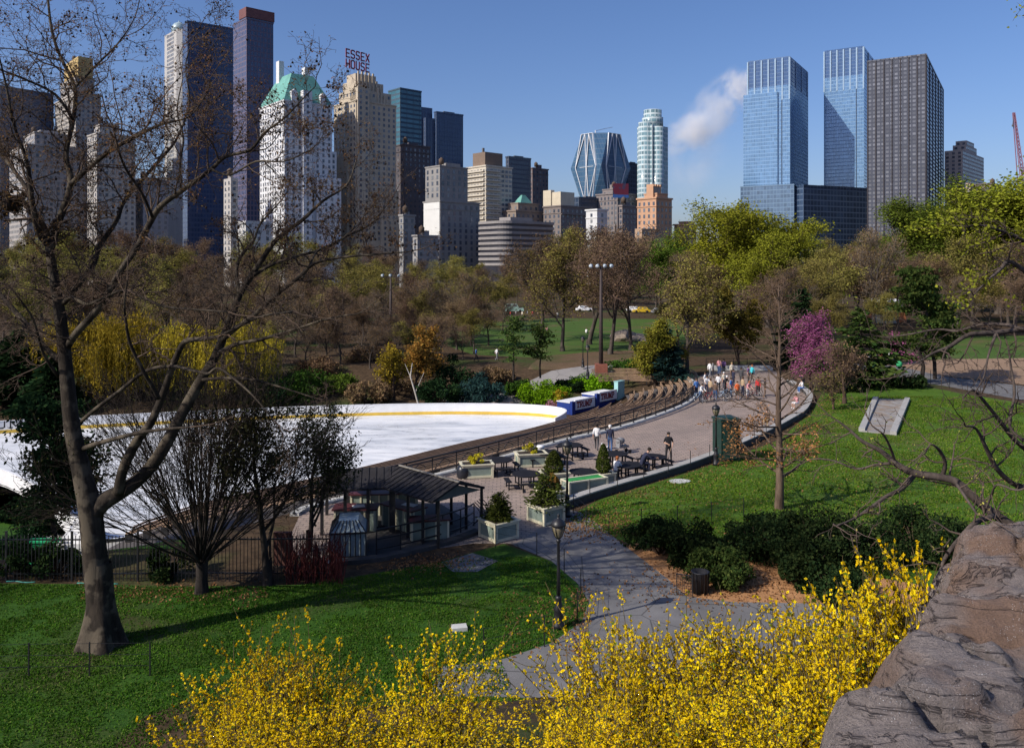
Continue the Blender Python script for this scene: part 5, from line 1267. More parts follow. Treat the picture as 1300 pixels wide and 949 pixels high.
# ================================================================ the big sycamore on the near lawn: limbs surveyed one by one
SYD = 26.2
def limb(pts, d0=SYD, d1=None, lw_=.69):
    """pixel path with pixel widths -> points and radii, depth running from d0 to d1"""
    d1 = d0 if d1 is None else d1; n = len(pts); P3 = []; R = []
    for i, (x, y, wpx) in enumerate(pts):
        d = d0 + (d1 - d0) * i / max(1, n - 1); P3.append(Q(x, y, d)); R.append(max(.010, wpx * lw_ / 2 / F * d))
    C = catmull(P3, 4); rr = []
    for i in range(len(C)):
        x = i / 4; k = min(int(x), n - 2); rr.append(R[k] + (R[k + 1] - R[k]) * (x - k))
    return C, rr
t = SYD
LIMBS = [
 limb([(132, 850, 54), (131, 815, 52), (127, 760, 47), (120, 700, 42), (114, 645, 40), (104, 600, 33), (92, 545, 28), (86, 490, 25), (80, 430, 22), (74, 385, 19), (67, 345, 17), (62, 312, 14)]),
 limb([(62, 312, 13), (47, 290, 11), (40, 250, 9), (34, 205, 7), (18, 160, 5), (8, 110, 4), (-4, 60, 2.5)], t, t - 2),
 limb([(40, 250, 8), (22, 222, 7), (0, 196, 6), (-30, 175, 4)], t, t + 2),
 limb([(64, 318, 13), (75, 280, 13), (90, 234, 12), (84, 196, 9), (93, 152, 8), (95, 111, 7), (78, 75, 6), (66, 40, 5), (60, -10, 4), (56, -50, 2)], t, t + 1),
 limb([(90, 234, 10), (114, 212, 9), (142, 190, 8.5), (171, 174, 7.5), (205, 158, 5), (240, 148, 3), (262, 120, 2)], t, t - 2.5),
 limb([(93, 152, 6), (70, 120, 5), (30, 100, 4), (0, 88, 3), (-30, 70, 2)], t, t - 1.5),
 limb([(95, 111, 5), (125, 80, 4), (150, 55, 3), (172, 20, 2), (180, -20, 1.5)], t + .5, t + 2),
 limb([(80, 385, 12), (98, 362, 11), (117, 340, 10), (127, 312, 9), (148, 280, 8), (160, 252, 7), (202, 204, 6), (225, 175, 4.5), (240, 130, 3.5), (236, 80, 2.5), (250, 40, 1.5)], t, t + 2.5),
 limb([(86, 440, 13), (95, 425, 13), (120, 397, 13), (138, 372, 12), (152, 345, 11), (175, 312, 11), (194, 276, 11), (207, 259, 10), (234, 240, 9), (268, 215, 8), (286, 199, 7), (318, 190, 5.5), (336, 168, 4.5), (361, 150, 3.5), (385, 125, 2.5), (400, 110, 1.5)], t, t - 3),
 limb([(268, 215, 5), (292, 222, 4), (325, 205, 3.5), (360, 205, 3), (395, 190, 2)], t - 2, t - 4),
 limb([(230, 241, 5), (229, 205, 4), (233, 175, 3.5), (225, 140, 2.5), (232, 100, 1.8)], t - 1.5, t - 1),
 limb([(194, 276, 6), (180, 245, 5), (160, 215, 4.5), (150, 190, 4)], t - 1.5, t - 3),
 limb([(138, 372, 7), (165, 370, 6), (205, 388, 5), (250, 393, 4.5), (290, 396, 3)], t, t - 2.5),
 limb([(80, 385, 9), (92, 377, 8), (110, 386, 7), (128, 380, 6), (150, 370, 5), (162, 368, 4)], t, t - 1.2),
 limb([(78, 458, 12), (58, 442, 11), (36, 415, 10), (10, 385, 9), (-8, 365, 8), (-40, 340, 5)], t, t + 1),
 limb([(74, 478, 6), (55, 448, 5), (42, 405, 4), (24, 378, 3)], t, t - 2),
 limb([(104, 534, 8), (120, 520, 7.5), (152, 496, 7), (185, 471, 7), (218, 465, 6.5), (245, 470, 6), (264, 474, 5.5), (277, 467, 4.5), (300, 483, 4), (322, 503, 3), (345, 530, 2)], t, t - 3),
 limb([(104, 570, 10), (120, 564, 9.5), (145, 557, 8.5), (178, 549, 7.5), (215, 544, 6), (242, 542, 3)], t, t - 2),
 limb([(118, 652, 34), (132, 636, 33), (150, 626, 29), (176, 608, 25), (202, 578, 23), (232, 523, 20), (255, 482, 18), (272, 455, 16), (290, 412, 14), (304, 375, 12), (318, 352, 11), (329, 335, 10), (352, 303, 8), (383, 280, 7), (410, 255, 5), (440, 235, 3.5), (452, 205, 2)], t, t + 1.5),
 limb([(150, 626, 20), (155, 600, 19), (164, 578, 18), (176, 556, 17), (191, 537, 15), (205, 505, 13), (218, 468, 12), (226, 448, 11), (236, 433, 10), (258, 430, 8.5), (280, 426, 7), (302, 415, 6), (330, 402, 5), (372, 395, 4)], t, t - 2),
 limb([(202, 506, 8), (192, 488, 7), (183, 473, 6.5), (166, 438, 6), (160, 410, 5), (158, 385, 4), (162, 355, 2.5)], t - 1, t - 2.5),
 limb([(282, 432, 10), (300, 416, 9), (325, 398, 8.5), (346, 378, 8), (377, 354, 7), (398, 335, 6), (425, 328, 5), (460, 324, 4), (515, 320, 2.5)], t + .3, t - 1.5),
 limb([(318, 352, 7), (345, 336, 6), (374, 326, 5.5), (410, 316, 5), (440, 300, 4), (470, 285, 3), (490, 262, 2)], t + .8, t + 2),
 limb([(383, 354, 5), (394, 335, 4), (404, 318, 3.5), (430, 306, 3), (455, 285, 2)], t - .5, t + 1),
 limb([(278, 448, 9), (300, 437, 8), (330, 431, 7), (361, 422, 6), (390, 413, 5), (411, 406, 4.5), (440, 400, 3.5), (457, 397, 2.5), (480, 380, 1.6)], t + .2, t - 2),
 limb([(304, 375, 8), (300, 345, 7), (306, 325, 6), (322, 305, 5), (330, 285, 4), (350, 262, 3)], t + .8, t + 2.5),
 limb([(255, 482, 7), (285, 480, 6), (320, 482, 5), (352, 490, 4), (400, 505, 2)], t + .5, t - 1),
]
rng = random.Random(5); nr = np.random.default_rng(5)
B_syc = mat_bark('mottled_sycamore_bark', (0.010, 0.008, 0.0065), (0.05, 0.039, 0.029), 4.5, 1.0, (0.088, 0.072, 0.052))
tm = MB()
for pts, rad in LIMBS: tm.tube(pts, rad, 12 if rad[0] > .2 else 8, cap=True)
# root flare
b0 = Q(133, 838, SYD); gzb = gz(b0.x, b0.y)
zs = np.linspace(2.6, -.2, 12); nR = 40; vs = []
for i, z in enumerate(zs):
    f = max(0.0, (2.6 - z) / 2.6); cc = Q(131, 838, SYD).lerp(Q(127.5, 760, SYD), min(1, max(0, (z + .1) / 2.0)))
    for j in range(nR):
        th = 2 * PI * j / nR; lob = .5 + .5 * math.sin(5 * th + 1.1 + .5 * math.sin(2 * th)); n_ = mnoise.noise(Vector((math.cos(th) * 1.6, math.sin(th) * 1.6, z * .9)))
        r_ = .31 + .04 * n_ + f ** 3.0 * (.16 + .24 * lob) + f ** .7 * .13
        vs.append((cc.x + r_ * math.cos(th), cc.y + r_ * math.sin(th), gzb + z))
tm.add(vs, [(i * nR + (j + 1) % nR, i * nR + j, (i + 1) * nR + j, (i + 1) * nR + (j + 1) % nR) for i in range(11) for j in range(nR)], 0, True)
SYC = thing('sycamore_tree', 'huge bare sycamore with twisting limbs and dangling seed balls on the left lawn', 'tree', (0, 0, 0))
tm.build('trunk', B_syc, SYC)
cfg = [dict(seg=.35, wig=.24, up=.05, kids=(5, 7), t0=.12, ang=(30, 75), ratio=(.45, .75), short=.3, rr=.6, taper=.4, rmin=.008),
       dict(seg=.25, wig=.28, up=.03, kids=(4, 5), t0=.15, ang=(30, 75), ratio=(.45, .75), short=.3, rr=.65, taper=.45, rmin=.0065),
       dict(seg=.16, wig=.32, up=.0, kids=(1, 3), t0=.2, ang=(30, 70), ratio=(.5, .8), rr=.75, taper=.5, rmin=.0055),
       dict(seg=.14, wig=.3, up=-.02, kids=0, taper=.6, rr=1, ang=(0, 1), ratio=(1, 1))]
out = {}
for li, (pts, rad) in enumerate(LIMBS):
    L = sum((b - a).length for a, b in zip(pts[:-1], pts[1:]))
    big = rad[0] > .3
    k = max(2, int(L * (2.1 if li not in (16, 17) else .8)))
    for j in range(k):
        f = ((j + rng.random()) / k); 
        if big: f = .55 + .45 * f
        x = f * (len(pts) - 1); i = min(int(x), len(pts) - 2); p = pts[i].lerp(pts[i + 1], x - i); d = (pts[i + 1] - pts[i]).normalized()
        if p.z < 9.0: continue
        high = p.z > 13
        Lb = rng.uniform(1.1, 2.5) * (1.15 if high else .75) * (1.15 - .5 * f)
        nd = rdir(rng, d, math.radians(rng.uniform(35, 85))); nd = (nd + Vector((0, 0, .25 if high else .1))).normalized()
        branch(rng, p, nd, Lb, min(rad[i] * .55, .03), 0, cfg, out)
    # the tip carries on
    branch(rng, pts[-1], (pts[-1] - pts[-2]).normalized(), rng.uniform(1.2, 1.9), max(.015, rad[-1]), 0, cfg, out)
cm = MB(); poly_tubes(cm, out[0], 5); poly_tubes(cm, out[1], 4); poly_tubes(cm, out[2], 3)
for pts, rad in out[3]: cm.tube([pts[0], pts[-1]], [rad[0], rad[-1]], 3, cap=False)
T_syc = twig_mat('sycamore_twigs', (0.085, 0.06, 0.044))
L_syc = mat_leaf('rusty_sycamore_buds', [(0.15, 0.06, 0.03), (0.22, 0.11, 0.04), (0.18, 0.12, 0.04), (0.09, 0.04, 0.025)], .5)
cme = cm.mesh('crown', [T_syc])
lv = quads_np(spread([l for l in out[2] + out[3] if l[0][0].z > 12.5], 17000, nr, .07, .3), .03, nr, 'leaf', L_syc)
tw = link('crown', join_mesh('crown', [cme, lv]), SYC)
balls = MB(); ends = [l for l in out[3] + out[2] if l[0][-1].z > 12]
for pts, rad in rng.sample(ends, min(1200, len(ends))):
    e = pts[-1] + Vector((0, 0, -rng.uniform(.05, .14)))
    balls.ball(e, rng.uniform(.028, .042), 6, 4); balls.tube([pts[-1], e], [.004, .004], 3, cap=False)
o = balls.build('seed_ball', twig_mat('seed_balls', (0.035, 0.022, 0.016)), SYC); o['kind'] = 'stuff'
# a dark nest of leaves in the left limb
q = Q(13, 258, SYD); mb = MB()
nst = quads_np((nr.normal(size=(260, 3)) * .22 + np.array(q)).tolist(), .09, nr, 'squirrel_nest', mat_leaf('dry_nest_leaves', [(0.02, 0.014, 0.01), (0.05, 0.035, 0.022)], 1))
nb_ = MB(); nb_.ball(q, .34, 10, 8, 0, (1, 1, .8)); nst = join_mesh('squirrel_nest', [nb_.mesh('core', [B_dark]), nst])
tag(link('squirrel_nest', nst), 'dark ragged leaf nest lodged in the leftmost limb of the big sycamore', 'nest')

# ================================================================ vase shaped tree in front of the rink
def vase(seed, H, n=46, spreadR=4.2):
    rng = random.Random(seed); nr = np.random.default_rng(seed)
    tm = MB(); tm.tube([(0, 0, -.2), (0, 0, .5), (.02, 0, 1.15)], [.30, .21, .22], 10, cap=False)
    out = {}
    cf = [dict(seg=.5, wig=.045, up=.02, kids=(6, 9), t0=.28, ang=(8, 24), ratio=(.35, .6), short=.3, rr=.5, taper=.25, rmin=.012),
          dict(seg=.35, wig=.09, up=.03, kids=(4, 6), t0=.2, ang=(12, 35), ratio=(.35, .6), rr=.55, taper=.4, rmin=.008),
          dict(seg=.25, wig=.14, up=.02, kids=(2, 3), t0=.2, ang=(18, 45), ratio=(.5, .7), rr=.7, taper=.5, rmin=.006),
          dict(seg=.2, wig=.15, kids=0, taper=.6, rr=1, ang=(0, 1), ratio=(1, 1))]
    for k in range(n):
        th = 2 * PI * (k + rng.random()) / n; el = math.radians(rng.choice([12, 22, 32, 42, 50, 56, 30, 40]) + rng.uniform(-6, 6))
        d = Vector((math.cos(th) * math.sin(el), math.sin(th) * math.sin(el), math.cos(el)))
        branch(rng, (rng.gauss(0, .05), rng.gauss(0, .05), 1.0 + rng.uniform(-.1, .35)), d, H * rng.uniform(.62, .86), rng.uniform(.02, .05), 0, cf, out)
    poly_tubes(tm, out[0], 6)
    cm = MB(); poly_tubes(cm, out[1], 4); poly_tubes(cm, out[2], 3)
    for pts, rad in out[3]: cm.tube([pts[0], pts[-1]], [rad[0], rad[-1]], 3, cap=False)
    lf = quads_np(spread(out[2] + out[3], 5200, nr, .04, .3), .03, nr, 'leaf', mat_leaf('tiny_olive_leaves', [(0.035, 0.04, 0.012), (0.08, 0.08, 0.02)], .6))
    return dict(trunk=tm.mesh('trunk', [B_dark]), crown=join_mesh('crown', [cm.mesh('crown', [T_dark]), lf]), H=H)
q = P(256, 752); plant('vase_shaped_tree', vase(251, 8.0, 74), 'dark vase shaped tree with a fan of fine branches in front of the rink', 'tree', q.x, q.y, 1, 0, z=0)
# crab apple with clotted dark foliage to its right, thin trunk
p = deciduous(252, H=6.6, spread_=1.15, trunk=.14, twig_m=T_dark, leaf=mat_leaf('sooty_olive_leaves', [(0.014, 0.016, 0.009), (0.035, 0.038, 0.016), (0.085, 0.075, 0.03)], .9), nleaf=4200, lsize=.055, bark=B_dark, forkh=.25, tr=.012, jit=.12)
q = P(340, 742); plant('crab_apple_tree', p, 'dark tree with sooty green leaves between the fan shaped tree and the kiosk', 'tree', q.x, q.y, 1.12, 0, z=0)
p = deciduous(253, H=6.2, spread_=1.0, trunk=.12, twig_m=T_dark, leaf=mat_leaf('sooty_green_leaves', [(0.010, 0.016, 0.008), (0.03, 0.04, 0.016)], .9), nleaf=5000, lsize=.055, bark=B_dark, forkh=.2, tr=.012, jit=.15)
q = P(392, 700); plant('crab_apple_tree', p, 'dark leafy tree standing at the left end of the kiosk roof', 'tree', q.x, q.y, 1.0, 1, z=0)

# ================================================================ young pin oak with a straight stem on the right lawn
def pin_oak(seed, H):
    rng = random.Random(seed); nr = np.random.default_rng(seed)
    tm = MB(); path = [Vector((math.sin(i * 1.3) * .05, 0, H * i / 8 - .15 * (i == 0))) for i in range(9)]
    tm.tube(path, [.24, .19, .165, .14, .115, .09, .065, .04, .015], 10, cap=False)
    out = {}
    cf = [dict(seg=.5, wig=.08, up=.03, kids=(5, 7), t0=.2, ang=(25, 55), ratio=(.3, .5), short=.3, rr=.5, taper=.3, rmin=.012),
          dict(seg=.3, wig=.14, kids=(3, 5), t0=.2, ang=(30, 60), ratio=(.4, .6), rr=.6, taper=.5, rmin=.009),
          dict(seg=.25, wig=.16, kids=0, taper=.5, rr=1, ang=(0, 1), ratio=(1, 1))]
    for k in range(44):
        f = .13 + .84 * (k + rng.random()) / 44; x = f * 8; i = min(7, int(x)); p = path[i].lerp(path[i + 1], x - i)
        th = k * 2.4 + rng.uniform(-.4, .4); el = rng.uniform(-.12, .3) + f * .75
        d = Vector((math.cos(th) * math.cos(el), math.sin(th) * math.cos(el), math.sin(el)))
        branch(rng, p, d, (3.5 * (1.05 - f) ** .75 + .5) * rng.uniform(.75, 1.1), .055 * (1.15 - f) + .012, 0, cf, out)
    poly_tubes(tm, out[0], 6)
    cm = MB(); poly_tubes(cm, out[1], 4)
    for pts, rad in out[2]: cm.tube([pts[0], pts[-1]], [rad[0], rad[-1]], 3, cap=False)
    low = [l for l in out[1] + out[2] if l[0][0].z < 4.6 and l[0][0].x < .9]
    cents = [rng.choice(low)[0][-1] for _ in range(26)]
    cen = []
    for c in cents:
        cen += (nr.normal(size=(38, 3)) * np.array([.24, .24, .13]) + np.array(c)).tolist()
    cen += spread(low, 350, nr, .05)
    lf = quads_np(cen, .06, nr, 'leaf', mat_leaf('dead_oak_leaves', [(0.20, 0.085, 0.03), (0.42, 0.21, 0.09), (0.30, 0.13, 0.05)], 1.2))
    return dict(trunk=tm.mesh('trunk', [mat_bark('pin_oak_bark', (0.05, 0.033, 0.024), (0.17, 0.12, 0.085), 5.0)]), crown=join_mesh('crown', [cm.mesh('crown', [T_brown]), lf]), H=H)
q = P(989, 646); plant('young_oak_tree', pin_oak(261, 11.2), 'straight young oak with level branches and clusters of dead brown leaves on the right lawn', 'tree', q.x, q.y, 1, .3, z=0)

# ================================================================ leaning tree beside the rock, bare branches reaching in from the right
RD = 9.0
LB = [
 limb([(1310, 690, 20), (1285, 668, 19), (1262, 652, 18), (1240, 635, 16), (1215, 612, 15), (1190, 605, 14), (1160, 600, 14), (1140, 590, 12), (1118, 572, 9), (1095, 560, 7), (1078, 545, 5), (1062, 533, 3)], RD, RD + .6),
 limb([(1262, 655, 11), (1240, 662, 10), (1222, 680, 9), (1205, 700, 8), (1195, 720, 6), (1188, 752, 5), (1182, 775, 4)], RD, RD - 1),
 limb([(1160, 604, 9), (1145, 620, 8), (1125, 630, 7), (1100, 648, 6), (1080, 660, 4), (1062, 667, 2.5)], RD + .5, RD - .3),
 limb([(1195, 608, 9), (1200, 588, 7), (1193, 572, 6), (1186, 565, 4)], RD + .3, RD),
 limb([(1130, 588, 6), (1110, 590, 5), (1088, 595, 4), (1060, 585, 3), (1040, 582, 2)], RD + .5, RD + 1.2),
 limb([(1136, 585, 5), (1131, 570, 5), (1124, 555, 4), (1118, 548, 3)], RD + .4, RD),
 limb([(1215, 615, 6), (1232, 640, 5), (1240, 652, 4)], RD, RD - .5),
 limb([(1250, 650, 4), (1258, 630, 4), (1266, 615, 3), (1290, 622, 2.5), (1305, 618, 2)], RD, RD - .6),
]
mb = MB()
for pts, rad in LB: mb.tube(pts, rad, 8)
B_lean = mat_bark('leaning_tree_bark', (0.028, 0.021, 0.019), (0.12, 0.095, 0.08), 7.0)
cf2 = [dict(seg=.12, wig=.3, up=.05, kids=(3, 4), t0=.15, ang=(30, 75), ratio=(.4, .7), rr=.6, taper=.4, rmin=.0035),
       dict(seg=.1, wig=.3, kids=(1, 3), t0=.2, ang=(30, 75), ratio=(.4, .7), rr=.7, taper=.5, rmin=.003),
       dict(seg=.1, wig=.3, kids=0, taper=.5, rr=1, ang=(0, 1), ratio=(1, 1))]
def twigs(limbs, rng, per, Lr, cfgx, r=.012):
    out = {}
    for pts, rad in limbs:
        L = sum((b - a).length for a, b in zip(pts[:-1], pts[1:])); k = max(2, int(L * per))
        for j in range(k):
            x = (j + rng.random()) / k * (len(pts) - 1); i = min(int(x), len(pts) - 2); p = pts[i].lerp(pts[i + 1], x - i); d = (pts[i + 1] - pts[i]).normalized()
            branch(rng, p, rdir(rng, d, math.radians(rng.uniform(35, 80))), rng.uniform(*Lr), min(r, rad[i] * .55), 0, cfgx, out)
        branch(rng, pts[-1], (pts[-1] - pts[-2]).normalized(), Lr[1], max(.006, rad[-1] * .9), 0, cfgx, out)
    m = MB(); poly_tubes(m, out[0], 5); poly_tubes(m, out[1], 4); poly_tubes(m, out[2], 3)
    return m, out
ln = thing('leaning_tree', 'crooked leafless tree leaning out leftwards over the dark rock', 'tree', (0, 0, 0))
mb.build('trunk', B_lean, ln)
m, out = twigs(LB, random.Random(271), 4.2, (.18, .55), cf2)
T_lean = twig_mat('leaning_tree_twigs', (0.075, 0.055, 0.045))
lf = quads_np(spread(out[1] + out[2], 260, nr, .02), .013, nr, 'leaf', L_olive)
link('crown', join_mesh('crown', [m.mesh('crown', [T_lean]), lf]), ln)
# second tree: its trunk stands past the right edge, limbs cross the frame edge
RD2 = 15.0
LB2 = [
 limb([(1490, 700, 60), (1470, 600, 52), (1440, 520, 46), (1420, 440, 40), (1400, 380, 34), (1370, 300, 26), (1352, 220, 18), (1345, 130, 10), (1350, 60, 5), (1340, 10, 2)], RD2, RD2),
 limb([(1415, 430, 24), (1370, 425, 18), (1330, 420, 14), (1300, 418, 11), (1265, 422, 9), (1230, 425, 8), (1205, 440, 7), (1185, 448, 5), (1165, 460, 3)], RD2, RD2 - 1),
 limb([(1300, 418, 7), (1275, 412, 7), (1245, 412, 6), (1215, 420, 5), (1190, 418, 4), (1150, 425, 3), (1120, 428, 2)], RD2 - .5, RD2 + .5),
 limb([(1445, 540, 20), (1380, 560, 16), (1330, 590, 13), (1300, 618, 10), (1270, 600, 9), (1255, 575, 8), (1240, 545, 5), (1225, 540, 3)], RD2, RD2 - 1.5),
 limb([(1330, 592, 9), (1290, 560, 8), (1270, 535, 7), (1250, 510, 6), (1235, 495, 4), (1222, 505, 2.5)], RD2 - .4, RD2 - 1.4),
 limb([(1400, 372, 14), (1350, 365, 11), (1310, 350, 9), (1282, 332, 7), (1270, 342, 6), (1250, 360, 4), (1240, 370, 3)], RD2, RD2 - 1),
 limb([(1385, 335, 12), (1330, 320, 9), (1290, 300, 7), (1262, 290, 5), (1240, 285, 3)], RD2, RD2 - .8),
 limb([(1265, 422, 6), (1255, 450, 4), (1250, 475, 3), (1243, 490, 2)], RD2 - 1, RD2 - 1.6),
 limb([(1300, 560, 6), (1282, 540, 5), (1288, 500, 5), (1284, 470, 4), (1280, 440, 3)], RD2 - 1, RD2 - .5),
]
mb = MB()
for pts, rad in LB2: mb.tube(pts, rad, 8)
gzr = gz(Q(1490, 700, RD2).x, RD2); b_ = Q(1490, 700, RD2); mb.tube([Vector((b_.x + .3, b_.y, gzr - .3)), b_], [.62, .43], 10)
t2 = thing('budding_tree', 'bare tree with sparse yellow-green leaves whose limbs reach in from the right edge', 'tree', (0, 0, 0))
mb.build('trunk', B_lean, t2)
cf3 = [dict(seg=.2, wig=.28, up=.03, kids=(4, 5), t0=.15, ang=(30, 75), ratio=(.4, .7), rr=.6, taper=.4, rmin=.006),
       dict(seg=.15, wig=.3, kids=(2, 3), t0=.2, ang=(30, 75), ratio=(.4, .7), rr=.7, taper=.5, rmin=.005),
       dict(seg=.15, wig=.3, kids=0, taper=.5, rr=1, ang=(0, 1), ratio=(1, 1))]
m, out = twigs(LB2[1:] + [(LB2[0][0][18:], LB2[0][1][18:])], random.Random(281), 3.2, (.3, 1.0), cf3, .018)
up = [l for l in out[1] + out[2] if l[0][0].z > 11.2]
lf = quads_np(spread(up, 1500, nr, .06), .035, nr, 'leaf', L_lime)
link('crown', join_mesh('crown', [m.mesh('crown', [T_lean]), lf]), t2)
# ================================================================ furniture of the plaza
M_cream = mat_plain('cream_painted_wood', (0.62, 0.58, 0.42), .6, .18, 2, .08)
M_panel = mat_plain('grey_green_panel', (0.22, 0.27, 0.23), .55, .25, 2, .05)
M_soil = mat_plain('potting_soil', (0.03, 0.02, 0.014), .95, .4, 6, .3)
M_table = mat_plain('dark_table_metal', (0.016, 0.016, 0.02), .8, .3, 2, .05, 0, .15)
M_green = mat_plain('dark_green_paint', (0.010, 0.035, 0.028), .45, .3, 1.5, .05)
M_roof = mat_plain('weathered_roof_boards', (0.022, 0.020, 0.022), .95, .5, 1.4, .35)
M_maroon = mat_plain('maroon_counter_top', (0.085, 0.022, 0.025), .5, .3, 2, .05)
M_felt = mat_plain('bright_green_liner', (0.03, 0.27, 0.06), .7, .2, 2, .05)
M_glassy = mat_plain('pale_case_glass', (0.30, 0.36, 0.37), .15, .25, 1.0, 0, 0, .7)
M_blue = mat_plain('royal_blue_paint', (0.012, 0.035, 0.20), .5, .2, 1, .02)
M_teal = mat_plain('pale_teal_paint', (0.28, 0.50, 0.50), .5, .2, 1, .02)
M_txtred = mat_plain('dark_red_lettering', (0.25, 0.03, 0.035), .6, .1, 1, 0)
M_txtblk = mat_plain('black_lettering', (0.012, 0.012, 0.015), .6, .1, 1, 0)
M_lampglass = mat_plain('lamp_globe_glass', (0.20, 0.17, 0.11), .2, .3, 4, 0, 0, .6)
M_bag = mat_plain('black_bin_liner', (0.02, 0.022, 0.03), .3, .3, 5, .4)
M_brick = mat_plain('red_brick_base', (0.24, 0.085, 0.055), .85, .3, 4, .2)
PLG = 'cream planters on the plaza'
def planter(label, px, py, L, Wd, H, rz, plantp=None):
    q = P(px, py); t = thing('planter_box', label, 'planter', (q.x, q.y, .016), rz, PLG)
    m = MB(); m.box((0, 0, H / 2 + .04), (L - .06, Wd - .06, H)); m.build('box', M_panel, t)
    f = MB()
    for i in (-1, 1):
        for j in (-1, 1): f.box((i * (L / 2 - .04), j * (Wd / 2 - .04), H / 2 + .02), (.12, .12, H + .04))
    for z, h in ((.09, .12), (H - .01, .12)):
        f.box((0, Wd / 2 - .025, z), (L - .17, .09, h)); f.box((0, -Wd / 2 + .025, z), (L - .17, .09, h)); f.box((L / 2 - .025, 0, z), (.09, Wd - .17, h)); f.box((-L / 2 + .025, 0, z), (.09, Wd - .17, h))
    f.box((0, Wd / 2, H + .07), (L + .16, .14, .05)); f.box((0, -Wd / 2, H + .07), (L + .16, .14, .05)); f.box((L / 2, 0, H + .072), (.14, Wd - .15, .05)); f.box((-L / 2, 0, H + .072), (.14, Wd - .15, .05))
    f.build('frame', M_cream, t)
    m = MB(); m.box((0, 0, H + .045), (L - .13, Wd - .13, .04)); m.build('soil', M_soil, t)
    return t, q, H + .06
L_cedar = mat_leaf('cedar_foliage', [(0.045, 0.065, 0.014), (0.09, 0.11, 0.022), (0.03, 0.045, 0.012)], 1.5)
L_yflow = mat_leaf('yellow_blooms', [(0.50, 0.42, 0.02), (0.62, 0.55, 0.03), (0.30, 0.30, 0.03)], 1.5)
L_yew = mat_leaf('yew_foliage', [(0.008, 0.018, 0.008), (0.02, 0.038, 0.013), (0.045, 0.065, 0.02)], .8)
def inplanter(label, q, z, proto, name, cat, dx=0, dy=0):
    o = thing(name, label, cat, (q.x + dx, q.y + dy, z), 0)
    link('stem', proto['trunk'], o); link('foliage', proto['crown'], o)
R_ = math.radians
conif = conifer(301, 1.15, .38, L_cedar, layers=13, lsize=.055, dens=30, irregular=.35)
t, q, z = planter('cream planter with a ragged little conifer, nearest to the path at the kiosk corner', 633, 682, 1.25, 1.25, .72, R_(38)); inplanter('ragged little conifer in the planter nearest the kiosk corner', q, z, conif, 'potted_conifer', 'shrub')
p = conifer(302, 1.5, .62, L_cedar, layers=13, lsize=.06, dens=34, irregular=.5, gap=.3)
t, q, z = planter('cream planter with a loose leggy shrub, beside the lamp post at the plaza mouth', 693, 661, 1.25, 1.25, .72, R_(38)); inplanter('loose leggy shrub in the planter beside the middle lamp post', q, z, p, 'potted_shrub', 'shrub')
p = lobes(303, .55, .55, L_yflow, 700, .05, 9)
t, q, z = planter('long cream planter with yellow flowers next to the black rubbish bag', 605, 605, 1.75, .95, .70, R_(12)); inplanter('yellow blooms in the planter next to the black rubbish bag', q, z, p, 'potted_flowers', 'flowers')
p = lobes(304, .55, .6, L_yflow, 800, .05, 9)
t, q, z = planter('long cream planter with yellow flowers farther back, between two dark tables', 674, 591, 1.75, .95, .70, R_(12)); inplanter('yellow blooms in the planter between two dark tables', q, z, p, 'potted_flowers', 'flowers')
def cone_bush(seed, H, R, leaf, n=2200, ls=.05):
    nr = np.random.default_rng(seed); u = nr.random(n); th = nr.uniform(0, 2 * PI, n); zz = H * u
    rr = R * np.sqrt(np.clip(np.minimum(u * 5, (1 - u) * 1.25), 0, 1)) * nr.uniform(.65, 1.08, n)
    m = MB(); m.tube([(0, 0, -.05), (0, 0, H * .8)], [.04, .02], 5)
    return dict(trunk=m.mesh('stem', [B_brown]), crown=quads_np(np.stack([rr * np.cos(th), rr * np.sin(th), zz], 1), ls, nr, 'foliage', leaf), H=H)
t, q, z = planter('cream planter holding a dense rounded cedar, left of the middle lamp post', 703, 617, 1.4, 1.1, .72, R_(15)); inplanter('dense rounded cedar in the planter left of the middle lamp post', q, z, cone_bush(305, 1.15, .55, L_cedar), 'potted_cedar', 'shrub')
t, q, z = planter('cream planter half hidden behind the loose leggy shrub', 700, 640, 1.2, 1.1, .7, R_(20)); inplanter('low bronze shrub in the half hidden planter behind the leggy shrub', q, z, cone_bush(306, .8, .5, L_rust, 1200), 'potted_shrub', 'shrub')
t, q, z = planter('cream planter with a bronze tipped cedar beside the man in the white shirt', 766, 613, 1.1, .8, .5, R_(28)); inplanter('bronze tipped cedar beside the seated man in the white shirt', q, z, cone_bush(307, 1.6, .42, L_cedar, 2400), 'potted_cedar', 'shrub')
t, q, z = planter('long cream planter behind the kiosk posts, empty', 481, 622, 2.1, .8, .55, R_(8))
# long tub lined in bright green
q = P(742, 625); t = thing('serving_tub', 'long cream counter lined with bright green, left of the bronze tipped cedar', 'counter', (q.x, q.y, .016), R_(27))
m = MB(); m.box((0, 0, .36), (2.3, .8, .68)); m.build('box', M_panel, t)
f = MB()
for x in (-1.15, 0, 1.15):
    for y in (-.4, .4): f.box((x, y, .36), (.12, .1, .72))
for y in (-.4, .4): f.box((0, y, .735), (2.42, .12, .07)); f.box((0, y, .07), (2.1, .085, .1))
for x in (-1.16, 1.16): f.box((x, 0, .733), (.1, .69, .07))
f.build('frame', M_cream, t); m = MB(); m.box((0, 0, .715), (2.2, .68, .025)); m.box((-.55, 0, .75), (.9, .5, .04), 0, 0); m.build('liner', M_felt, t)

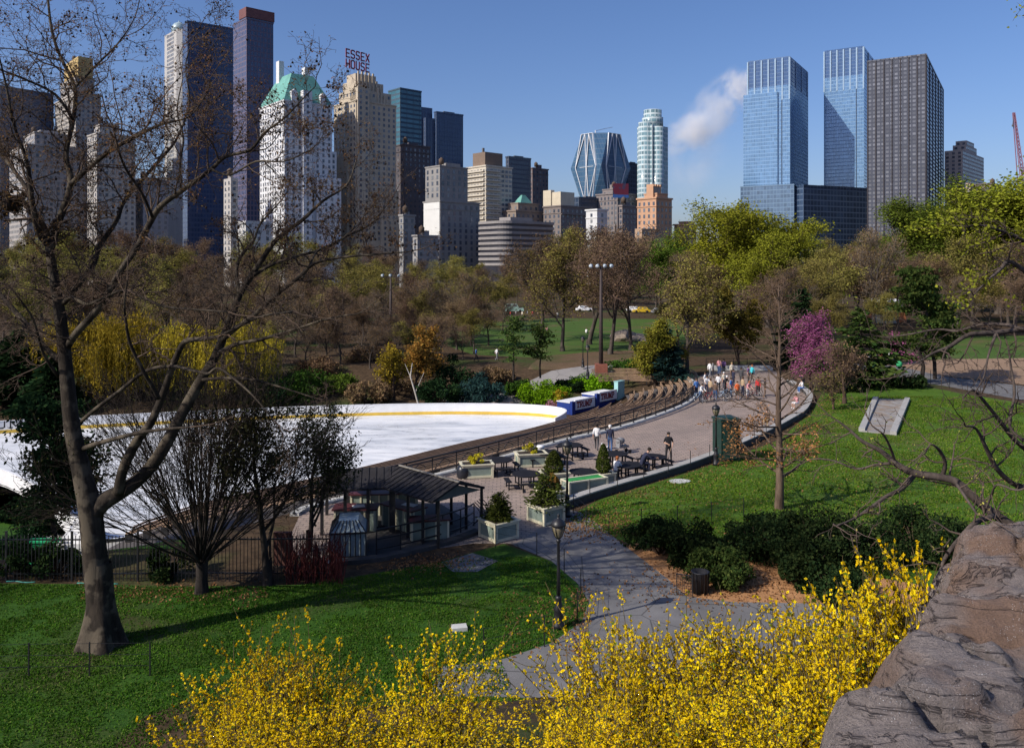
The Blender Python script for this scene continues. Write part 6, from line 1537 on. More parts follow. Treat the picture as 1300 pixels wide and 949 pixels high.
def make_table(rz, label, px, py, first=[None]):
    q = P(px, py)
    if first[0] is None:
        t = thing('picnic_table', label, 'table', (q.x, q.y, .016), rz, 'dark picnic tables on the plaza')
        m = MB(); k = .74; e = .33
        m.prism([(-k, -e), (-e, -k), (e, -k), (k, -e), (k, e), (e, k), (-e, k), (-k, e)], .72, .77); m.build('table_top', M_table, t)
        for i, j in ((-1, -1), (1, -1), (1, 1), (-1, 1)):
            m = MB(); m.beam((i * .34, j * .34, 0), (i * .34, j * .34, .72), .07, .07); m.build('leg', M_table, t)
        for a in range(4):
            th = a * PI / 2; c, s = math.cos(th), math.sin(th)
            m = MB(); m.box((c * 1.02, s * 1.02, .45), (.28, 1.0, .05), th); se = m.build('bench_seat', M_table, t)
            m = MB()
            for o_ in (-.38, .38):
                x, y = c * 1.02 - s * o_, s * 1.02 + c * o_
                m.beam((x, y, 0), (x, y, .43), .06, .06); m.beam((c * .4 - s * o_ * .7, s * .4 + c * o_ * .7, .08), (x, y, .08), .05, .05)
            m.build('support', M_table, se)
        first[0] = t; return t
    o = copy_tree(first[0]); o.location = (q.x, q.y, .016); o.rotation_euler.z = rz; o['label'] = label; return o
for rz, px, py, lab in [(.25, 634, 600, 'dark picnic table touching the planter beside the black rubbish bag'), (.2, 668, 619, 'dark picnic table in the open, left of the dense rounded cedar'), (.4, 724, 580, 'dark picnic table behind the head of the middle lamp post'), (.5, 740, 616, 'dark picnic table just beyond the green lined counter'), (.45, 780, 592, 'dark picnic table behind the bronze tipped cedar'), (.5, 796, 607, 'dark picnic table at which the man in the white shirt sits'), (.5, 830, 596, 'dark picnic table right of the man bent over in the dark jacket'), (.3, 694, 590, 'dark table with a folded top behind the dense rounded cedar')]:
    make_table(rz, lab, px, py)
q = P(588, 607); m = MB(); m.lathe([(.30, 0), (.36, .1), (.38, .42), (.33, .62), (.22, .72), (.08, .80)], (q.x, q.y, .02), 14)
tag(m.build('rubbish_bag', M_bag), 'bulging black rubbish bag on the pavers beside a planter', 'bag')
q = P(686, 583); m = MB(); m.lathe([(.2, 0), (.23, .75), (.25, .77), (.22, .84), (.08, .88)], (q.x, q.y, .02), 14); tag(m.build('rubbish_bin', M_white), 'white rubbish bin beside the farther yellow flowered planter', 'bin')
# ---- lamp posts
def make_lamp(label, q, h=3.75, first=[None], name='street_lamp'):
    if first[0] is None:
        t = thing(name, label, 'street lamp', q, 0, 'park lamp posts')
        m = MB(); m.lathe([(.21, 0), (.21, .12), (.16, .18), (.15, .55), (.17, .62), (.12, .72), (.10, .95), (.12, 1.0), (.07, 1.06)], (0, 0, 0), 12); m.build('base', M_black, t)
        m = MB(); m.lathe([(.062, 1.05), (.055, 1.9), (.045, 2.8), (.075, 2.84), (.075, 2.9), (.04, 2.95)], (0, 0, 0), 10); m.build('pole', M_black, t)
        m = MB(); m.lathe([(.05, 2.96), (.11, 3.02), (.185, 3.22), (.215, 3.38)], (0, 0, 0), 12); g = m.build('lantern', M_lampglass, t)
        m = MB()
        for k in range(6):
            th = k * PI / 3; m.tube([(math.cos(th) * r, math.sin(th) * r, z) for r, z in ((.055, 2.95), (.12, 3.02), (.195, 3.22), (.225, 3.39))], .013, 4)
        m.build('cage', M_black, g)
        m = MB(); m.lathe([(.25, 3.37), (.25, 3.42), (.22, 3.50), (.13, 3.58), (.06, 3.62), (.03, 3.66), (.05, 3.70), (.012, 3.78)], (0, 0, 0), 12); m.build('cap', M_black, t)
        first[0] = t; return t
    o = copy_tree(first[0]); o.location = q; o['label'] = label; return o
for px, py, z, lab in [(709, 796, .01, 'nearest black lamp post, at the bend of the asphalt path'), (720, 655, .01, 'black lamp post at the mouth of the plaza beside the planters'), (909, 590, .02, 'black lamp post against the dark green cabinet'), (740, 466, 0, 'black lamp post on the far path left of the floodlight mast, upper of two'), (746, 481, 0, 'black lamp post above the lime green shrub, lower of two')]:
    make_lamp(lab, P(px, py, z))
# ---- floodlight masts
def mast(label, base, ztop, heads=4, dark=True):
    t = thing('floodlight_mast', label, 'light mast', base, 0, 'floodlight masts')
    m = MB(); m.tube([(0, 0, 0), (0, 0, ztop)], [.26, .13], 10); m.build('pole', mat_plain('rusty_mast', (0.05, 0.035, 0.032), .7, .3, 1, .1), t)
    m = MB(); m.box((0, 0, .55), (1.3, 1.3, 1.1)); m.build('plinth', M_brick, t)
    m = MB(); m.beam((-1.2, 0, ztop - .2), (1.2, 0, ztop - .2), .1, .1); m.build('crossarm', M_black, t)
    for x in [(-1.1 + 2.2 * i / (heads - 1)) for i in range(heads)]:
        m = MB(); m.lathe([(.08, -.18), (.18, 0), (.22, .22)], (0, 0, 0), 10); m.lathe([(.22, .222), (.12, .25)], (0, 0, 0), 10, 1)
        o = m.build('floodlight', [mat_plain('floodlight_shell', (0.30, 0.40, 0.48), .4, .2, 2, 0), mat_plain('lamp_face', (0.55, 0.62, 0.68), .4, .1, 2, 0)], t, (x, -.1, ztop + .1)); o.rotation_euler = (R_(115), 0, R_(20 * (1 if x > 0 else -1)))
mast('tall dark floodlight mast with four lamps on a red brick plinth, centre of the view', P(763, 474), zpx(338, 92), 4)
mast('floodlight mast with three lamps rising from the wood right of the sycamore twigs', (Q(496, 400, 118).x, 118, 0), zpx(350, 118), 3)
# ---- dark green cabinet
q = P(922, 583); t = thing('green_cabinet', 'dark green upright cabinet the height of a door beside a lamp post on the plaza', 'cabinet', (q.x, q.y, .016), R_(12))
m = MB(); m.box((0, 0, 1.25), (1.25, 1.2, 2.4)); m.build('body', M_green, t)
m = MB(); m.box((0, 0, 2.52), (1.36, 1.3, .13)); m.box((0, 0, 2.62), (1.2, 1.15, .1), 0, 0, .8); m.build('roof', M_green, t)
m = MB(); m.box((-.05, -.625, 1.2), (.85, .05, 2.05)); d = m.build('door', mat_plain('green_door', (0.014, 0.05, 0.04), .45, .3, 2, .05), t)
m = MB(); m.box((.28, -.67, 1.15), (.05, .04, .16)); m.build('handle', M_black, d)
# ---- paved slab on the lawn
c4 = [P(1094, 548), P(1134, 552), P(1152, 508), P(1112, 507)]
t = thing('stone_ramp', 'grey paved slab with raised stone kerbs lying on the right lawn', 'slab', (0, 0, 0))
m = MB(); m.prism([(p.x, p.y) for p in c4], -.05, .10)
tsl = NT('patchy_slabs'); po = tsl.pos(); nn = tsl.noise(po, .9, 5); br = tsl.n('ShaderNodeTexBrick'); tsl.set(br.inputs['Vector'], po); br.inputs['Scale'].default_value = 1; br.inputs['Brick Width'].default_value = 1.6; br.inputs['Row Height'].default_value = 1.3; br.inputs['Mortar Size'].default_value = .03
tsl.set(br.inputs['Color1'], (.30, .285, .27)); tsl.set(br.inputs['Color2'], (.22, .21, .20)); tsl.set(br.inputs['Mortar'], (.09, .08, .07))
tsl.bsdf(tsl.mix(tsl.ramp(nn, [(.45, (0, 0, 0)), (.62, (.8, .8, .8))]), br.outputs[0], (.22, .155, .10)), .9); m.build('paving', tsl.m, t)
for a, b in ((0, 3), (1, 2)):
    m = MB(); m.beam(c4[a] + Vector((0, 0, .14)), c4[b] + Vector((0, 0, .14)), .42, .26); m.build('kerb', M_conc, t)
# ---- blue and white stand with the name in red
A, B = P(720, 526, -2.6), P(786, 512, -2.6)
u = Vector((B.x - A.x, B.y - A.y, 0)).normalized(); nrm = Vector((u.y, -u.x, 0)); L = (B - A).length; mid = .52
rzs = math.atan2(u.y, u.x)
for k, (s0, s1, zt_, lab) in enumerate([(0.06, .50, -1.42, 'nearer of two blue stands with a white panel reading TRUMP at the rink end'), (.52, .94, -1.1, 'farther of two blue stands with a white panel reading TRUMP, by the teal board')]):
    a, b = A + u * (L * s0), A + u * (L * s1); c = (a + b) / 2; LL = (b - a).length
    t = thing('rental_stand', lab, 'stand', (a.x, a.y, -2.7), rzs, 'blue and white stands')
    H = zt_ + 2.7
    m = MB(); m.box((LL / 2, .9, H * .45), (LL, 1.6, H * .9)); m.build('body', M_blue, t)
    m = MB(); m.box((.27, -.05, H * .5), (.5, .3, H)); m.build('pillar', M_blue, t)
    m = MB(); m.box((LL / 2 + .36, -.0, H - .42), (LL - .6, .14, .98)); pn = m.build('sign_panel', M_white, t)
    m = MB(); hh = .52; w0 = 5 * .62 + 4 * .34 + .14; wd = (LL - 1.5) / (w0 * hh); letters(m, 'TRUMP', (.95, -.085, H - .66), (1, 0, 0), (0, 0, 1), hh, .34, .2, .03, wd); m.build('lettering', M_txtred, pn)
    m = MB(); m.box((LL / 2, .9, H * .92), (LL + .1, 1.7, .06)); m.build('roof', M_white, t)
q = B + u * .1; m = MB(); m.box((q.x, q.y + .3, -1.5), (1.2, .5, 2.4), rzs); m.box((q.x, q.y + .3, -.27), (1.3, .6, .06), rzs)
tag(m.build('teal_board', M_teal), 'pale teal board at the right end of the blue and white stands', 'board')
# lettering on the far boards
pts_px = [((CX + F * p.x / p.y), p) for p in inner_b]
def board_text(pxl, pxr):
    cand = [p for (x, p) in pts_px if pxl - 60 < x < pxr + 60 and p.y > 62]
    a = min(cand, key=lambda p: abs(CX + F * p.x / p.y - pxl)); b = min(cand, key=lambda p: abs(CX + F * p.x / p.y - pxr))
    a = a.copy(); b = b.copy(); u = Vector((b.x - a.x, b.y - a.y, 0)); LL = u.length; u.normalize(); off = Vector((u.y, -u.x, 0)) * .22
    hh = .56; m = MB(); w0 = 5 * .62 + 4 * .34 + .14
    letters(m, 'TRUMP', (a.x + off.x, a.y + off.y, ICEZ + .52), u, (0, 0, 1), hh, .34, .2, .03, LL / (w0 * hh)); m.build('lettering', M_txtblk, bd)
board_text(-40, 38); board_text(352, 428)
# ================================================================ kiosk
KZ = .02
k0_, k1_, k2_ = Q(412, 600, 38.3), Q(507, 592, 38.9), Q(583, 611.5, 35.9)
t = thing('kiosk', 'open refreshment kiosk with an L shaped dark board roof on posts beside the plaza', 'kiosk', (0, 0, 0))
def gable(a, b, half, drop, ov=.12):
    a = Vector((a.x, a.y, 2.5)); b = Vector((b.x, b.y, 2.5)); u = (b - a); u.z = 0; u.normalize(); n = Vector((-u.y, u.x, 0))
    m = MB(); th = Vector((0, 0, .08)); dz = Vector((0, 0, -drop))
    for s in (-1, 1):
        q = [a, b, b + n * (s * half) + dz, a + n * (s * half) + dz]
        m.add(q + [v + th for v in q], [(0, 1, 2, 3), (7, 6, 5, 4), (0, 4, 5, 1), (1, 5, 6, 2), (2, 6, 7, 3), (3, 7, 4, 0)])
        LL = (b - a).length; k = int(LL / .32)
        for i in range(k + 1):
            p = a + u * (LL * i / k) + th; m.beam(p + Vector((0, 0, .0)), p + n * (s * half) + dz, .05, .07)
    return m, u, n
mA, uA, nA = gable(k0_, k1_ + Vector((.6, 0, 0)), 1.75, .52); mA.build('roof', M_roof, t)
mB, uB, nB = gable(k1_ + uA * -.2 + Vector((0, .0, .06)), k2_, 1.55, .5); mB.build('roof', M_roof, t)
m = MB(); e = Vector((k2_.x, k2_.y, 2.46)) - uB * .12
m.add([e, e + nB * 1.45 - Vector((0, 0, .49)), e - nB * 1.45 - Vector((0, 0, .49))], [(0, 1, 2)]); m.build('gable_board', mat_plain('grey_green_gable', (0.10, 0.11, 0.095), .8, .3, 2, .1), t)
m = MB(); m.beam(Vector((k1_.x, k1_.y, 2.62)), Vector((k2_.x, k2_.y, 2.62)), .1, .05); m.build('ridge_cap', mat_plain('pale_ridge_cap', (0.24, 0.22, 0.19), .8, .3, 2, .1), t)
posts = []
LA = (k1_ - k0_).length; LB_ = Vector((k2_.x - k1_.x, k2_.y - k1_.y, 0)).length
for i in range(4): posts += [Vector((k0_.x, k0_.y, 0)) + uA * (LA * i / 3.4) + nA * s * 1.5 for s in (-1, 1)]
for i in range(4): posts += [Vector((k1_.x, k1_.y, 0)) + uB * (LB_ * (.28 + .70 * i / 3)) + nB * s * 1.3 for s in (-1, 1)]
pmk = MB(); pmk.box((0, 0, 1.0), (.13, .13, 2.0)); pme = pmk.mesh('post', [M_black])
for p in posts: link('post', pme, t, (p.x, p.y, KZ))
def counter(label, px, py, L, Wd, H, rz, extra=None):
    q = P(px, py); t = thing('counter', label, 'counter', (q.x, q.y, KZ), rz, 'kiosk counters')
    m = MB(); m.box((0, 0, H / 2), (L - .06, Wd - .06, H)); m.build('body', M_panel, t)
    m = MB()
    for i in range(int(L / .45) + 1):
        x = -L / 2 + .06 + (L - .12) * i / int(L / .45)
        for s in (-1, 1): m.box((x, s * (Wd / 2 - .02), H / 2), (.08, .05, H - .01))
    for s in (-1, 1):
        for y in (-.3, .3): m.box((s * (L / 2 - .02), y * Wd, H / 2), (.05, .08, H - .01))
    m.build('batten', M_cream, t)['kind'] = 'stuff'
    m = MB(); m.box((0, 0, H + .03), (L + .14, Wd + .14, .06)); m.build('top', M_maroon, t)
    return t, q
counter('cream panelled kiosk counter at the left with papers on its maroon top', 452, 671, 1.9, .9, .95, R_(2)); counter('cream panelled kiosk counter in the middle behind the railing', 512, 669, 2.0, .9, .95, R_(-40)); counter('cream panelled kiosk counter nearest the path, under the gable', 545, 682, 1.7, .75, .8, R_(12)); counter('dark topped kiosk counter set at the back beneath the roof', 488, 652, 3.2, .7, 1.0, R_(4))
q = P(548, 672); m = MB(); m.box((q.x, q.y, .98), (.8, .5, .05)); 
q = P(458, 671); tag(MB().box((q.x - .1, q.y, KZ + 1.0), (.55, .4, .04), .3).box((q.x - .05, q.y, KZ + 1.045), (.4, .3, .04), .1).build('paper_stack', M_white), 'white papers stacked on the left kiosk counter', 'papers')
q = P(520, 669); tag(MB().box((q.x, q.y, KZ + 1.0), (.7, .4, .05), -.5).build('tray', M_white), 'pale tray lying on the middle kiosk counter', 'tray')
# glazed display case with sloped glass
q = P(443, 700); t = thing('display_case', 'glazed black framed display case with sloping top left of the kiosk railing', 'display case', (q.x, q.y, KZ), R_(8))
Wc, Dc, Hc = 1.45, 1.7, .95
m = MB(); m.box((0, 0, Hc / 2 + .08), (Wc - .05, Dc - .05, Hc)); m.prism([(-Wc / 2, -Dc / 2), (Wc / 2, -Dc / 2), (Wc / 2, Dc / 2), (-Wc / 2, Dc / 2)], Hc + .085, Hc + .48, 0, [(-Wc * .28, -Dc * .28), (Wc * .28, -Dc * .28), (Wc * .28, Dc * .4), (-Wc * .28, Dc * .4)]); m.build('glass', M_glassy, t)
m = MB()
for i in range(8):
    x = -Wc / 2 + Wc * i / 7; m.beam((x, -Dc / 2, .02), (x, -Dc / 2, Hc + .08), .035, .05); m.beam((x, -Dc / 2, Hc + .09), (x * .56, -Dc * .28, Hc + .49), .03, .04)
for i in range(9):
    y = -Dc / 2 + Dc * i / 8; m.beam((-Wc / 2, y, .02), (-Wc / 2, y, Hc + .08), .05, .035); m.beam((-Wc / 2, y, Hc + .09), (-Wc * .28, y * .68, Hc + .49), .03, .04)
for z in (.05, Hc + .07):
    m.box((0, -Dc / 2, z), (Wc + .08, .07, .07)); m.box((-Wc / 2, 0, z), (.07, Dc + .08, .07)); m.box((Wc / 2, 0, z), (.07, Dc, .07))
m.build('frame', M_black, t)
# kiosk railing, its hooped end and the ledge below
rp = resample(catmull([P(478, 704), P(520, 695), P(560, 684), P(592, 673), P(604, 666)], 8), .55)
t = thing('kiosk_railing', 'black hooped railing round the kiosk counters ending in a curve by the planter', 'railing', (0, 0, 0))
for i, p in enumerate(rp[::2]):
    MB().box((p.x, p.y, .52), (.05, .05, 1.04)).build('post', M_black, t)
for z in (1.02, .62, .2):
    m = MB(); slats(m, rp, [(0, z, .06, .05)], 0); m.build('rail', M_black, t)
m = MB()
for k in range(5):
    p = P(600 + 2.5 * k, 668 - 1.2 * k); m.tube([(p.x + .35 * math.sin(a), p.y + .1 * k, .06 + 1.0 * (a / PI)) for a in np.linspace(0, PI, 8)], .022, 5)
m.build('hoop', M_black, t)
rl_ = resample(catmull([P(425, 716), P(480, 711), P(530, 700), P(575, 688), P(612, 674)], 8), .5)
m = MB(); ribbon(m, rl_, -.1, .17, .4); tag(m.build('ledge_wall', M_concdark), 'low dark concrete ledge along the foot of the kiosk railing', 'wall')
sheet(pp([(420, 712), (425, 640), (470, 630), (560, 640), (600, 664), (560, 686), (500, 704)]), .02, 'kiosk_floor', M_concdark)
sheet(pp([(560, 714), (600, 702), (632, 712), (606, 726), (575, 726)]), .02, 'paved_patch', M_path)
# folding umbrellas / flags at the terrace foot, thin sign stalks
# ---- litter bin and wire hoop fence on the mulch
q = P(889, 752); t = thing('wire_bin', 'black wire rubbish bin standing on the wood chips by the path', 'bin', (q.x, q.y, .01))
m = MB(); m.lathe([(.28, .0), (.31, .75), (.33, .78), (.30, .79), (.27, .2)], (0, 0, 0), 16); m.build('basket', M_black, t); m = MB()
for k in range(14):
    th = 2 * PI * k / 14; m.beam((math.cos(th) * .30, math.sin(th) * .30, 0), (math.cos(th) * .335, math.sin(th) * .335, .78), .02, .02)
m.build('slat', M_black, t)
q = P(869, 757); t = thing('wire_hurdle', 'small black wire hurdle left of the rubbish bin', 'hurdle', (q.x, q.y, .01), R_(-25))
m = MB(); m.beam((-.28, 0, 0), (-.28, 0, .8), .03, .03); m.beam((.28, 0, 0), (.28, 0, .8), .03, .03); m.beam((-.28, 0, .78), (.28, 0, .78), .03, .03); m.build('frame', M_black, t)
m = MB()
for k in range(1, 8): m.beam((-.28 + .07 * k, 0, .05), (-.28 + .07 * k, 0, .78), .008, .008); m.beam((-.28, 0, .1 * k), (.28, 0, .1 * k), .008, .008)
m.build('mesh', M_black, t)
# ---- low wire fences round the lawns
def wire_fence(label, pts, h=.95, step=2.0, wires=3, pw=.035):
    t = thing('wire_fence', label, 'fence', (0, 0, 0)); L = resample(pts, step)
    m = MB(); m.box((0, 0, h / 2), (pw, pw, h)); me = m.mesh('post', [M_black])
    for p in L: link('post', me, t, (p.x, p.y, gz(p.x, p.y)))
    m = MB()
    for k in range(wires):
        z = h * (.3 + .66 * k / max(1, wires - 1))
        for a, b in zip(L[:-1], L[1:]): m.beam(a + Vector((0, 0, z + gz(a.x, a.y))), b + Vector((0, 0, z + gz(b.x, b.y))), .009, .009)
    m.build('wire', M_black, t); return t
wire_fence('thin black wire fence along the path edge of the left lawn', catmull([P(614, 838), P(662, 834), P(700, 815), P(732, 790), P(740, 764), P(722, 734), P(690, 710), P(640, 694), P(590, 708)], 8), 1.0, 2.2)
wire_fence('thin black wire fence in front of the big sycamore at the bottom left', [P(-120, 862), P(0, 860), P(70, 858), P(150, 858), P(232, 856)], 1.0, 1.75)
wire_fence('thin black wire fence along the near edge of the right lawn', catmull([P(728, 652), P(763, 678), P(808, 672), P(850, 668), P(905, 662), P(960, 655)], 8), .95, 1.8)
wire_fence('tall black wire fence beside the path on the far side of the right lawn', catmull([P(1125, 481), P(1160, 484), P(1200, 492), P(1250, 500), P(1300, 512), P(1400, 530)], 6), 1.5, 2.6, 6)
wire_fence('dark wire fence on the bank above the lime green shrubs', [P(600, 486), P(650, 484), P(700, 482), P(745, 486)], 1.6, 2.4, 5)
# fence on the plaza wall (thin stanchions above the low wall)
t = thing('wire_fence', 'thin stanchions set along the low wall between plaza and lawn', 'fence', (0, 0, 0)); m = MB(); m.box((0, 0, .72), (.035, .035, .9)); me = m.mesh('post', [M_black]); 
for p in resample(offset(WALL, -.35), 2.3)[:12]: link('post', me, t, (p.x, p.y, 0))
# iron picket fence in front of the rink
t = thing('picket_fence', 'tall black iron picket fence between the left lawn and the rink', 'fence', (0, 0, 0))
fl = resample([P(-160, 737), P(0, 737), P(200, 738), P(330, 739), P(420, 735)], .14); m = MB()
for p in fl: m.box((p.x, p.y, .88), (.022, .022, 1.72))
m.build('picket', M_black, t)['kind'] = 'stuff'
for p in fl[::18]: MB().box((p.x, p.y, .95), (.07, .07, 1.9)).build('post', M_black, t)
for z in (.25, 1.55):
    m = MB(); m.beam(fl[0] + Vector((0, 0, z)), fl[-1] + Vector((0, 0, z)), .04, .05); m.build('rail', M_black, t)
# dark clipped bushes behind the fence, hose, white awning
for sd, px, lab in [(321, 22, 'black-green clipped bush behind the picket fence at the left edge'), (322, 72, 'black-green clipped bush behind the picket fence left of the sycamore'), (323, 218, 'low dark bush behind the picket fence at the foot of the fan shaped tree')]:
    shrub(sd, lab, px, 730, 1.0, 1.3, L_yew, 0, n=2200, lsize=.07, nl=16)
m = MB(); m.tube(catmull([P(8, 738), P(20, 737.5), P(32, 739), P(45, 738.5)], 4), .03, 5); m.tube(catmull([P(98, 740), P(118, 739.5), P(150, 741)], 4), .03, 5)
tag(m.build('garden_hose', mat_plain('teal_hose', (0.06, 0.34, 0.27), .5, .2, 2, 0)), 'teal garden hose lying along the foot of the picket fence', 'hose')
q = P(98, 720); t = thing('awning', 'small white pointed awning behind the picket fence beside the sycamore trunk', 'awning', (q.x, q.y, 0)); m = MB()
m.add([(-.5, -.5, 1.1), (.7, -.5, 1.1), (.7, .7, 1.1), (-.5, .7, 1.1), (.15, .1, 2.3)], [(0, 1, 4), (1, 2, 4), (2, 3, 4), (3, 0, 4)]); m.build('canopy', M_white, t)
for x, y in ((-.5, -.5), (.7, -.5), (.7, .7), (-.5, .7)): MB().beam((x, y, 0), (x, y, 1.1), .06, .06).build('post', M_white, t)
m = MB(); m.box2(-.45, .65, -.49, -.47, .1, 1.05); m.build('side_cloth', M_white, t)
q = P(56, 716); tag(MB().box((q.x, q.y, .95), (1.3, .5, .06)).box((q.x, q.y, .5), (1.2, .4, .85)).build('green_crate', mat_plain('bright_green_plastic', (0.03, 0.42, 0.16), .5, .1, 2, 0)), 'bright green crate behind the picket fence left of the sycamore', 'crate')
# red twig dogwood by the kiosk
rng = random.Random(330); m = MB()
for k in range(240):
    p = P(rng.uniform(362, 436), rng.uniform(722, 742)); m.tube([p, p + Vector((rng.gauss(0, .12), rng.gauss(0, .1), rng.uniform(.5, .9))), p + Vector((rng.gauss(0, .25), rng.gauss(0, .2), rng.uniform(1.1, 1.75)))], [.014, .011, .006], 4, cap=False)
tag(m.build('dogwood_shrub', twig_mat('red_dogwood_stems', (0.13, 0.032, 0.028))), 'thicket of dark red bare stems left of the kiosk', 'shrub')
m = MB(); q0, q1 = P(345, 726), P(372, 718)
m.box(((q0.x + q1.x) / 2, q0.y + .4, .8), (.7, .2, 1.3)); tag(m.build('brick_pier', mat_plain('sooty_brick', (0.10, 0.04, 0.03), .85, .3, 4, .2)), 'dark red brick pier behind the sooty leaved tree', 'pier')
# yews and evergreen mounds above the mulch
for sd, px, py, R, H, lf, lab in [(341, 838, 703, 1.55, 1.35, L_yew, 'dark yew mound at the left end of the mulch bed'), (342, 885, 712, 1.5, 1.5, L_yew, 'dark yew mound second from the left in the mulch bed'), (343, 918, 738, 1.35, 1.15, L_pine, 'lighter green spreading juniper at the path edge of the mulch bed'), (344, 960, 705, 1.9, 1.7, L_yew, 'dark yew mound below the young oak'), (345, 1025, 735, 1.6, 1.5, L_yew, 'dark yew mound just behind the tallest forsythia sprays'), (346, 1032, 700, 2.2, 1.9, L_yew, 'large dark yew mound right of the young oak'), (347, 1095, 715, 2.2, 1.9, L_yew, 'large dark yew mound under the leaning tree'), (348, 1160, 700, 2.2, 1.8, L_yew, 'dark yew mound nearest the rock'), (349, 990, 690, 1.6, 1.3, L_yew, 'low dark yew directly behind the oak trunk base'), (350, 1215, 715, 2.0, 1.6, L_yew, 'dark yew mound hidden partly by the rock edge'), (351, 1062, 760, 1.3, 1.1, L_yew, 'small dark yew low behind the forsythia by the path')]:
    shrub(sd, lab, px, py, R, H, lf, 0, n=6500, lsize=.065, nl=26, name='yew_shrub')
# bush under the pines and dark bank on the far right lawn edge
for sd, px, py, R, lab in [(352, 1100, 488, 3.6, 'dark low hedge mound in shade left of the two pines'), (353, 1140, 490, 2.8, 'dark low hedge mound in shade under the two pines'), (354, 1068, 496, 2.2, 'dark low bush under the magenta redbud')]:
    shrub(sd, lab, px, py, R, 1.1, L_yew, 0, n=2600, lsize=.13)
# fallen leaves on the right lawn, along the wall, on the mulch and in the left bed
rng = random.Random(360); nr = np.random.default_rng(360); cen = []
for k in range(1500):
    s = rng.random(); p = WALL[min(len(WALL) - 2, int(s * len(WALL) * .85))]; t_ = abs(rng.gauss(0, 1.6)) + .3
    i = min(len(WALL) - 2, int(s * len(WALL) * .85)); d = (WALL[i + 1] - WALL[i]).normalized()
    cen.append((p.x + d.y * t_ + rng.gauss(0, .3), p.y - d.x * t_ + rng.gauss(0, .3), .03))
for k in range(1500): p = P(rng.uniform(740, 1280), rng.uniform(560, 690)); cen.append((p.x, p.y, .03))
for k in range(1800):
    p = P(rng.gauss(930, 70), rng.gauss(738, 18)); cen.append((p.x, p.y, .035))
for k in range(900): p = P(rng.uniform(715, 800), rng.gauss(668, 10)); cen.append((p.x, p.y, .035))
for k in range(500): p = P(rng.gauss(545, 30), rng.gauss(714, 6)); cen.append((p.x, p.y, .035))
for k in range(700): p = P(rng.gauss(738, 7) if rng.random() < .5 else rng.uniform(640, 735), rng.uniform(745, 835)); cen.append((p.x, p.y, .03))
for k in range(700): p = P(rng.uniform(100, 340), rng.gauss(752, 8)); cen.append((p.x, p.y, .03))
fm = quads_np(cen, .055, nr, 'fallen_leaves', mat_leaf('fallen_leaf_litter', [(0.20, 0.10, 0.045), (0.34, 0.19, 0.09), (0.15, 0.07, 0.03)], .8))
tag(link('fallen_leaves', fm), 'brown fallen leaves scattered on the lawns and beds', None, None, 'stuff')
tag(MB().prism([(P(863 + 14 * math.cos(a), 611 + 2.6 * math.sin(a)).x, P(863 + 14 * math.cos(a), 611 + 2.6 * math.sin(a)).y) for a in np.linspace(0, 2 * PI, 14)[:-1]], -.02, .05).build('manhole_cover', M_conclight), 'pale round cover set in the lawn below the low wall', 'cover')
q = P(583, 799); tag(MB().box((q.x, q.y, .06), (.5, .35, .14), .2).build('drain_box', M_conclight), 'small pale drain box in the left lawn among the forsythia tips', 'drain')
for sd, px, py, s_, lab in [(1, 643, 500, 1.15, 'pale boulder on the bank above the rink'), (2, 626, 498, .8, 'smaller brown boulder on the bank beside the weeping bush'), (3, 798, 432, 3.0, 'grey rock outcrop on the far slope right of the mast')]:
    rng = random.Random(sd); bm = bmesh.new(); bmesh.ops.create_icosphere(bm, subdivisions=3, radius=1)
    for v in bm.verts: v.co *= 1 + .35 * mnoise.noise(v.co * 1.3 + Vector((sd * 7, 0, 0))) + .1 * mnoise.noise(v.co * 4); v.co.z *= .5
    me = bpy.data.meshes.new('boulder'); bm.to_mesh(me); bm.free(); me.materials.append(mat_plain('boulder_stone', (0.26, 0.21, 0.17), .9, .4, 1.5, .4))
    q = P(px, py) if sd == 3 else bankpt(px, py - 412); o = link('boulder', me, None, (q.x, q.y, q.z + .1)); o.scale = (s_, s_, s_); tag(o, lab, 'boulder')
# ================================================================ people, bicycles, dog, vehicles
BASE = dict(pelvis=(0, 0, .94), belly=(0, -.01, 1.08), chest=(0, 0, 1.28), collar=(0, 0, 1.42), neck=(0, -.005, 1.50), head=(0, -.02, 1.60), crown=(0, -.015, 1.69),
            shL=(.165, 0, 1.405), elL=(.215, .03, 1.12), wrL=(.225, -.06, .88), haL=(.225, -.085, .80), shR=(-.165, 0, 1.405), elR=(-.215, .03, 1.12), wrR=(-.225, -.06, .88), haR=(-.225, -.085, .80),
            hipL=(.09, 0, .88), knL=(.10, -.03, .49), anL=(.10, .02, .09), toL=(.11, -.14, .035), hipR=(-.09, 0, .88), knR=(-.10, -.03, .49), anR=(-.10, .02, .09), toR=(-.11, -.14, .035))
RAD = dict(pelvis=.135, belly=.125, chest=.145, collar=.10, neck=.055, head=.088, crown=.07, sh=.068, el=.047, wr=.034, ha=.036, hip=.095, kn=.064, an=.043, to=.04)
BONES = [('pelvis', 'belly', 'shirt'), ('belly', 'chest', 'shirt'), ('chest', 'collar', 'shirt'), ('collar', 'neck', 'skin'), ('neck', 'head', 'skin'), ('head', 'crown', 'skin')]
for s in 'LR':
    BONES += [('chest', 'sh' + s, 'shirt'), ('sh' + s, 'el' + s, 'shirt'), ('el' + s, 'wr' + s, 'fore'), ('wr' + s, 'ha' + s, 'skin'), ('pelvis', 'hip' + s, 'legs'), ('hip' + s, 'kn' + s, 'legs'), ('kn' + s, 'an' + s, 'shin'), ('an' + s, 'to' + s, 'shoe')]
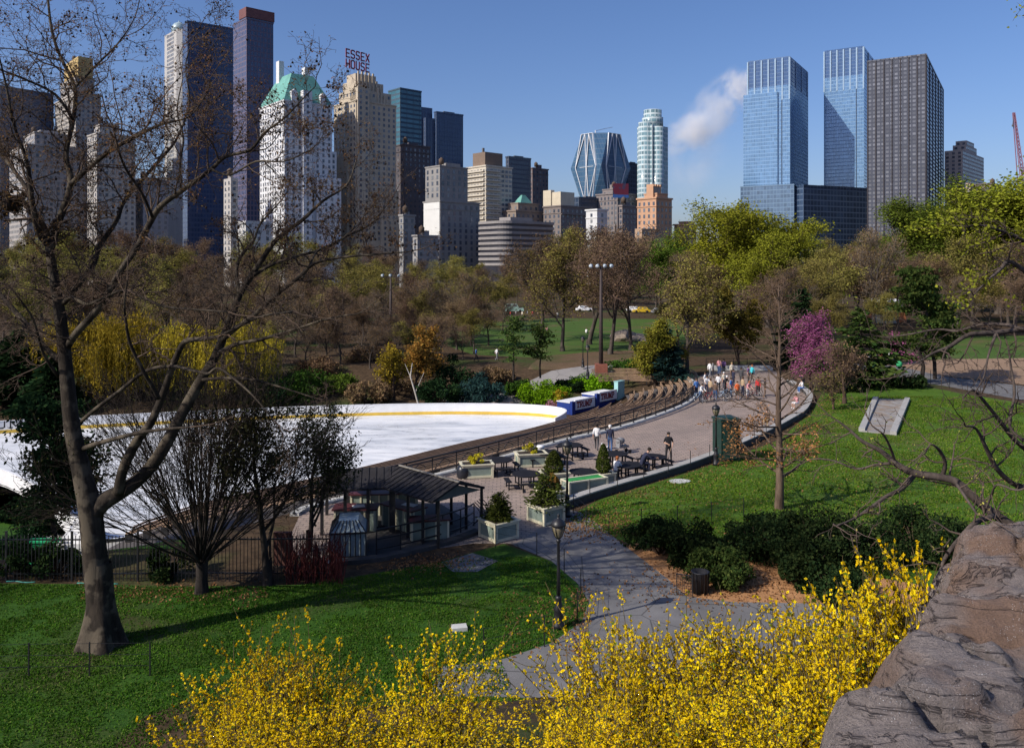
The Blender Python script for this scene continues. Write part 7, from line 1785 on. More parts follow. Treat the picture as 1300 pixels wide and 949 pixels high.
POSES = {
 'stand': {},
 'walk': dict(knL=(.10, -.16, .52), anL=(.10, -.24, .10), toL=(.11, -.39, .06), knR=(-.10, .02, .48), anR=(-.10, .28, .14), toR=(-.10, .16, .04), elL=(.21, .10, 1.13), wrL=(.21, .08, .90), haL=(.21, .06, .82), elR=(-.21, -.02, 1.13), wrR=(-.21, -.16, .92), haR=(-.21, -.2, .85)),
 'lean': dict(belly=(0, -.06, 1.08), chest=(0, -.13, 1.26), collar=(0, -.17, 1.39), neck=(0, -.20, 1.46), head=(0, -.25, 1.55), crown=(0, -.26, 1.64), shL=(.165, -.16, 1.37), shR=(-.165, -.16, 1.37), elL=(.21, -.28, 1.13), wrL=(.2, -.45, 1.0), haL=(.2, -.52, .98), elR=(-.21, -.28, 1.13), wrR=(-.2, -.45, 1.0), haR=(-.2, -.52, .98)),
 'sweep': dict(elL=(.26, -.02, 1.15), wrL=(.16, -.25, 1.02), haL=(.13, -.31, .98), elR=(-.27, -.02, 1.15), wrR=(-.12, -.28, 1.12), haR=(-.08, -.33, 1.10), hipL=(.09, 0, .88), anL=(.16, .02, .09), knL=(.14, -.03, .49), toL=(.18, -.13, .035), anR=(-.16, .02, .09), knR=(-.14, -.03, .49), toR=(-.18, -.13, .035)),
 'sit': None,
}
def sitpose(lean=.1):
    p = {}; dz = -.44
    up = lambda x, y, z: (x, y - lean * (z - .94) * 1.6, z + dz)
    for k in ('pelvis', 'belly', 'chest', 'collar', 'neck', 'head', 'crown', 'shL', 'shR'): p[k] = up(*BASE[k])
    for s, m in (('L', 1), ('R', -1)):
        p['hip' + s] = (m * .09, -.02, .47); p['kn' + s] = (m * .12, -.45, .50); p['an' + s] = (m * .12, -.42, .09); p['to' + s] = (m * .13, -.57, .04)
        p['el' + s] = (m * .22, -.10 - lean, .72); p['wr' + s] = (m * .15, -.34 - lean, .73); p['ha' + s] = (m * .13, -.42 - lean, .74)
    return p
POSES['sit'] = sitpose(.15); POSES['bend'] = sitpose(.45)
MESHC = {}
def body(pose, sleeve='short', leg='long'):
    key = (pose, sleeve, leg)
    if key in MESHC: return MESHC[key]
    J = dict(BASE); J.update(POSES[pose]); names = list(J)
    bm = bmesh.new(); vs = {n: bm.verts.new(J[n]) for n in names}
    for a, b, _ in BONES: bm.edges.new((vs[a], vs[b]))
    me = bpy.data.meshes.new('tmp'); bm.to_mesh(me); bm.free()
    o = bpy.data.objects.new('tmp', me); COL.objects.link(o)
    md = o.modifiers.new('skin', 'SKIN')
    lay = me.skin_vertices[0] if len(me.skin_vertices) else None
    if lay is None:
        bm = bmesh.new(); bm.from_mesh(me); bm.verts.layers.skin.verify(); bm.to_mesh(me); bm.free(); lay = me.skin_vertices[0]
    for i, n in enumerate(names):
        r = RAD.get(n, RAD.get(n[:-1], .05)); rx = r * (1.18 if n in ('chest', 'belly', 'pelvis', 'collar') else 1.0); ry = r * (.82 if n in ('chest', 'belly', 'pelvis', 'collar') else 1.0)
        lay.data[i].radius = (rx, ry); lay.data[i].use_root = (n == 'pelvis')
    sd = o.modifiers.new('sub', 'SUBSURF'); sd.levels = 1; sd.render_levels = 1
    dg = bpy.context.evaluated_depsgraph_get(); ev = o.evaluated_get(dg); m2 = bpy.data.meshes.new_from_object(ev)
    bpy.data.objects.remove(o)
    mb = MB(); V = [v.co.copy() for v in m2.vertices]
    SLOT = dict(skin=0, shirt=1, fore=0 if sleeve == 'short' else 1, legs=2, shin=2 if leg == 'long' else 0, shoe=3)
    segs = [(Vector(J[a]), Vector(J[b]), SLOT[c], RAD.get(a, RAD.get(a[:-1], .05))) for a, b, c in BONES]
    mb.v = [tuple(v) for v in V]
    for p in m2.polygons:
        c = p.center; best = 1e9; sl = 1
        for a, b, m, r in segs:
            d = b - a; t = max(0, min(1, (c - a).dot(d) / d.length_squared)); q = (c - a - d * t).length - r * .6
            if q < best: best = q; sl = m
        mb.f.append(tuple(p.vertices)); mb.m.append(sl); mb.sm.append(True)
    bpy.data.meshes.remove(m2)
    # face: nose, ears, eyes, mouth; hands: four fingers and a thumb each
    h = Vector(J['head']); mb.ball(h + Vector((0, -.10, -.005)), .016, 6, 4, 0, (.8, 1.1, 1.4))
    for s in (-1, 1): mb.ball(h + Vector((s * .09, 0, 0)), .02, 6, 4, 0, (.4, .8, 1.3)); mb.ball(h + Vector((s * .034, -.088, .022)), .011, 6, 4, 3)
    mb.ball(h + Vector((0, -.088, -.045)), .018, 6, 4, 0, (1.3, .5, .4))
    for s, m in (('L', 1), ('R', -1)):
        w_, a_ = Vector(J['wr' + s]), Vector(J['ha' + s]); d = (a_ - w_).normalized(); side = d.cross(Vector((1, 0, 0)))
        side = side.normalized() if side.length > .1 else Vector((0, 1, 0)); cur = d.cross(side)
        for k in range(4):
            b0 = a_ + side * (.026 * (k - 1.5)); ln_ = (.07, .082, .078, .06)[k]
            mb.tube([b0, b0 + d * ln_ * .55, b0 + d * ln_ + cur * (-m * .022)], [.010, .009, .007], 5)
        b0 = w_.lerp(a_, .5) - side * .03; mb.tube([b0, b0 - side * .03 + d * .03, b0 - side * .035 + d * .065], [.012, .010, .008], 5)
    MESHC[key] = (mb, J); return MESHC[key]
def cm_(name, c): return mat_plain(name, c, .85, .2, 6, .05)
SK = cm_('fair_skin', (.50, .30, .21)); SK2 = cm_('brown_skin', (.20, .11, .07))
CL = dict(white=(.72, .72, .72), cream=(.62, .57, .46), black=(.015, .015, .018), navy=(.018, .022, .05), jeans=(.05, .10, .22), grey=(.22, .22, .23), brown=(.12, .075, .05), orange=(.75, .14, .03), red=(.45, .03, .03), cyan=(.05, .48, .55), tan=(.38, .28, .17), blue=(.06, .16, .42), pink=(.55, .25, .27), olive=(.14, .13, .06), green=(.04, .35, .14), purple=(.18, .10, .25), darkgrey=(.06, .06, .065))
CM = {k: cm_(k + '_cloth', v) for k, v in CL.items()}
HAIRC = dict(dark=cm_('dark_hair', (.02, .014, .01)), brown=cm_('brown_hair', (.07, .04, .022)), blond=cm_('blond_hair', (.35, .24, .11)), red=cm_('ginger_hair', (.32, .10, .03)), white=cm_('white_cap_cloth', (.72, .72, .70)), greyh=cm_('grey_hair', (.3, .29, .28)))
PC = {}
def person(label, x, y, rz, pose='stand', shirt='white', legs='jeans', shoe='black', hair='dark', sleeve='short', leg='long', skin=SK, s=1.0, z=.016, hat=False, group=None, item=None):
    mb, J = body(pose, sleeve, leg); key = (pose, sleeve, leg, shirt, legs, shoe, skin.name)
    if key not in PC: PC[key] = mb.mesh('person', [skin, CM[shirt], CM[legs], CM[shoe]])
    o = link('person', PC[key], None, (x, y, z), rz); o.scale = (s, s, s); tag(o, label, 'person', group)
    h = Vector(J['head']); u = (Vector(J['crown']) - Vector(J['neck'])).normalized(); m = MB(); vs = []
    prof = [(.098, .02), (.103, .06), (.09, .105), (.055, .135), (.012, .145)]
    m.lathe(prof, (h.x, h.y + .012, h.z - .005), 10)
    m.ball(h + Vector((0, .05, .0)), .075, 8, 6, 0, (1.05, .75, 1.1))
    if hat: m.box((h.x, h.y - .12, h.z + .03), (.14, .12, .015))
    m.build('cap' if hat else 'hair', HAIRC[hair], o)
    return o
ck = 'people of the crowd with bicycles on the plaza'
pair1, pair2 = P(772, 573), P(774, 575)
q = P(757.5, 572); person('person in a white shirt and dark trousers walking away with a small white dog', q.x, q.y, PI - .25, 'walk', 'white', 'darkgrey', 'black', 'dark', leg='long')
q = P(774.5, 575); person('person in a navy jacket, blue jeans and white cap walking away beside the railing', q.x, q.y, PI - .2, 'walk', 'navy', 'jeans', 'black', 'white', 'long', hat=True, s=1.04)
q = P(851, 590.5); person('person in a black shirt and sunglasses sweeping behind the low wall', q.x, q.y + .6, .1, 'sweep', 'black', 'black', 'black', 'dark', s=1.08)
bq = q; m = MB(); m.tube([(q.x + .12, q.y + .28, 1.05), (q.x - .25, q.y - .0, .12)], .016, 5); m.box((q.x - .27, q.y - .02, .08), (.3, .06, .14)); tag(m.build('broom', M_wood), 'wooden broom held by the person in black behind the low wall', 'broom')
q = P(782, 609); person('person in a white shirt with ginger hair seated at a dark table with back turned', q.x, q.y, PI - .6, 'sit', 'white', 'darkgrey', 'black', 'red', 'long')
q = P(813, 600); person('person in a dark jacket hunched over a dark table', q.x, q.y, PI * .55, 'bend', 'navy', 'navy', 'black', 'dark', 'long', s=1.12)
# the crowd (px, py, facing, pose, clothes, label)
CR = [
 (889.5, 510, .6, 'lean', 'white', 'jeans', 'dark', 'long', 'long', 'person in white and jeans bent over a bicycle at the left front of the crowd'),
 (908, 509, 2.6, 'stand', 'brown', 'jeans', 'brown', 'long', 'long', 'person in a brown jacket and jeans standing among bicycles with back turned'),
 (902, 505, 2.2, 'stand', 'tan', 'darkgrey', 'brown', 'short', 'long', 'person in a tan top just left of the brown jacket'),
 (936, 508, .2, 'stand', 'orange', 'brown', 'brown', 'short', 'short', 'person in a bright orange shirt at the front of the crowd'),
 (949, 507, .5, 'lean', 'pink', 'white', 'red', 'short', 'short', 'person in a peach top and white shorts right of the orange shirt'),
 (962.5, 503, -.5, 'stand', 'red', 'black', 'dark', 'long', 'long', 'person in a red jacket at the right of the crowd'),
 (971, 504, 1.2, 'stand', 'black', 'brown', 'dark', 'long', 'long', 'person in a long dark coat right of the red jacket'),
 (895, 495, 1.0, 'stand', 'white', 'grey', 'brown', 'short', 'short', 'person in a white t-shirt and grey shorts in the left middle of the crowd'),
 (897, 500, .0, 'lean', 'white', 'navy', 'dark', 'short', 'long', 'person in white with navy trousers stooping over handlebars'),
 (912, 498, 2.9, 'stand', 'white', 'black', 'dark', 'short', 'long', 'person in a white top and black trousers in the centre of the crowd'),
 (920, 500, .8, 'lean', 'black', 'darkgrey', 'white', 'short', 'long', 'person in black with a white helmet leaning on a bicycle'),
 (919, 494, .4, 'stand', 'cream', 'navy', 'white', 'short', 'long', 'person in cream with a pale cap behind the black shirted cyclist'),
 (901, 480, 2.0, 'walk', 'white', 'grey', 'brown', 'long', 'long', 'person in white standing at the back left of the crowd'),
 (905, 479, 1.4, 'stand', 'grey', 'darkgrey', 'dark', 'long', 'long', 'person in grey beside the white figure at the back left'),
 (913, 475.5, 2.5, 'stand', 'pink', 'jeans', 'brown', 'short', 'long', 'person in pink near the pale wall at the far end of the plaza'),
 (919, 475, 2.8, 'stand', 'purple', 'black', 'dark', 'long', 'long', 'person in purple beside the pink top near the pale far wall'),
 (929, 481, .3, 'stand', 'cream', 'brown', 'blond', 'long', 'long', 'person in a cream jacket near the pale wall behind the crowd'),
 (931, 490, 1.9, 'stand', 'navy', 'navy', 'dark', 'long', 'long', 'person all in navy in the middle of the crowd'),
 (941, 488, 2.6, 'stand', 'darkgrey', 'darkgrey', 'dark', 'long', 'long', 'person in dark grey right of the navy figure'),
 (955, 485, -1.2, 'walk', 'cyan', 'black', 'red', 'long', 'long', 'person in a bright turquoise jacket walking at the back right'),
 (950, 486, .9, 'stand', 'purple', 'darkgrey', 'dark', 'short', 'long', 'person in purple beside the turquoise jacket'),
 (928, 503, 1.0, 'stand', 'blue', 'jeans', 'dark', 'short', 'long', 'person in a blue shirt left of the orange shirt'),
 (943, 503, 2.0, 'stand', 'tan', 'navy', 'brown', 'short', 'long', 'person in a tan shirt between the orange and peach tops'),
 (884, 505, .3, 'stand', 'blue', 'navy', 'brown', 'short', 'long', 'person in blue at the railing left of the white shirt'),
]
for (px, py, rz, pose, sh, lg_, hair, sl_, le, lab) in CR:
    q = P(px, py); person(lab, q.x, q.y, rz, pose, sh, lg_, 'black', hair, sl_, le, s=random.Random(int(px * 9)).uniform(.96, 1.05), group=ck, skin=SK2 if sh in ('grey', 'darkgrey') else SK)
for px, py, rz, sh, lg_, hair, lab in [(1014, 519, 1.2, 'pink', 'white', 'brown', 'person with bare arms and a white skirt seated on the low wall at the right'), (1021, 499, 1.4, 'white', 'blue', 'dark', 'person in white and blue seated on the low wall farther back'), (1022, 491, 1.5, 'navy', 'darkgrey', 'dark', 'person in dark clothes seated at the far bend of the low wall'), (976, 541, .6, 'brown', 'tan', 'brown', 'person in brown seated on the low wall beyond the young oak branches')]:
    q = P(px, py); person(lab, q.x, q.y + .3, -rz, 'sit', sh, lg_, 'white', hair, 'short', 'short' if lg_ == 'white' else 'long', group='people sitting on the low wall', z=.0)
# bicycles
def bicycle(col):
    t = empty('bicycle'); R = .34; m = MB()
    wm = MB(); pts = [(R * math.cos(a), 0, R * math.sin(a)) for a in np.linspace(0, 2 * PI, 21)]; wm.tube(pts, .02, 5, cap=False)
    rm = MB(); rm.tube([(p[0] * .93, 0, p[2] * .93) for p in pts], .01, 4, cap=False)
    for k in range(10): a = PI * k / 5; rm.tube([(0, 0, 0), (R * .93 * math.cos(a), 0, R * .93 * math.sin(a))], .004, 3, cap=False)
    rm.tube([(0, -.05, 0), (0, .05, 0)], .03, 6)
    for x in (-.53, .53):
        w_ = wm.build('wheel', CM['black'], t, (x, 0, R + .02)); rm.build('rim', mat_rim, w_)
    m.tube([(-.53, 0, .36), (-.12, 0, .30)], .016, 6); m.tube([(-.12, 0, .30), (-.25, 0, .88)], .018, 6); m.tube([(-.12, 0, .30), (.36, 0, .80)], .02, 6); m.tube([(-.22, 0, .78), (.35, 0, .86)], .02, 6); m.tube([(-.53, 0, .36), (-.23, 0, .80)], .014, 6); m.tube([(.53, 0, .36), (.35, 0, .84), (.32, 0, .96)], .018, 6)
    m.build('frame', col, t)
    m = MB(); m.tube([(.40, -.27, .98), (.32, -.1, 1.0), (.32, .1, 1.0), (.40, .27, .98)], .015, 6); m.build('handlebar', CM['black'], t)
    m = MB(); m.ball((-.27, 0, .92), .11, 8, 5, 0, (1.3, .7, .35)); m.build('saddle', CM['black'], t)
    m = MB(); m.lathe([(.09, -.01), (.09, .01)], (0, 0, 0), 12); o = m.build('crank', mat_rim, t, (-.12, .04, .30)); o.rotation_euler.x = PI / 2
    m = MB(); m.tube([(-.12, .06, .30), (-.04, .08, .16)], .012, 4); m.tube([(-.12, -.06, .30), (-.2, -.08, .44)], .012, 4); m.box((-.03, .13, .155), (.09, .08, .02)); m.box((-.21, -.13, .445), (.09, .08, .02)); m.build('pedal', CM['black'], t)
    return t
mat_rim = mat_plain('bright_alloy', (.55, .56, .58), .3, .1, 5, 0, .6)
bikes = [bicycle(mat_plain('silver_blue_frame', (.30, .42, .55), .35, .1, 4, 0)), bicycle(mat_plain('red_bike_frame', (.40, .04, .04), .35, .1, 4, 0)), bicycle(mat_plain('black_bike_frame', (.02, .02, .024), .35, .1, 4, 0))]
first = [True] * 3
BK = [(885, 510.5, .3, 0, 'pale blue bicycle at the railing left of the white shirted person'), (894, 511, 1.0, 2, 'black bicycle directly beside the bent white shirted person'), (899, 510.5, .2, 1, 'red bicycle between the white shirt and the brown jacket'), (914, 509, -.6, 0, 'pale blue bicycle right of the brown jacket'), (919, 507, .4, 0, 'pale blue bicycle in the front centre of the crowd'), (924, 508.5, .9, 2, 'black bicycle in the front centre left of the orange shirt'), (931, 507.5, .1, 0, 'pale blue bicycle touching the orange shirted person'), (943, 508, .5, 2, 'black bicycle between the orange shirt and the peach top'), (954, 506.5, -.2, 1, 'red bicycle right of the peach top'), (957, 503.5, .2, 2, 'black bicycle left of the red jacket'), (907, 501, .7, 0, 'pale blue bicycle deeper in the crowd behind the brown jacket'), (925, 498, .1, 1, 'red bicycle deeper in the crowd behind the white helmet')]
for px, py, rz, k, lab in BK:
    o = bikes[k] if first[k] else copy_tree(bikes[k]); first[k] = False
    q = P(px, py); o.location = (q.x, q.y, .016); o.rotation_euler = (0.06, 0, rz); tag(o, lab, 'bicycle', 'bicycles in the crowd')
# small white dog
q = P(763.5, 573.5); bm_ = [((0, 0, .30), .075), ((.18, 0, .31), .085), ((.30, 0, .40), .05), ((.38, 0, .45), .055), ((.47, 0, .42), .03), ((-.18, 0, .31), .075), ((-.28, 0, .42), .02), ((.19, .06, .16), .03), ((.19, .06, .02), .025), ((.19, -.06, .16), .03), ((.19, -.06, .02), .025), ((-.18, .06, .2), .04), ((-.22, .06, .11), .024), ((-.19, .06, .02), .024), ((-.18, -.06, .2), .04), ((-.22, -.06, .11), .024), ((-.19, -.06, .02), .024)]
ed = [(0, 1), (1, 2), (2, 3), (3, 4), (0, 5), (5, 6), (1, 7), (7, 8), (1, 9), (9, 10), (5, 11), (11, 12), (12, 13), (5, 14), (14, 15), (15, 16)]
bm = bmesh.new(); vv = [bm.verts.new(a) for a, r in bm_]; [bm.edges.new((vv[a], vv[b])) for a, b in ed]; bm.verts.layers.skin.verify(); me = bpy.data.meshes.new('dog'); bm.to_mesh(me); bm.free()
o = bpy.data.objects.new('tmp', me); COL.objects.link(o); o.modifiers.new('s', 'SKIN')
for i, (a, r) in enumerate(bm_): me.skin_vertices[0].data[i].radius = (r, r); me.skin_vertices[0].data[i].use_root = (i == 0)
o.modifiers.new('u', 'SUBSURF').levels = 1
m2 = bpy.data.meshes.new_from_object(o.evaluated_get(bpy.context.evaluated_depsgraph_get())); bpy.data.objects.remove(o)
mb = MB(); mb.v = [tuple(v.co) for v in m2.vertices]; mb.f = [tuple(p.vertices) for p in m2.polygons]; mb.m = [0] * len(mb.f); mb.sm = [True] * len(mb.f)
for s in (-1, 1): mb.ball((.36, s * .05, .50), .03, 6, 4, 0, (.6, .5, 1.3))
mb.ball((.50, 0, .425), .013, 6, 4, 1)
o = mb.build('dog', [CM['white'], CM['black']], None, (q.x + .25, q.y, .016), PI / 2 + .5); tag(o, 'small white dog walking at the heels of the white shirted person', 'dog')
# pushchair
q = P(790, 575.5); t = thing('pushchair', 'grey pushchair with a hood standing alone on the plaza right of the couple', 'pushchair', (q.x, q.y, .016), .5)
m = MB(); m.box((0, 0, .45), (.75, .42, .12)); m.box((-.3, 0, .68), (.12, .42, .45)); m.build('seat', CM['grey'], t)
m = MB(); m.tube([(-.3, -.24, .12), (.2, -.24, .55), (-.45, -.24, 1.0), (-.45, .24, 1.0), (.2, .24, .55), (-.3, .24, .12)], .018, 5); m.tube([(.45, -.2, .12), (-.1, -.24, .6)], .018, 5); m.tube([(.45, .2, .12), (-.1, .24, .6)], .018, 5); m.build('frame', CM['darkgrey'], t)
m = MB(); m.ball((-.15, 0, .82), .32, 10, 6, 0, (1, .75, .7)); m.build('hood', CM['grey'], t)
for x, y in ((-.3, -.24), (-.3, .24), (.45, -.2), (.45, .2)):
    m = MB(); m.lathe([(.12, -.025), (.12, .025)], (0, 0, 0), 12); o = m.build('wheel', CM['black'], t, (x, y, .12)); o.rotation_euler.x = PI / 2
# far people
FP = [(640, 403.5, 'white', 'person in white at the left end of the far group on the meadow'), (648, 404, 'red', 'person in red second from left in the far group on the meadow'), (655, 403, 'white', 'person in white left of centre in the far group on the meadow'), (663, 404, 'cream', 'person in cream at the centre of the far group on the meadow'), (669, 403, 'white', 'person in white right of centre in the far group on the meadow'), (676, 404, 'red', 'person in red right of centre in the far group on the meadow'), (683, 403.5, 'tan', 'person in tan in the right half of the far group on the meadow'), (691, 404, 'pink', 'person in pink near the right end of the far group on the meadow'), (708, 405, 'white', 'person in white apart at the right of the far group on the meadow')]
for px, py, c, lab in FP:
    q = P(px, py); person(lab, q.x, q.y, px * 1.7, 'stand', c, 'darkgrey', 'black', 'dark', 'short', group='far people on the meadow', z=.01)
for px, py, c, lab in [(744, 423, 'white', 'person in white sitting on the far meadow, left of two'), (752, 423, 'cream', 'person in cream sitting on the far meadow, right of two'), (694, 420, 'pink', 'person in pink sitting on the far meadow beside a leaning trunk')]:
    q = P(px, py); person(lab, q.x, q.y, px, 'sit', c, 'grey', 'black', 'brown', z=-.35)
for px, py, c, l_, lab in [(604.5, 459, 'blue', 'black', 'person in blue walking on the far path above the rink'), (630.5, 458, 'white', 'grey', 'person in white walking on the far path above the rink')]:
    q = P(px, py); person(lab, q.x, q.y, px, 'walk', c, l_, 'black', 'dark', z=.02)
GP = [(1108, 476, 'cyan', 'white', 'person in pale cyan on the path left of the two pines'), (1132, 474, 'cyan', 'navy', 'person in cyan holding something green by the two pines'), (1103, 464, 'grey', 'navy', 'person in grey at the left of the group under the tiered evergreen'), (1113, 465, 'darkgrey', 'black', 'person in dark grey in the group under the tiered evergreen'), (1119, 463, 'red', 'navy', 'person in red in the group under the tiered evergreen'), (1124, 464, 'pink', 'darkgrey', 'person in pink in the group under the tiered evergreen'), (1129, 463, 'white', 'black', 'person in white in the group under the tiered evergreen'), (1134, 464, 'brown', 'navy', 'person in brown in the group under the tiered evergreen'), (1139, 463, 'purple', 'black', 'person in purple at the right of the group under the tiered evergreen')]
for px, py, c, l_, lab in GP:
    q = P(px, py); person(lab, q.x, q.y, px, 'stand', c, l_, 'black', 'dark', 'short', group='people on the path by the redbuds')
q = P(1138, 473); m = MB(); m.ball((q.x + .15, q.y - .3, 1.0), .38, 10, 8); tag(m.build('green_balloon', CM['green']), 'bright green ball shaped balloon beside the person in cyan', 'balloon')
# pavilion with steps beyond the redbuds
q = P(1124, 408); t = thing('pavilion', 'small white posted pavilion on an orange brick base far behind the evergreens', 'pavilion', (q.x, q.y, 0)); s_ = q.y / F
m = MB(); m.box((0, 0, 1.0), (36 * s_, 6, 2.0)); m.build('terrace_wall', mat_plain('orange_brick', (.40, .14, .06), .85, .25, 1, .1), t)
m = MB()
for k in range(5): m.box((-2, -3.2 - .4 * k, .9 - .2 * k), (26 * s_, .42, 1.8 - .4 * k))
m.build('steps', M_conc, t)
m = MB(); m.box((0, 1, 3.05), (34 * s_, 4.5, 2.1)); m.build('wall', mat_plain('pavilion_interior', (.06, .055, .05), .8, .3, 1, 0), t)
for k in range(9): MB().box((-16 * s_ + 4 * s_ * k, -1.6, 3.1), (.45, .3, 2.2)).build('post', M_white, t)
m = MB(); m.box((0, 0, 4.35), (38 * s_, 7.5, .3)); m.box((0, 0, 4.7), (32 * s_, 5, .4), 0, 0, .7); m.build('roof', M_white, t)
# vehicles on the park drive
def car(col, van=False):
    t = empty('parked_car'); L, Wd = (5.2, 1.95) if van else (4.5, 1.8); hb = 1.0 if van else .78; ht = 2.1 if van else 1.42
    m = MB(); m.prism([(-L / 2, -Wd / 2), (L / 2, -Wd / 2), (L / 2, Wd / 2), (-L / 2, Wd / 2)], .28, hb, 0, [(-L / 2 + .08, -Wd / 2 + .06), (L / 2 - .15, -Wd / 2 + .06), (L / 2 - .15, Wd / 2 - .06), (-L / 2 + .08, Wd / 2 - .06)])
    x0, x1, a, b = (-L / 2 + .1, L / 2 - 1.2, .1, .6) if van else (-L / 2 + .5, L / 2 - 1.1, .45, .7)
    m.prism([(x0, -Wd / 2 + .08), (x1, -Wd / 2 + .08), (x1, Wd / 2 - .08), (x0, Wd / 2 - .08)], hb + .002, ht, 0, [(x0 + a, -Wd / 2 + .22), (x1 - b, -Wd / 2 + .22), (x1 - b, Wd / 2 - .22), (x0 + a, Wd / 2 - .22)]); m.build('body', col, t)
    g = MB()
    for s in (-1, 1):
        for f0, f1 in ((.12, .48), (.53, .86)):
            xa, xb = x0 + (x1 - x0) * f0, x0 + (x1 - x0) * f1; y0, y1 = s * (Wd / 2 - .10), s * (Wd / 2 - .19); v = [(xa + .1, y0, hb + .08), (xb, y0, hb + .08), (xb - .12, y1, ht - .12), (xa + .2, y1, ht - .12)]
            g.add(v, [(0, 1, 2, 3)] if s < 0 else [(3, 2, 1, 0)])
    g.build('window', M_win, t)
    for x in (-L * .3, L * .31):
        for s in (-1, 1):
            w_ = MB(); w_.lathe([(.32, -.1), (.34, -.06), (.34, .06), (.32, .1)], (0, 0, 0), 14); o = w_.build('wheel', CM['black'], t, (x, s * (Wd / 2 - .1), .34)); o.rotation_euler.x = PI / 2
    for s in (-1, 1): MB().box((L / 2 - .1, s * .6, .62), (.1, .3, .14)).build('headlight', M_white, t)
    return t
cars = [car(M_white), car(mat_plain('taxi_yellow_paint', (.62, .42, .03), .35, .1, 1, 0)), car(mat_plain('silver_paint', (.42, .43, .45), .3, .1, 1, 0)), car(mat_plain('pale_green_paint', (.30, .45, .38), .35, .1, 1, 0), True)]
use = [True] * 4
for px, py, k, rz, lab in [(652, 396, 3, .1, 'pale green van on the park drive behind the far group'), (806, 396, 0, .05, 'white car on the park drive between the trunks, left of the yellow one'), (814, 397, 1, 3.2, 'yellow car on the park drive between the trunks'), (742, 395, 0, .1, 'white car on the park drive behind the mast'), (1180, 392, 2, .2, 'silver car parked far right behind the two pines'), (1199, 393, 0, .1, 'white car parked far right behind the two pines'), (1214, 394, 2, 3.3, 'silver car parked far right, rightmost of three'), (838, 398, 2, 0, 'silver car on the park drive above the olive young tree')]:
    o = cars[k] if use[k] else copy_tree(cars[k]); use[k] = False
    q = P(px, py); o.location = (q.x, q.y, .02); o.rotation_euler.z = rz; tag(o, lab, 'van' if k == 3 else 'car', 'vehicles on the park drive')
# ================================================================ rock outcrop at our feet, forsythia on its slope, steam cloud
def rock_mat():
    t = NT('mica_schist'); p = t.pos()
    st = t.scale(p, (0.32, 1.9, 3.2))
    n1 = t.noise(st, 3.2, 9, .68, .8); n2 = t.noise(p, .9, 4, .6); n3 = t.noise(t.scale(p, (.7, 1.9, 4)), 20, 5, .75)
    n4 = t.noise(t.scale(p, (0.22, 1.5, 2.6)), 1.7, 5, .6, 1.4)
    n5 = t.noise(p, 55, 4, .8)
    f = t.math('ADD', t.math('MULTIPLY', n1, .5), t.math('ADD', t.math('MULTIPLY', n3, .25), t.math('MULTIPLY', n5, .25)))
    base = t.ramp(f, [(.27, (.06, .05, .05)), (.40, (.21, .178, .168)), (.58, (.33, .28, .258)), (.75, (.48, .41, .375))])
    br = t.ramp(n2, [(.46, (0, 0, 0)), (.60, (.8, .8, .8))]); base = t.mix(br, base, t.mix(f, (.16, .085, .05), (.36, .22, .14)))
    vo = t.n('ShaderNodeTexVoronoi'); t.set(vo.inputs['Vector'], p); vo.inputs['Scale'].default_value = 130
    wn = t.n('ShaderNodeTexWhiteNoise'); t.set(wn.inputs[0], vo.outputs['Position'])
    sp = t.math('MULTIPLY', t.math('LESS_THAN', vo.outputs['Distance'], .30), t.math('GREATER_THAN', wn.outputs[0], .86))
    sp = t.math('MULTIPLY', sp, t.math('GREATER_THAN', t.noise(p, 2.4, 4), .54))
    base = t.mix(t.math('MULTIPLY', sp, .85), base, (.75, .74, .74))
    crv = t.ramp(t.math('ABSOLUTE', t.math('SUBTRACT', n4, .5)), [(0.0, (.25, .24, .25)), (.008, (.7, .68, .68)), (.025, (1, 1, 1))])
    base = t.mix(1.0, base, crv, 'MULTIPLY')
    h = t.math('ADD', t.math('ADD', t.math('MULTIPLY', n1, 1.0), t.math('MULTIPLY', crv, .5)), t.math('ADD', t.math('MULTIPLY', n3, .5), t.math('MULTIPLY', n5, .35)))
    t.bsdf(base, t.math('MULTIPLY_ADD', sp, -.55, .85), t.bump(h, 1.0, .09), 0, .4); return t.m
M_rock = rock_mat()
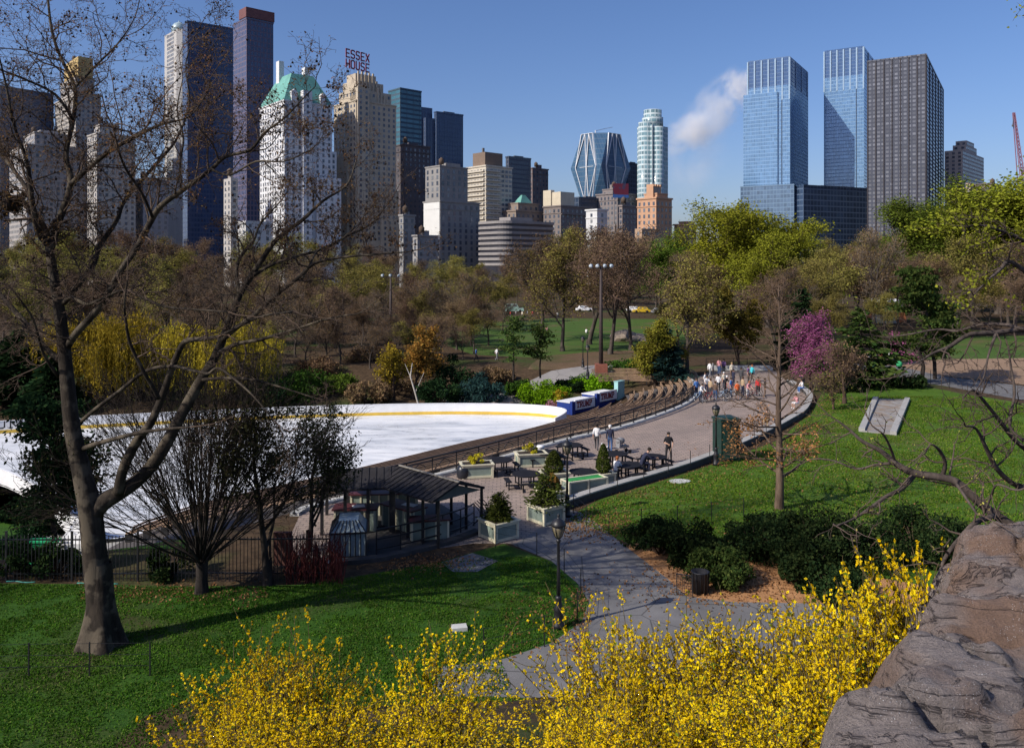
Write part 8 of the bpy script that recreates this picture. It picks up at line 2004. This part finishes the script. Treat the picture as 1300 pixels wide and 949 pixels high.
def rock(label, outline, ztop, seed, fall=1.2, tilt=(0, 0), amp=.28, foot=1.6):
    xs = [p[0] for p in outline]; ys = [p[1] for p in outline]; st = .042
    gx_ = np.arange(min(xs) - .9, max(xs) + .9, st); gy_ = np.arange(min(ys) - .9, max(ys) + .9, st); X, Y = np.meshgrid(gx_, gy_)
    sd = dist_poly(outline, X.ravel(), Y.ravel()).reshape(X.shape)
    Z = np.zeros(X.shape)
    for j in range(X.shape[0]):
        for i in range(X.shape[1]):
            v = Vector((X[j, i], Y[j, i], seed * 3.7))
            w_ = mnoise.noise(v * .8) * .5; a = mnoise.noise(Vector((v.x * .42 + v.y * .2, v.y * 1.35 + w_, seed))) ; b = mnoise.noise(Vector((v.x * .8, v.y * 5.6 + w_ * 3, seed + 5))); c = mnoise.noise(v * 7)
            q = a * 1.25 + .30 * b; led = (math.floor(q * 3.2) + min(1, (q * 3.2 - math.floor(q * 3.2)) * 5.0)) / 3.2     # stepped ledges of the schist
            Z[j, i] = led * amp + b * amp * .5 + c * .045 + mnoise.noise(v * 17) * .012
            # vertical cracks
            cr_ = abs(mnoise.noise(Vector((v.x * 1.1 + 3, v.y * .55, seed + 9)))); Z[j, i] -= .22 * max(0, 1 - cr_ / .04)
            sd[j, i] += .25 * mnoise.noise(Vector((v.x * 1.6, v.y * 1.6, seed + 2))) + .08 * mnoise.noise(v * 5)
    drop = np.clip((sd + .32) / .42, 0, None); drop = np.where(drop < 1, drop ** 2.2 * .8, .8 + (drop - 1) * 2.2) * foot * .5
    Z = ztop + Z + (X - np.mean(xs)) * tilt[0] + (Y - np.mean(ys)) * tilt[1] - drop
    ny, nx = X.shape; v = np.stack([X.ravel(), Y.ravel(), Z.ravel()], 1); ii = np.arange((ny - 1) * (nx - 1)); r_, c_ = ii // (nx - 1), ii % (nx - 1)
    fcs = np.stack([r_ * nx + c_, r_ * nx + c_ + 1, (r_ + 1) * nx + c_ + 1, (r_ + 1) * nx + c_], 1)
    me = bpy.data.meshes.new('rock_outcrop'); me.from_pydata(v.tolist(), [], fcs.tolist()); me.materials.append(M_rock); me.polygons.foreach_set('use_smooth', [True] * len(fcs)); me.update()
    return tag(link('rock_outcrop', me), label, 'rock')
def G(px, py, z): p = P(px, py, z); return (p.x, p.y)
rock('near grey-brown rock with glittering mica and dark cracks at the bottom right corner', [G(1020, 960, 9.95), G(1062, 868, 9.95), G(1100, 835, 9.95), G(1112, 795, 9.95), G(1128, 768, 9.95), G(1160, 752, 9.9), G(1200, 744, 9.9), G(1300, 728, 9.9), G(1480, 720, 9.9), (5.5, 3.0), (1.2, 3.0)], 9.9, 1, amp=.19, foot=2.2)
rock('farther rounded rock hump with a brown face above the mica rock at the right edge', [(3.55, 6.9), (3.95, 8.0), (4.6, 8.5), (6.5, 8.8), (9, 8.6), (9.2, 6.2), (6.0, 6.0), (4.2, 6.1)], 9.36, 2, tilt=(.05, .0), amp=.13, foot=2.4)
# ---- forsythia
L_fors = mat_leaf('forsythia_petals', [(.72, .50, .004), (.85, .64, .008), (.90, .72, .03), (.60, .38, .004)], 2.2, .35, .12)
T_fors = twig_mat('forsythia_stems', (.11, .085, .04))
L_sprout = mat_leaf('forsythia_sprouts', [(.08, .12, .015), (.14, .18, .02)], 1.2)
def forsythia(seed, H, n=70, spread_=.9, dens=1.0):
    rng = random.Random(seed); nr = np.random.default_rng(seed); sm = MB(); cen = []; gc = []
    for k in range(n):
        th = rng.uniform(0, 2 * PI); b = Vector((rng.gauss(0, .16), rng.gauss(0, .16), -.1)); el = abs(rng.gauss(0, .42)) * spread_ + .06
        L = H * rng.uniform(.65, 1.12); d = Vector((math.cos(th) * math.sin(el), math.sin(th) * math.sin(el), math.cos(el)))
        pts = [b]; m = 9; dd = d.copy()
        for i in range(m):
            dd = (dd + Vector((rng.gauss(0, .07), rng.gauss(0, .07), -.012 * i * el))).normalized(); pts.append(pts[-1] + dd * (L / m))
        sm.tube(pts, [.009 * (1 - .08 * i) for i in range(m + 1)], 4, cap=False)
        subs = [pts]
        for q in range(rng.randint(2, 4)):
            i = rng.randint(3, m - 1); e = rdir(rng, (pts[i + 1] - pts[i]).normalized(), math.radians(rng.uniform(25, 55))); l2 = rng.uniform(.18, .42)
            sp_ = [pts[i], pts[i] + e * l2 * .5, pts[i] + (e + Vector((0, 0, .15))).normalized() * l2]; sm.tube(sp_, [.005, .004, .003], 3, cap=False); subs.append(sp_)
        for s in subs:
            LL = sum((b2 - a).length for a, b2 in zip(s[:-1], s[1:])); c = int(LL / .0145 * dens * rng.uniform(.5, 1.1))
            ph = rng.uniform(0, 6.28); fq = rng.uniform(9, 16) * max(.4, LL)
            for j in range(c):
                t = .22 + .78 * rng.random() if s is pts else rng.random(); x = t * (len(s) - 1); i = min(int(x), len(s) - 2); p = s[i].lerp(s[i + 1], x - i)
                if math.sin(ph + t * fq) < rng.uniform(-1.1, .75): continue
                o = (p.x + rng.gauss(0, .014), p.y + rng.gauss(0, .014), p.z + rng.gauss(0, .012))
                if rng.random() < .88: cen += [o, o, o]
                else: gc.append(o)
    fl = quads_np(cen, .0175, nr, 'flower', L_fors); gl = quads_np(gc, .022, nr, 'leaf', L_sprout)
    return sm.mesh('stem', [T_fors]), fl, gl
FP_ = [forsythia(401, 1.5, 56, .95, .85), forsythia(402, 1.35, 48, 1.0, .85), forsythia(403, 1.6, 42, .8, .8)]
spots = []
rf_ = random.Random(44)
# (px, top row, distance, prototype)
FS = [(318, 824, 8.8, 0), (352, 794, 8.4, 2), (398, 824, 8.8, 0), (552, 790, 8.8, 2), (340, 868, 6.9, 0), (425, 874, 6.6, 1), (515, 874, 6.8, 0), (292, 866, 7.4, 1), (582, 872, 7.0, 2), (768, 768, 8.9, 2), (815, 801, 8.6, 0), (852, 783, 8.9, 1), (893, 791, 8.4, 0), (938, 776, 8.8, 2), (980, 779, 8.3, 0), (1022, 772, 8.6, 1), (1064, 739, 8.4, 2), (1105, 712, 8.4, 0), (1150, 704, 8.2, 1), (1180, 694, 8.0, 0), (725, 874, 7.1, 0), (805, 856, 7.0, 1), (880, 854, 6.9, 0), (950, 848, 6.8, 2), (1010, 836, 6.8, 1), (1060, 799, 6.9, 0), (1090, 764, 7.3, 1), (715, 911, 6.2, 1), (775, 904, 5.9, 0), (850, 898, 5.8, 1), (930, 894, 5.8, 0), (1000, 889, 5.7, 2), (462, 916, 6.2, 2), (375, 921, 6.1, 0), (550, 918, 6.2, 1), (300, 921, 6.3, 0), (625, 941, 6.0, 2), (1125, 749, 7.6, 0)]
fo_lab = []
def fdesc(px, top, d):
    depth = 'front row' if d < 7.1 else 'back row'
    a = 'below the left lawn' if px < 470 else 'below the lamp post bend' if px < 680 else 'below the asphalt path' if px < 900 else 'below the mulch bed' if px < 1050 else 'at the rock edge'
    return 'yellow forsythia, %s, %s' % (depth, a)
sm_ = defaultdict(list)
for i, (px, top, d, k) in enumerate(FS): sm_[fdesc(px, top, d)].append(i)
flab = {}
for lab, idx in sm_.items():
    idx.sort(key=lambda i: FS[i][0])
    for j, i in enumerate(idx): flab[i] = lab if len(idx) == 1 else '%s, %s' % (lab, ORD[j])
for i, (px, top, d, k) in enumerate(FS):
    x = (px - CX) / F * d; zt = CZ + (HY - top) / F * d; z0 = gz(x, d); H = max(.5, zt - z0); hp = (1.5, 1.35, 1.6)[k]
    o = thing('forsythia_bush', flab[i], 'bush', (x, d, z0), rf_.uniform(0, 6.28), 'forsythia bushes on the slope')
    s = H / hp; o.scale = (min(1.1, max(.7, s)), min(1.1, max(.7, s)), s)
    sme, fl, gl = FP_[k]
    link('stem', sme, o); f = link('flower', fl, o); f['kind'] = 'stuff'; g = link('leaf', gl, o); g['kind'] = 'stuff'
# ---- steam cloud drifting off the left twin tower
def cloud(dens, cut):
    t = NT('steam_volume'); t.t.nodes.remove(t.out); out = t.t.nodes.new('ShaderNodeOutputMaterial')
    co = t.pos(); n1 = t.noise(co, .022, 7, .66, .6); n0 = t.noise(co, .0075, 2)
    g = t.coord('Generated'); ctr = t.n('ShaderNodeVectorMath', operation='SUBTRACT'); t.set(ctr.inputs[0], g); ctr.inputs[1].default_value = (.5, .5, .5)
    ln_ = t.n('ShaderNodeVectorMath', operation='LENGTH'); t.set(ln_.inputs[0], ctr.outputs[0])
    fall = t.math('SUBTRACT', .5, ln_.outputs['Value'])
    d = t.math('ADD', t.math('MULTIPLY', fall, 1.5), t.math('ADD', t.math('MULTIPLY', t.math('SUBTRACT', n1, .5), 2.6), t.math('MULTIPLY', t.math('SUBTRACT', n0, .5), .8)))
    d = t.math('MULTIPLY', t.math('MULTIPLY', t.math('SUBTRACT', d, cut), dens, clamp=True), t.math('MULTIPLY', fall, 5, clamp=True))
    v = t.n('ShaderNodeVolumePrincipled'); v.inputs['Color'].default_value = (.995, .99, .99, 1); t.set(v.inputs['Density'], d); v.inputs['Anisotropy'].default_value = -.1
    t.t.links.new(v.outputs[0], out.inputs['Volume']); return t.m
M_cloud = cloud(.055, .30); M_wisp = cloud(.012, .25)
c1 = empty('steam_cloud'); tag(c1, 'white steam cloud drifting left from the left twin glass tower', 'cloud', None, 'stuff')
Yc = 1050
for px, py, rx, rz_, m_ in [(915, 138, 62, 46, M_cloud), (872, 170, 44, 36, M_cloud), (945, 108, 34, 34, M_cloud), (880, 215, 60, 40, M_wisp)]:
    p = Q(px, py, Yc); bb_ = MB(); bb_.ball((0, 0, 0), Yc / F, 20, 12, 0, (rx, 45, rz_)); o = bb_.build('puff' if m_ is M_cloud else 'wisp', m_, c1, p); o.rotation_euler = (0, math.radians(-38), 0)

# ---- blades of grass on the near left lawn
nr = np.random.default_rng(900); n = 170000
gx0, gy0 = nr.uniform(-22, 3.5, n), nr.uniform(19.5, 34, n)
k = dist_poly([(-30, 18), (-3, 18), (0.5, 21)] + [(p.x, p.y) for p in pp([(635, 836), (698, 815), (732, 790), (740, 765), (728, 742), (695, 712), (640, 696), (560, 714), (470, 730), (380, 744), (250, 746), (100, 743), (-60, 740)])], gx0, gy0) < 0
thin = np.array([mnoise.noise(Vector((a * .35, b * .5, 2))) + .6 * mnoise.noise(Vector((a * 1.3, b * 1.6, 4))) for a, b in zip(gx0, gy0)]); k &= (thin < .25) | (nr.random(n) < .25)
cen = np.stack([gx0[k], gy0[k], np.zeros(int(k.sum()))], 1)
hx = ground_h(cen[:, 0], cen[:, 1]); cen[:, 2] = hx + .03
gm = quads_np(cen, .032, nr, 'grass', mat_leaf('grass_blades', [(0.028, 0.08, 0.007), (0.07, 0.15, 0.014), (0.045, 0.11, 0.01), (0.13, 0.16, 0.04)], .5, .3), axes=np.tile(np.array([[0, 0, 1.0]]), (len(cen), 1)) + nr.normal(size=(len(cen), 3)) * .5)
tag(link('grass', gm), 'short green grass on the near left lawn', None, None, 'stuff')
# ---- two more trees of the same lawn, just past the left picture edge, whose shade falls across it
for px_, y_, k_, s_, lab in [(-33, 29.0, 0, .95, 'bare tree on the left lawn beyond the picture edge')]:
    plant('bare_tree', PROTO['bare' if k_ == 0 else 'bud'][k_], lab, 'tree', px_, y_, s_, 1.0 + k_, z=0)

nr = np.random.default_rng(901); n = 230000
rx_, ry_ = nr.uniform(2, 52, n), nr.uniform(36, 76, n)
poly_ = [(p.x, p.y) for p in pp([(722, 660), (764, 636), (884, 600), (994, 560), (1036, 524), (1052, 499), (1102, 488), (1180, 494), (1300, 515), (1420, 540), (1420, 700), (1150, 715), (960, 690), (800, 688)])]
ok = dist_poly(poly_, rx_, ry_) < 0; ok &= dist_poly([(p.x, p.y) for p in c4], rx_, ry_) > .3
thin = np.array([mnoise.noise(Vector((a * .22, b * .3, 5))) + .6 * mnoise.noise(Vector((a * .9, b * 1.2, 9))) for a, b in zip(rx_, ry_)]); ok &= (thin < .22) | (nr.random(n) < .22)
cen = np.stack([rx_[ok], ry_[ok], np.full(ok.sum(), .035)], 1)
gm = quads_np(cen, .05, nr, 'grass', mat_leaf('sunny_grass_blades', [(0.045, 0.10, 0.008), (0.085, 0.165, 0.014), (0.12, 0.19, 0.018), (0.19, 0.19, 0.06)], .22, .3), axes=np.tile(np.array([[0, 0, 1.0]]), (len(cen), 1)) + nr.normal(size=(len(cen), 3)) * .6)
tag(link('grass', gm), 'sunny green grass on the right lawn', None, None, 'stuff')
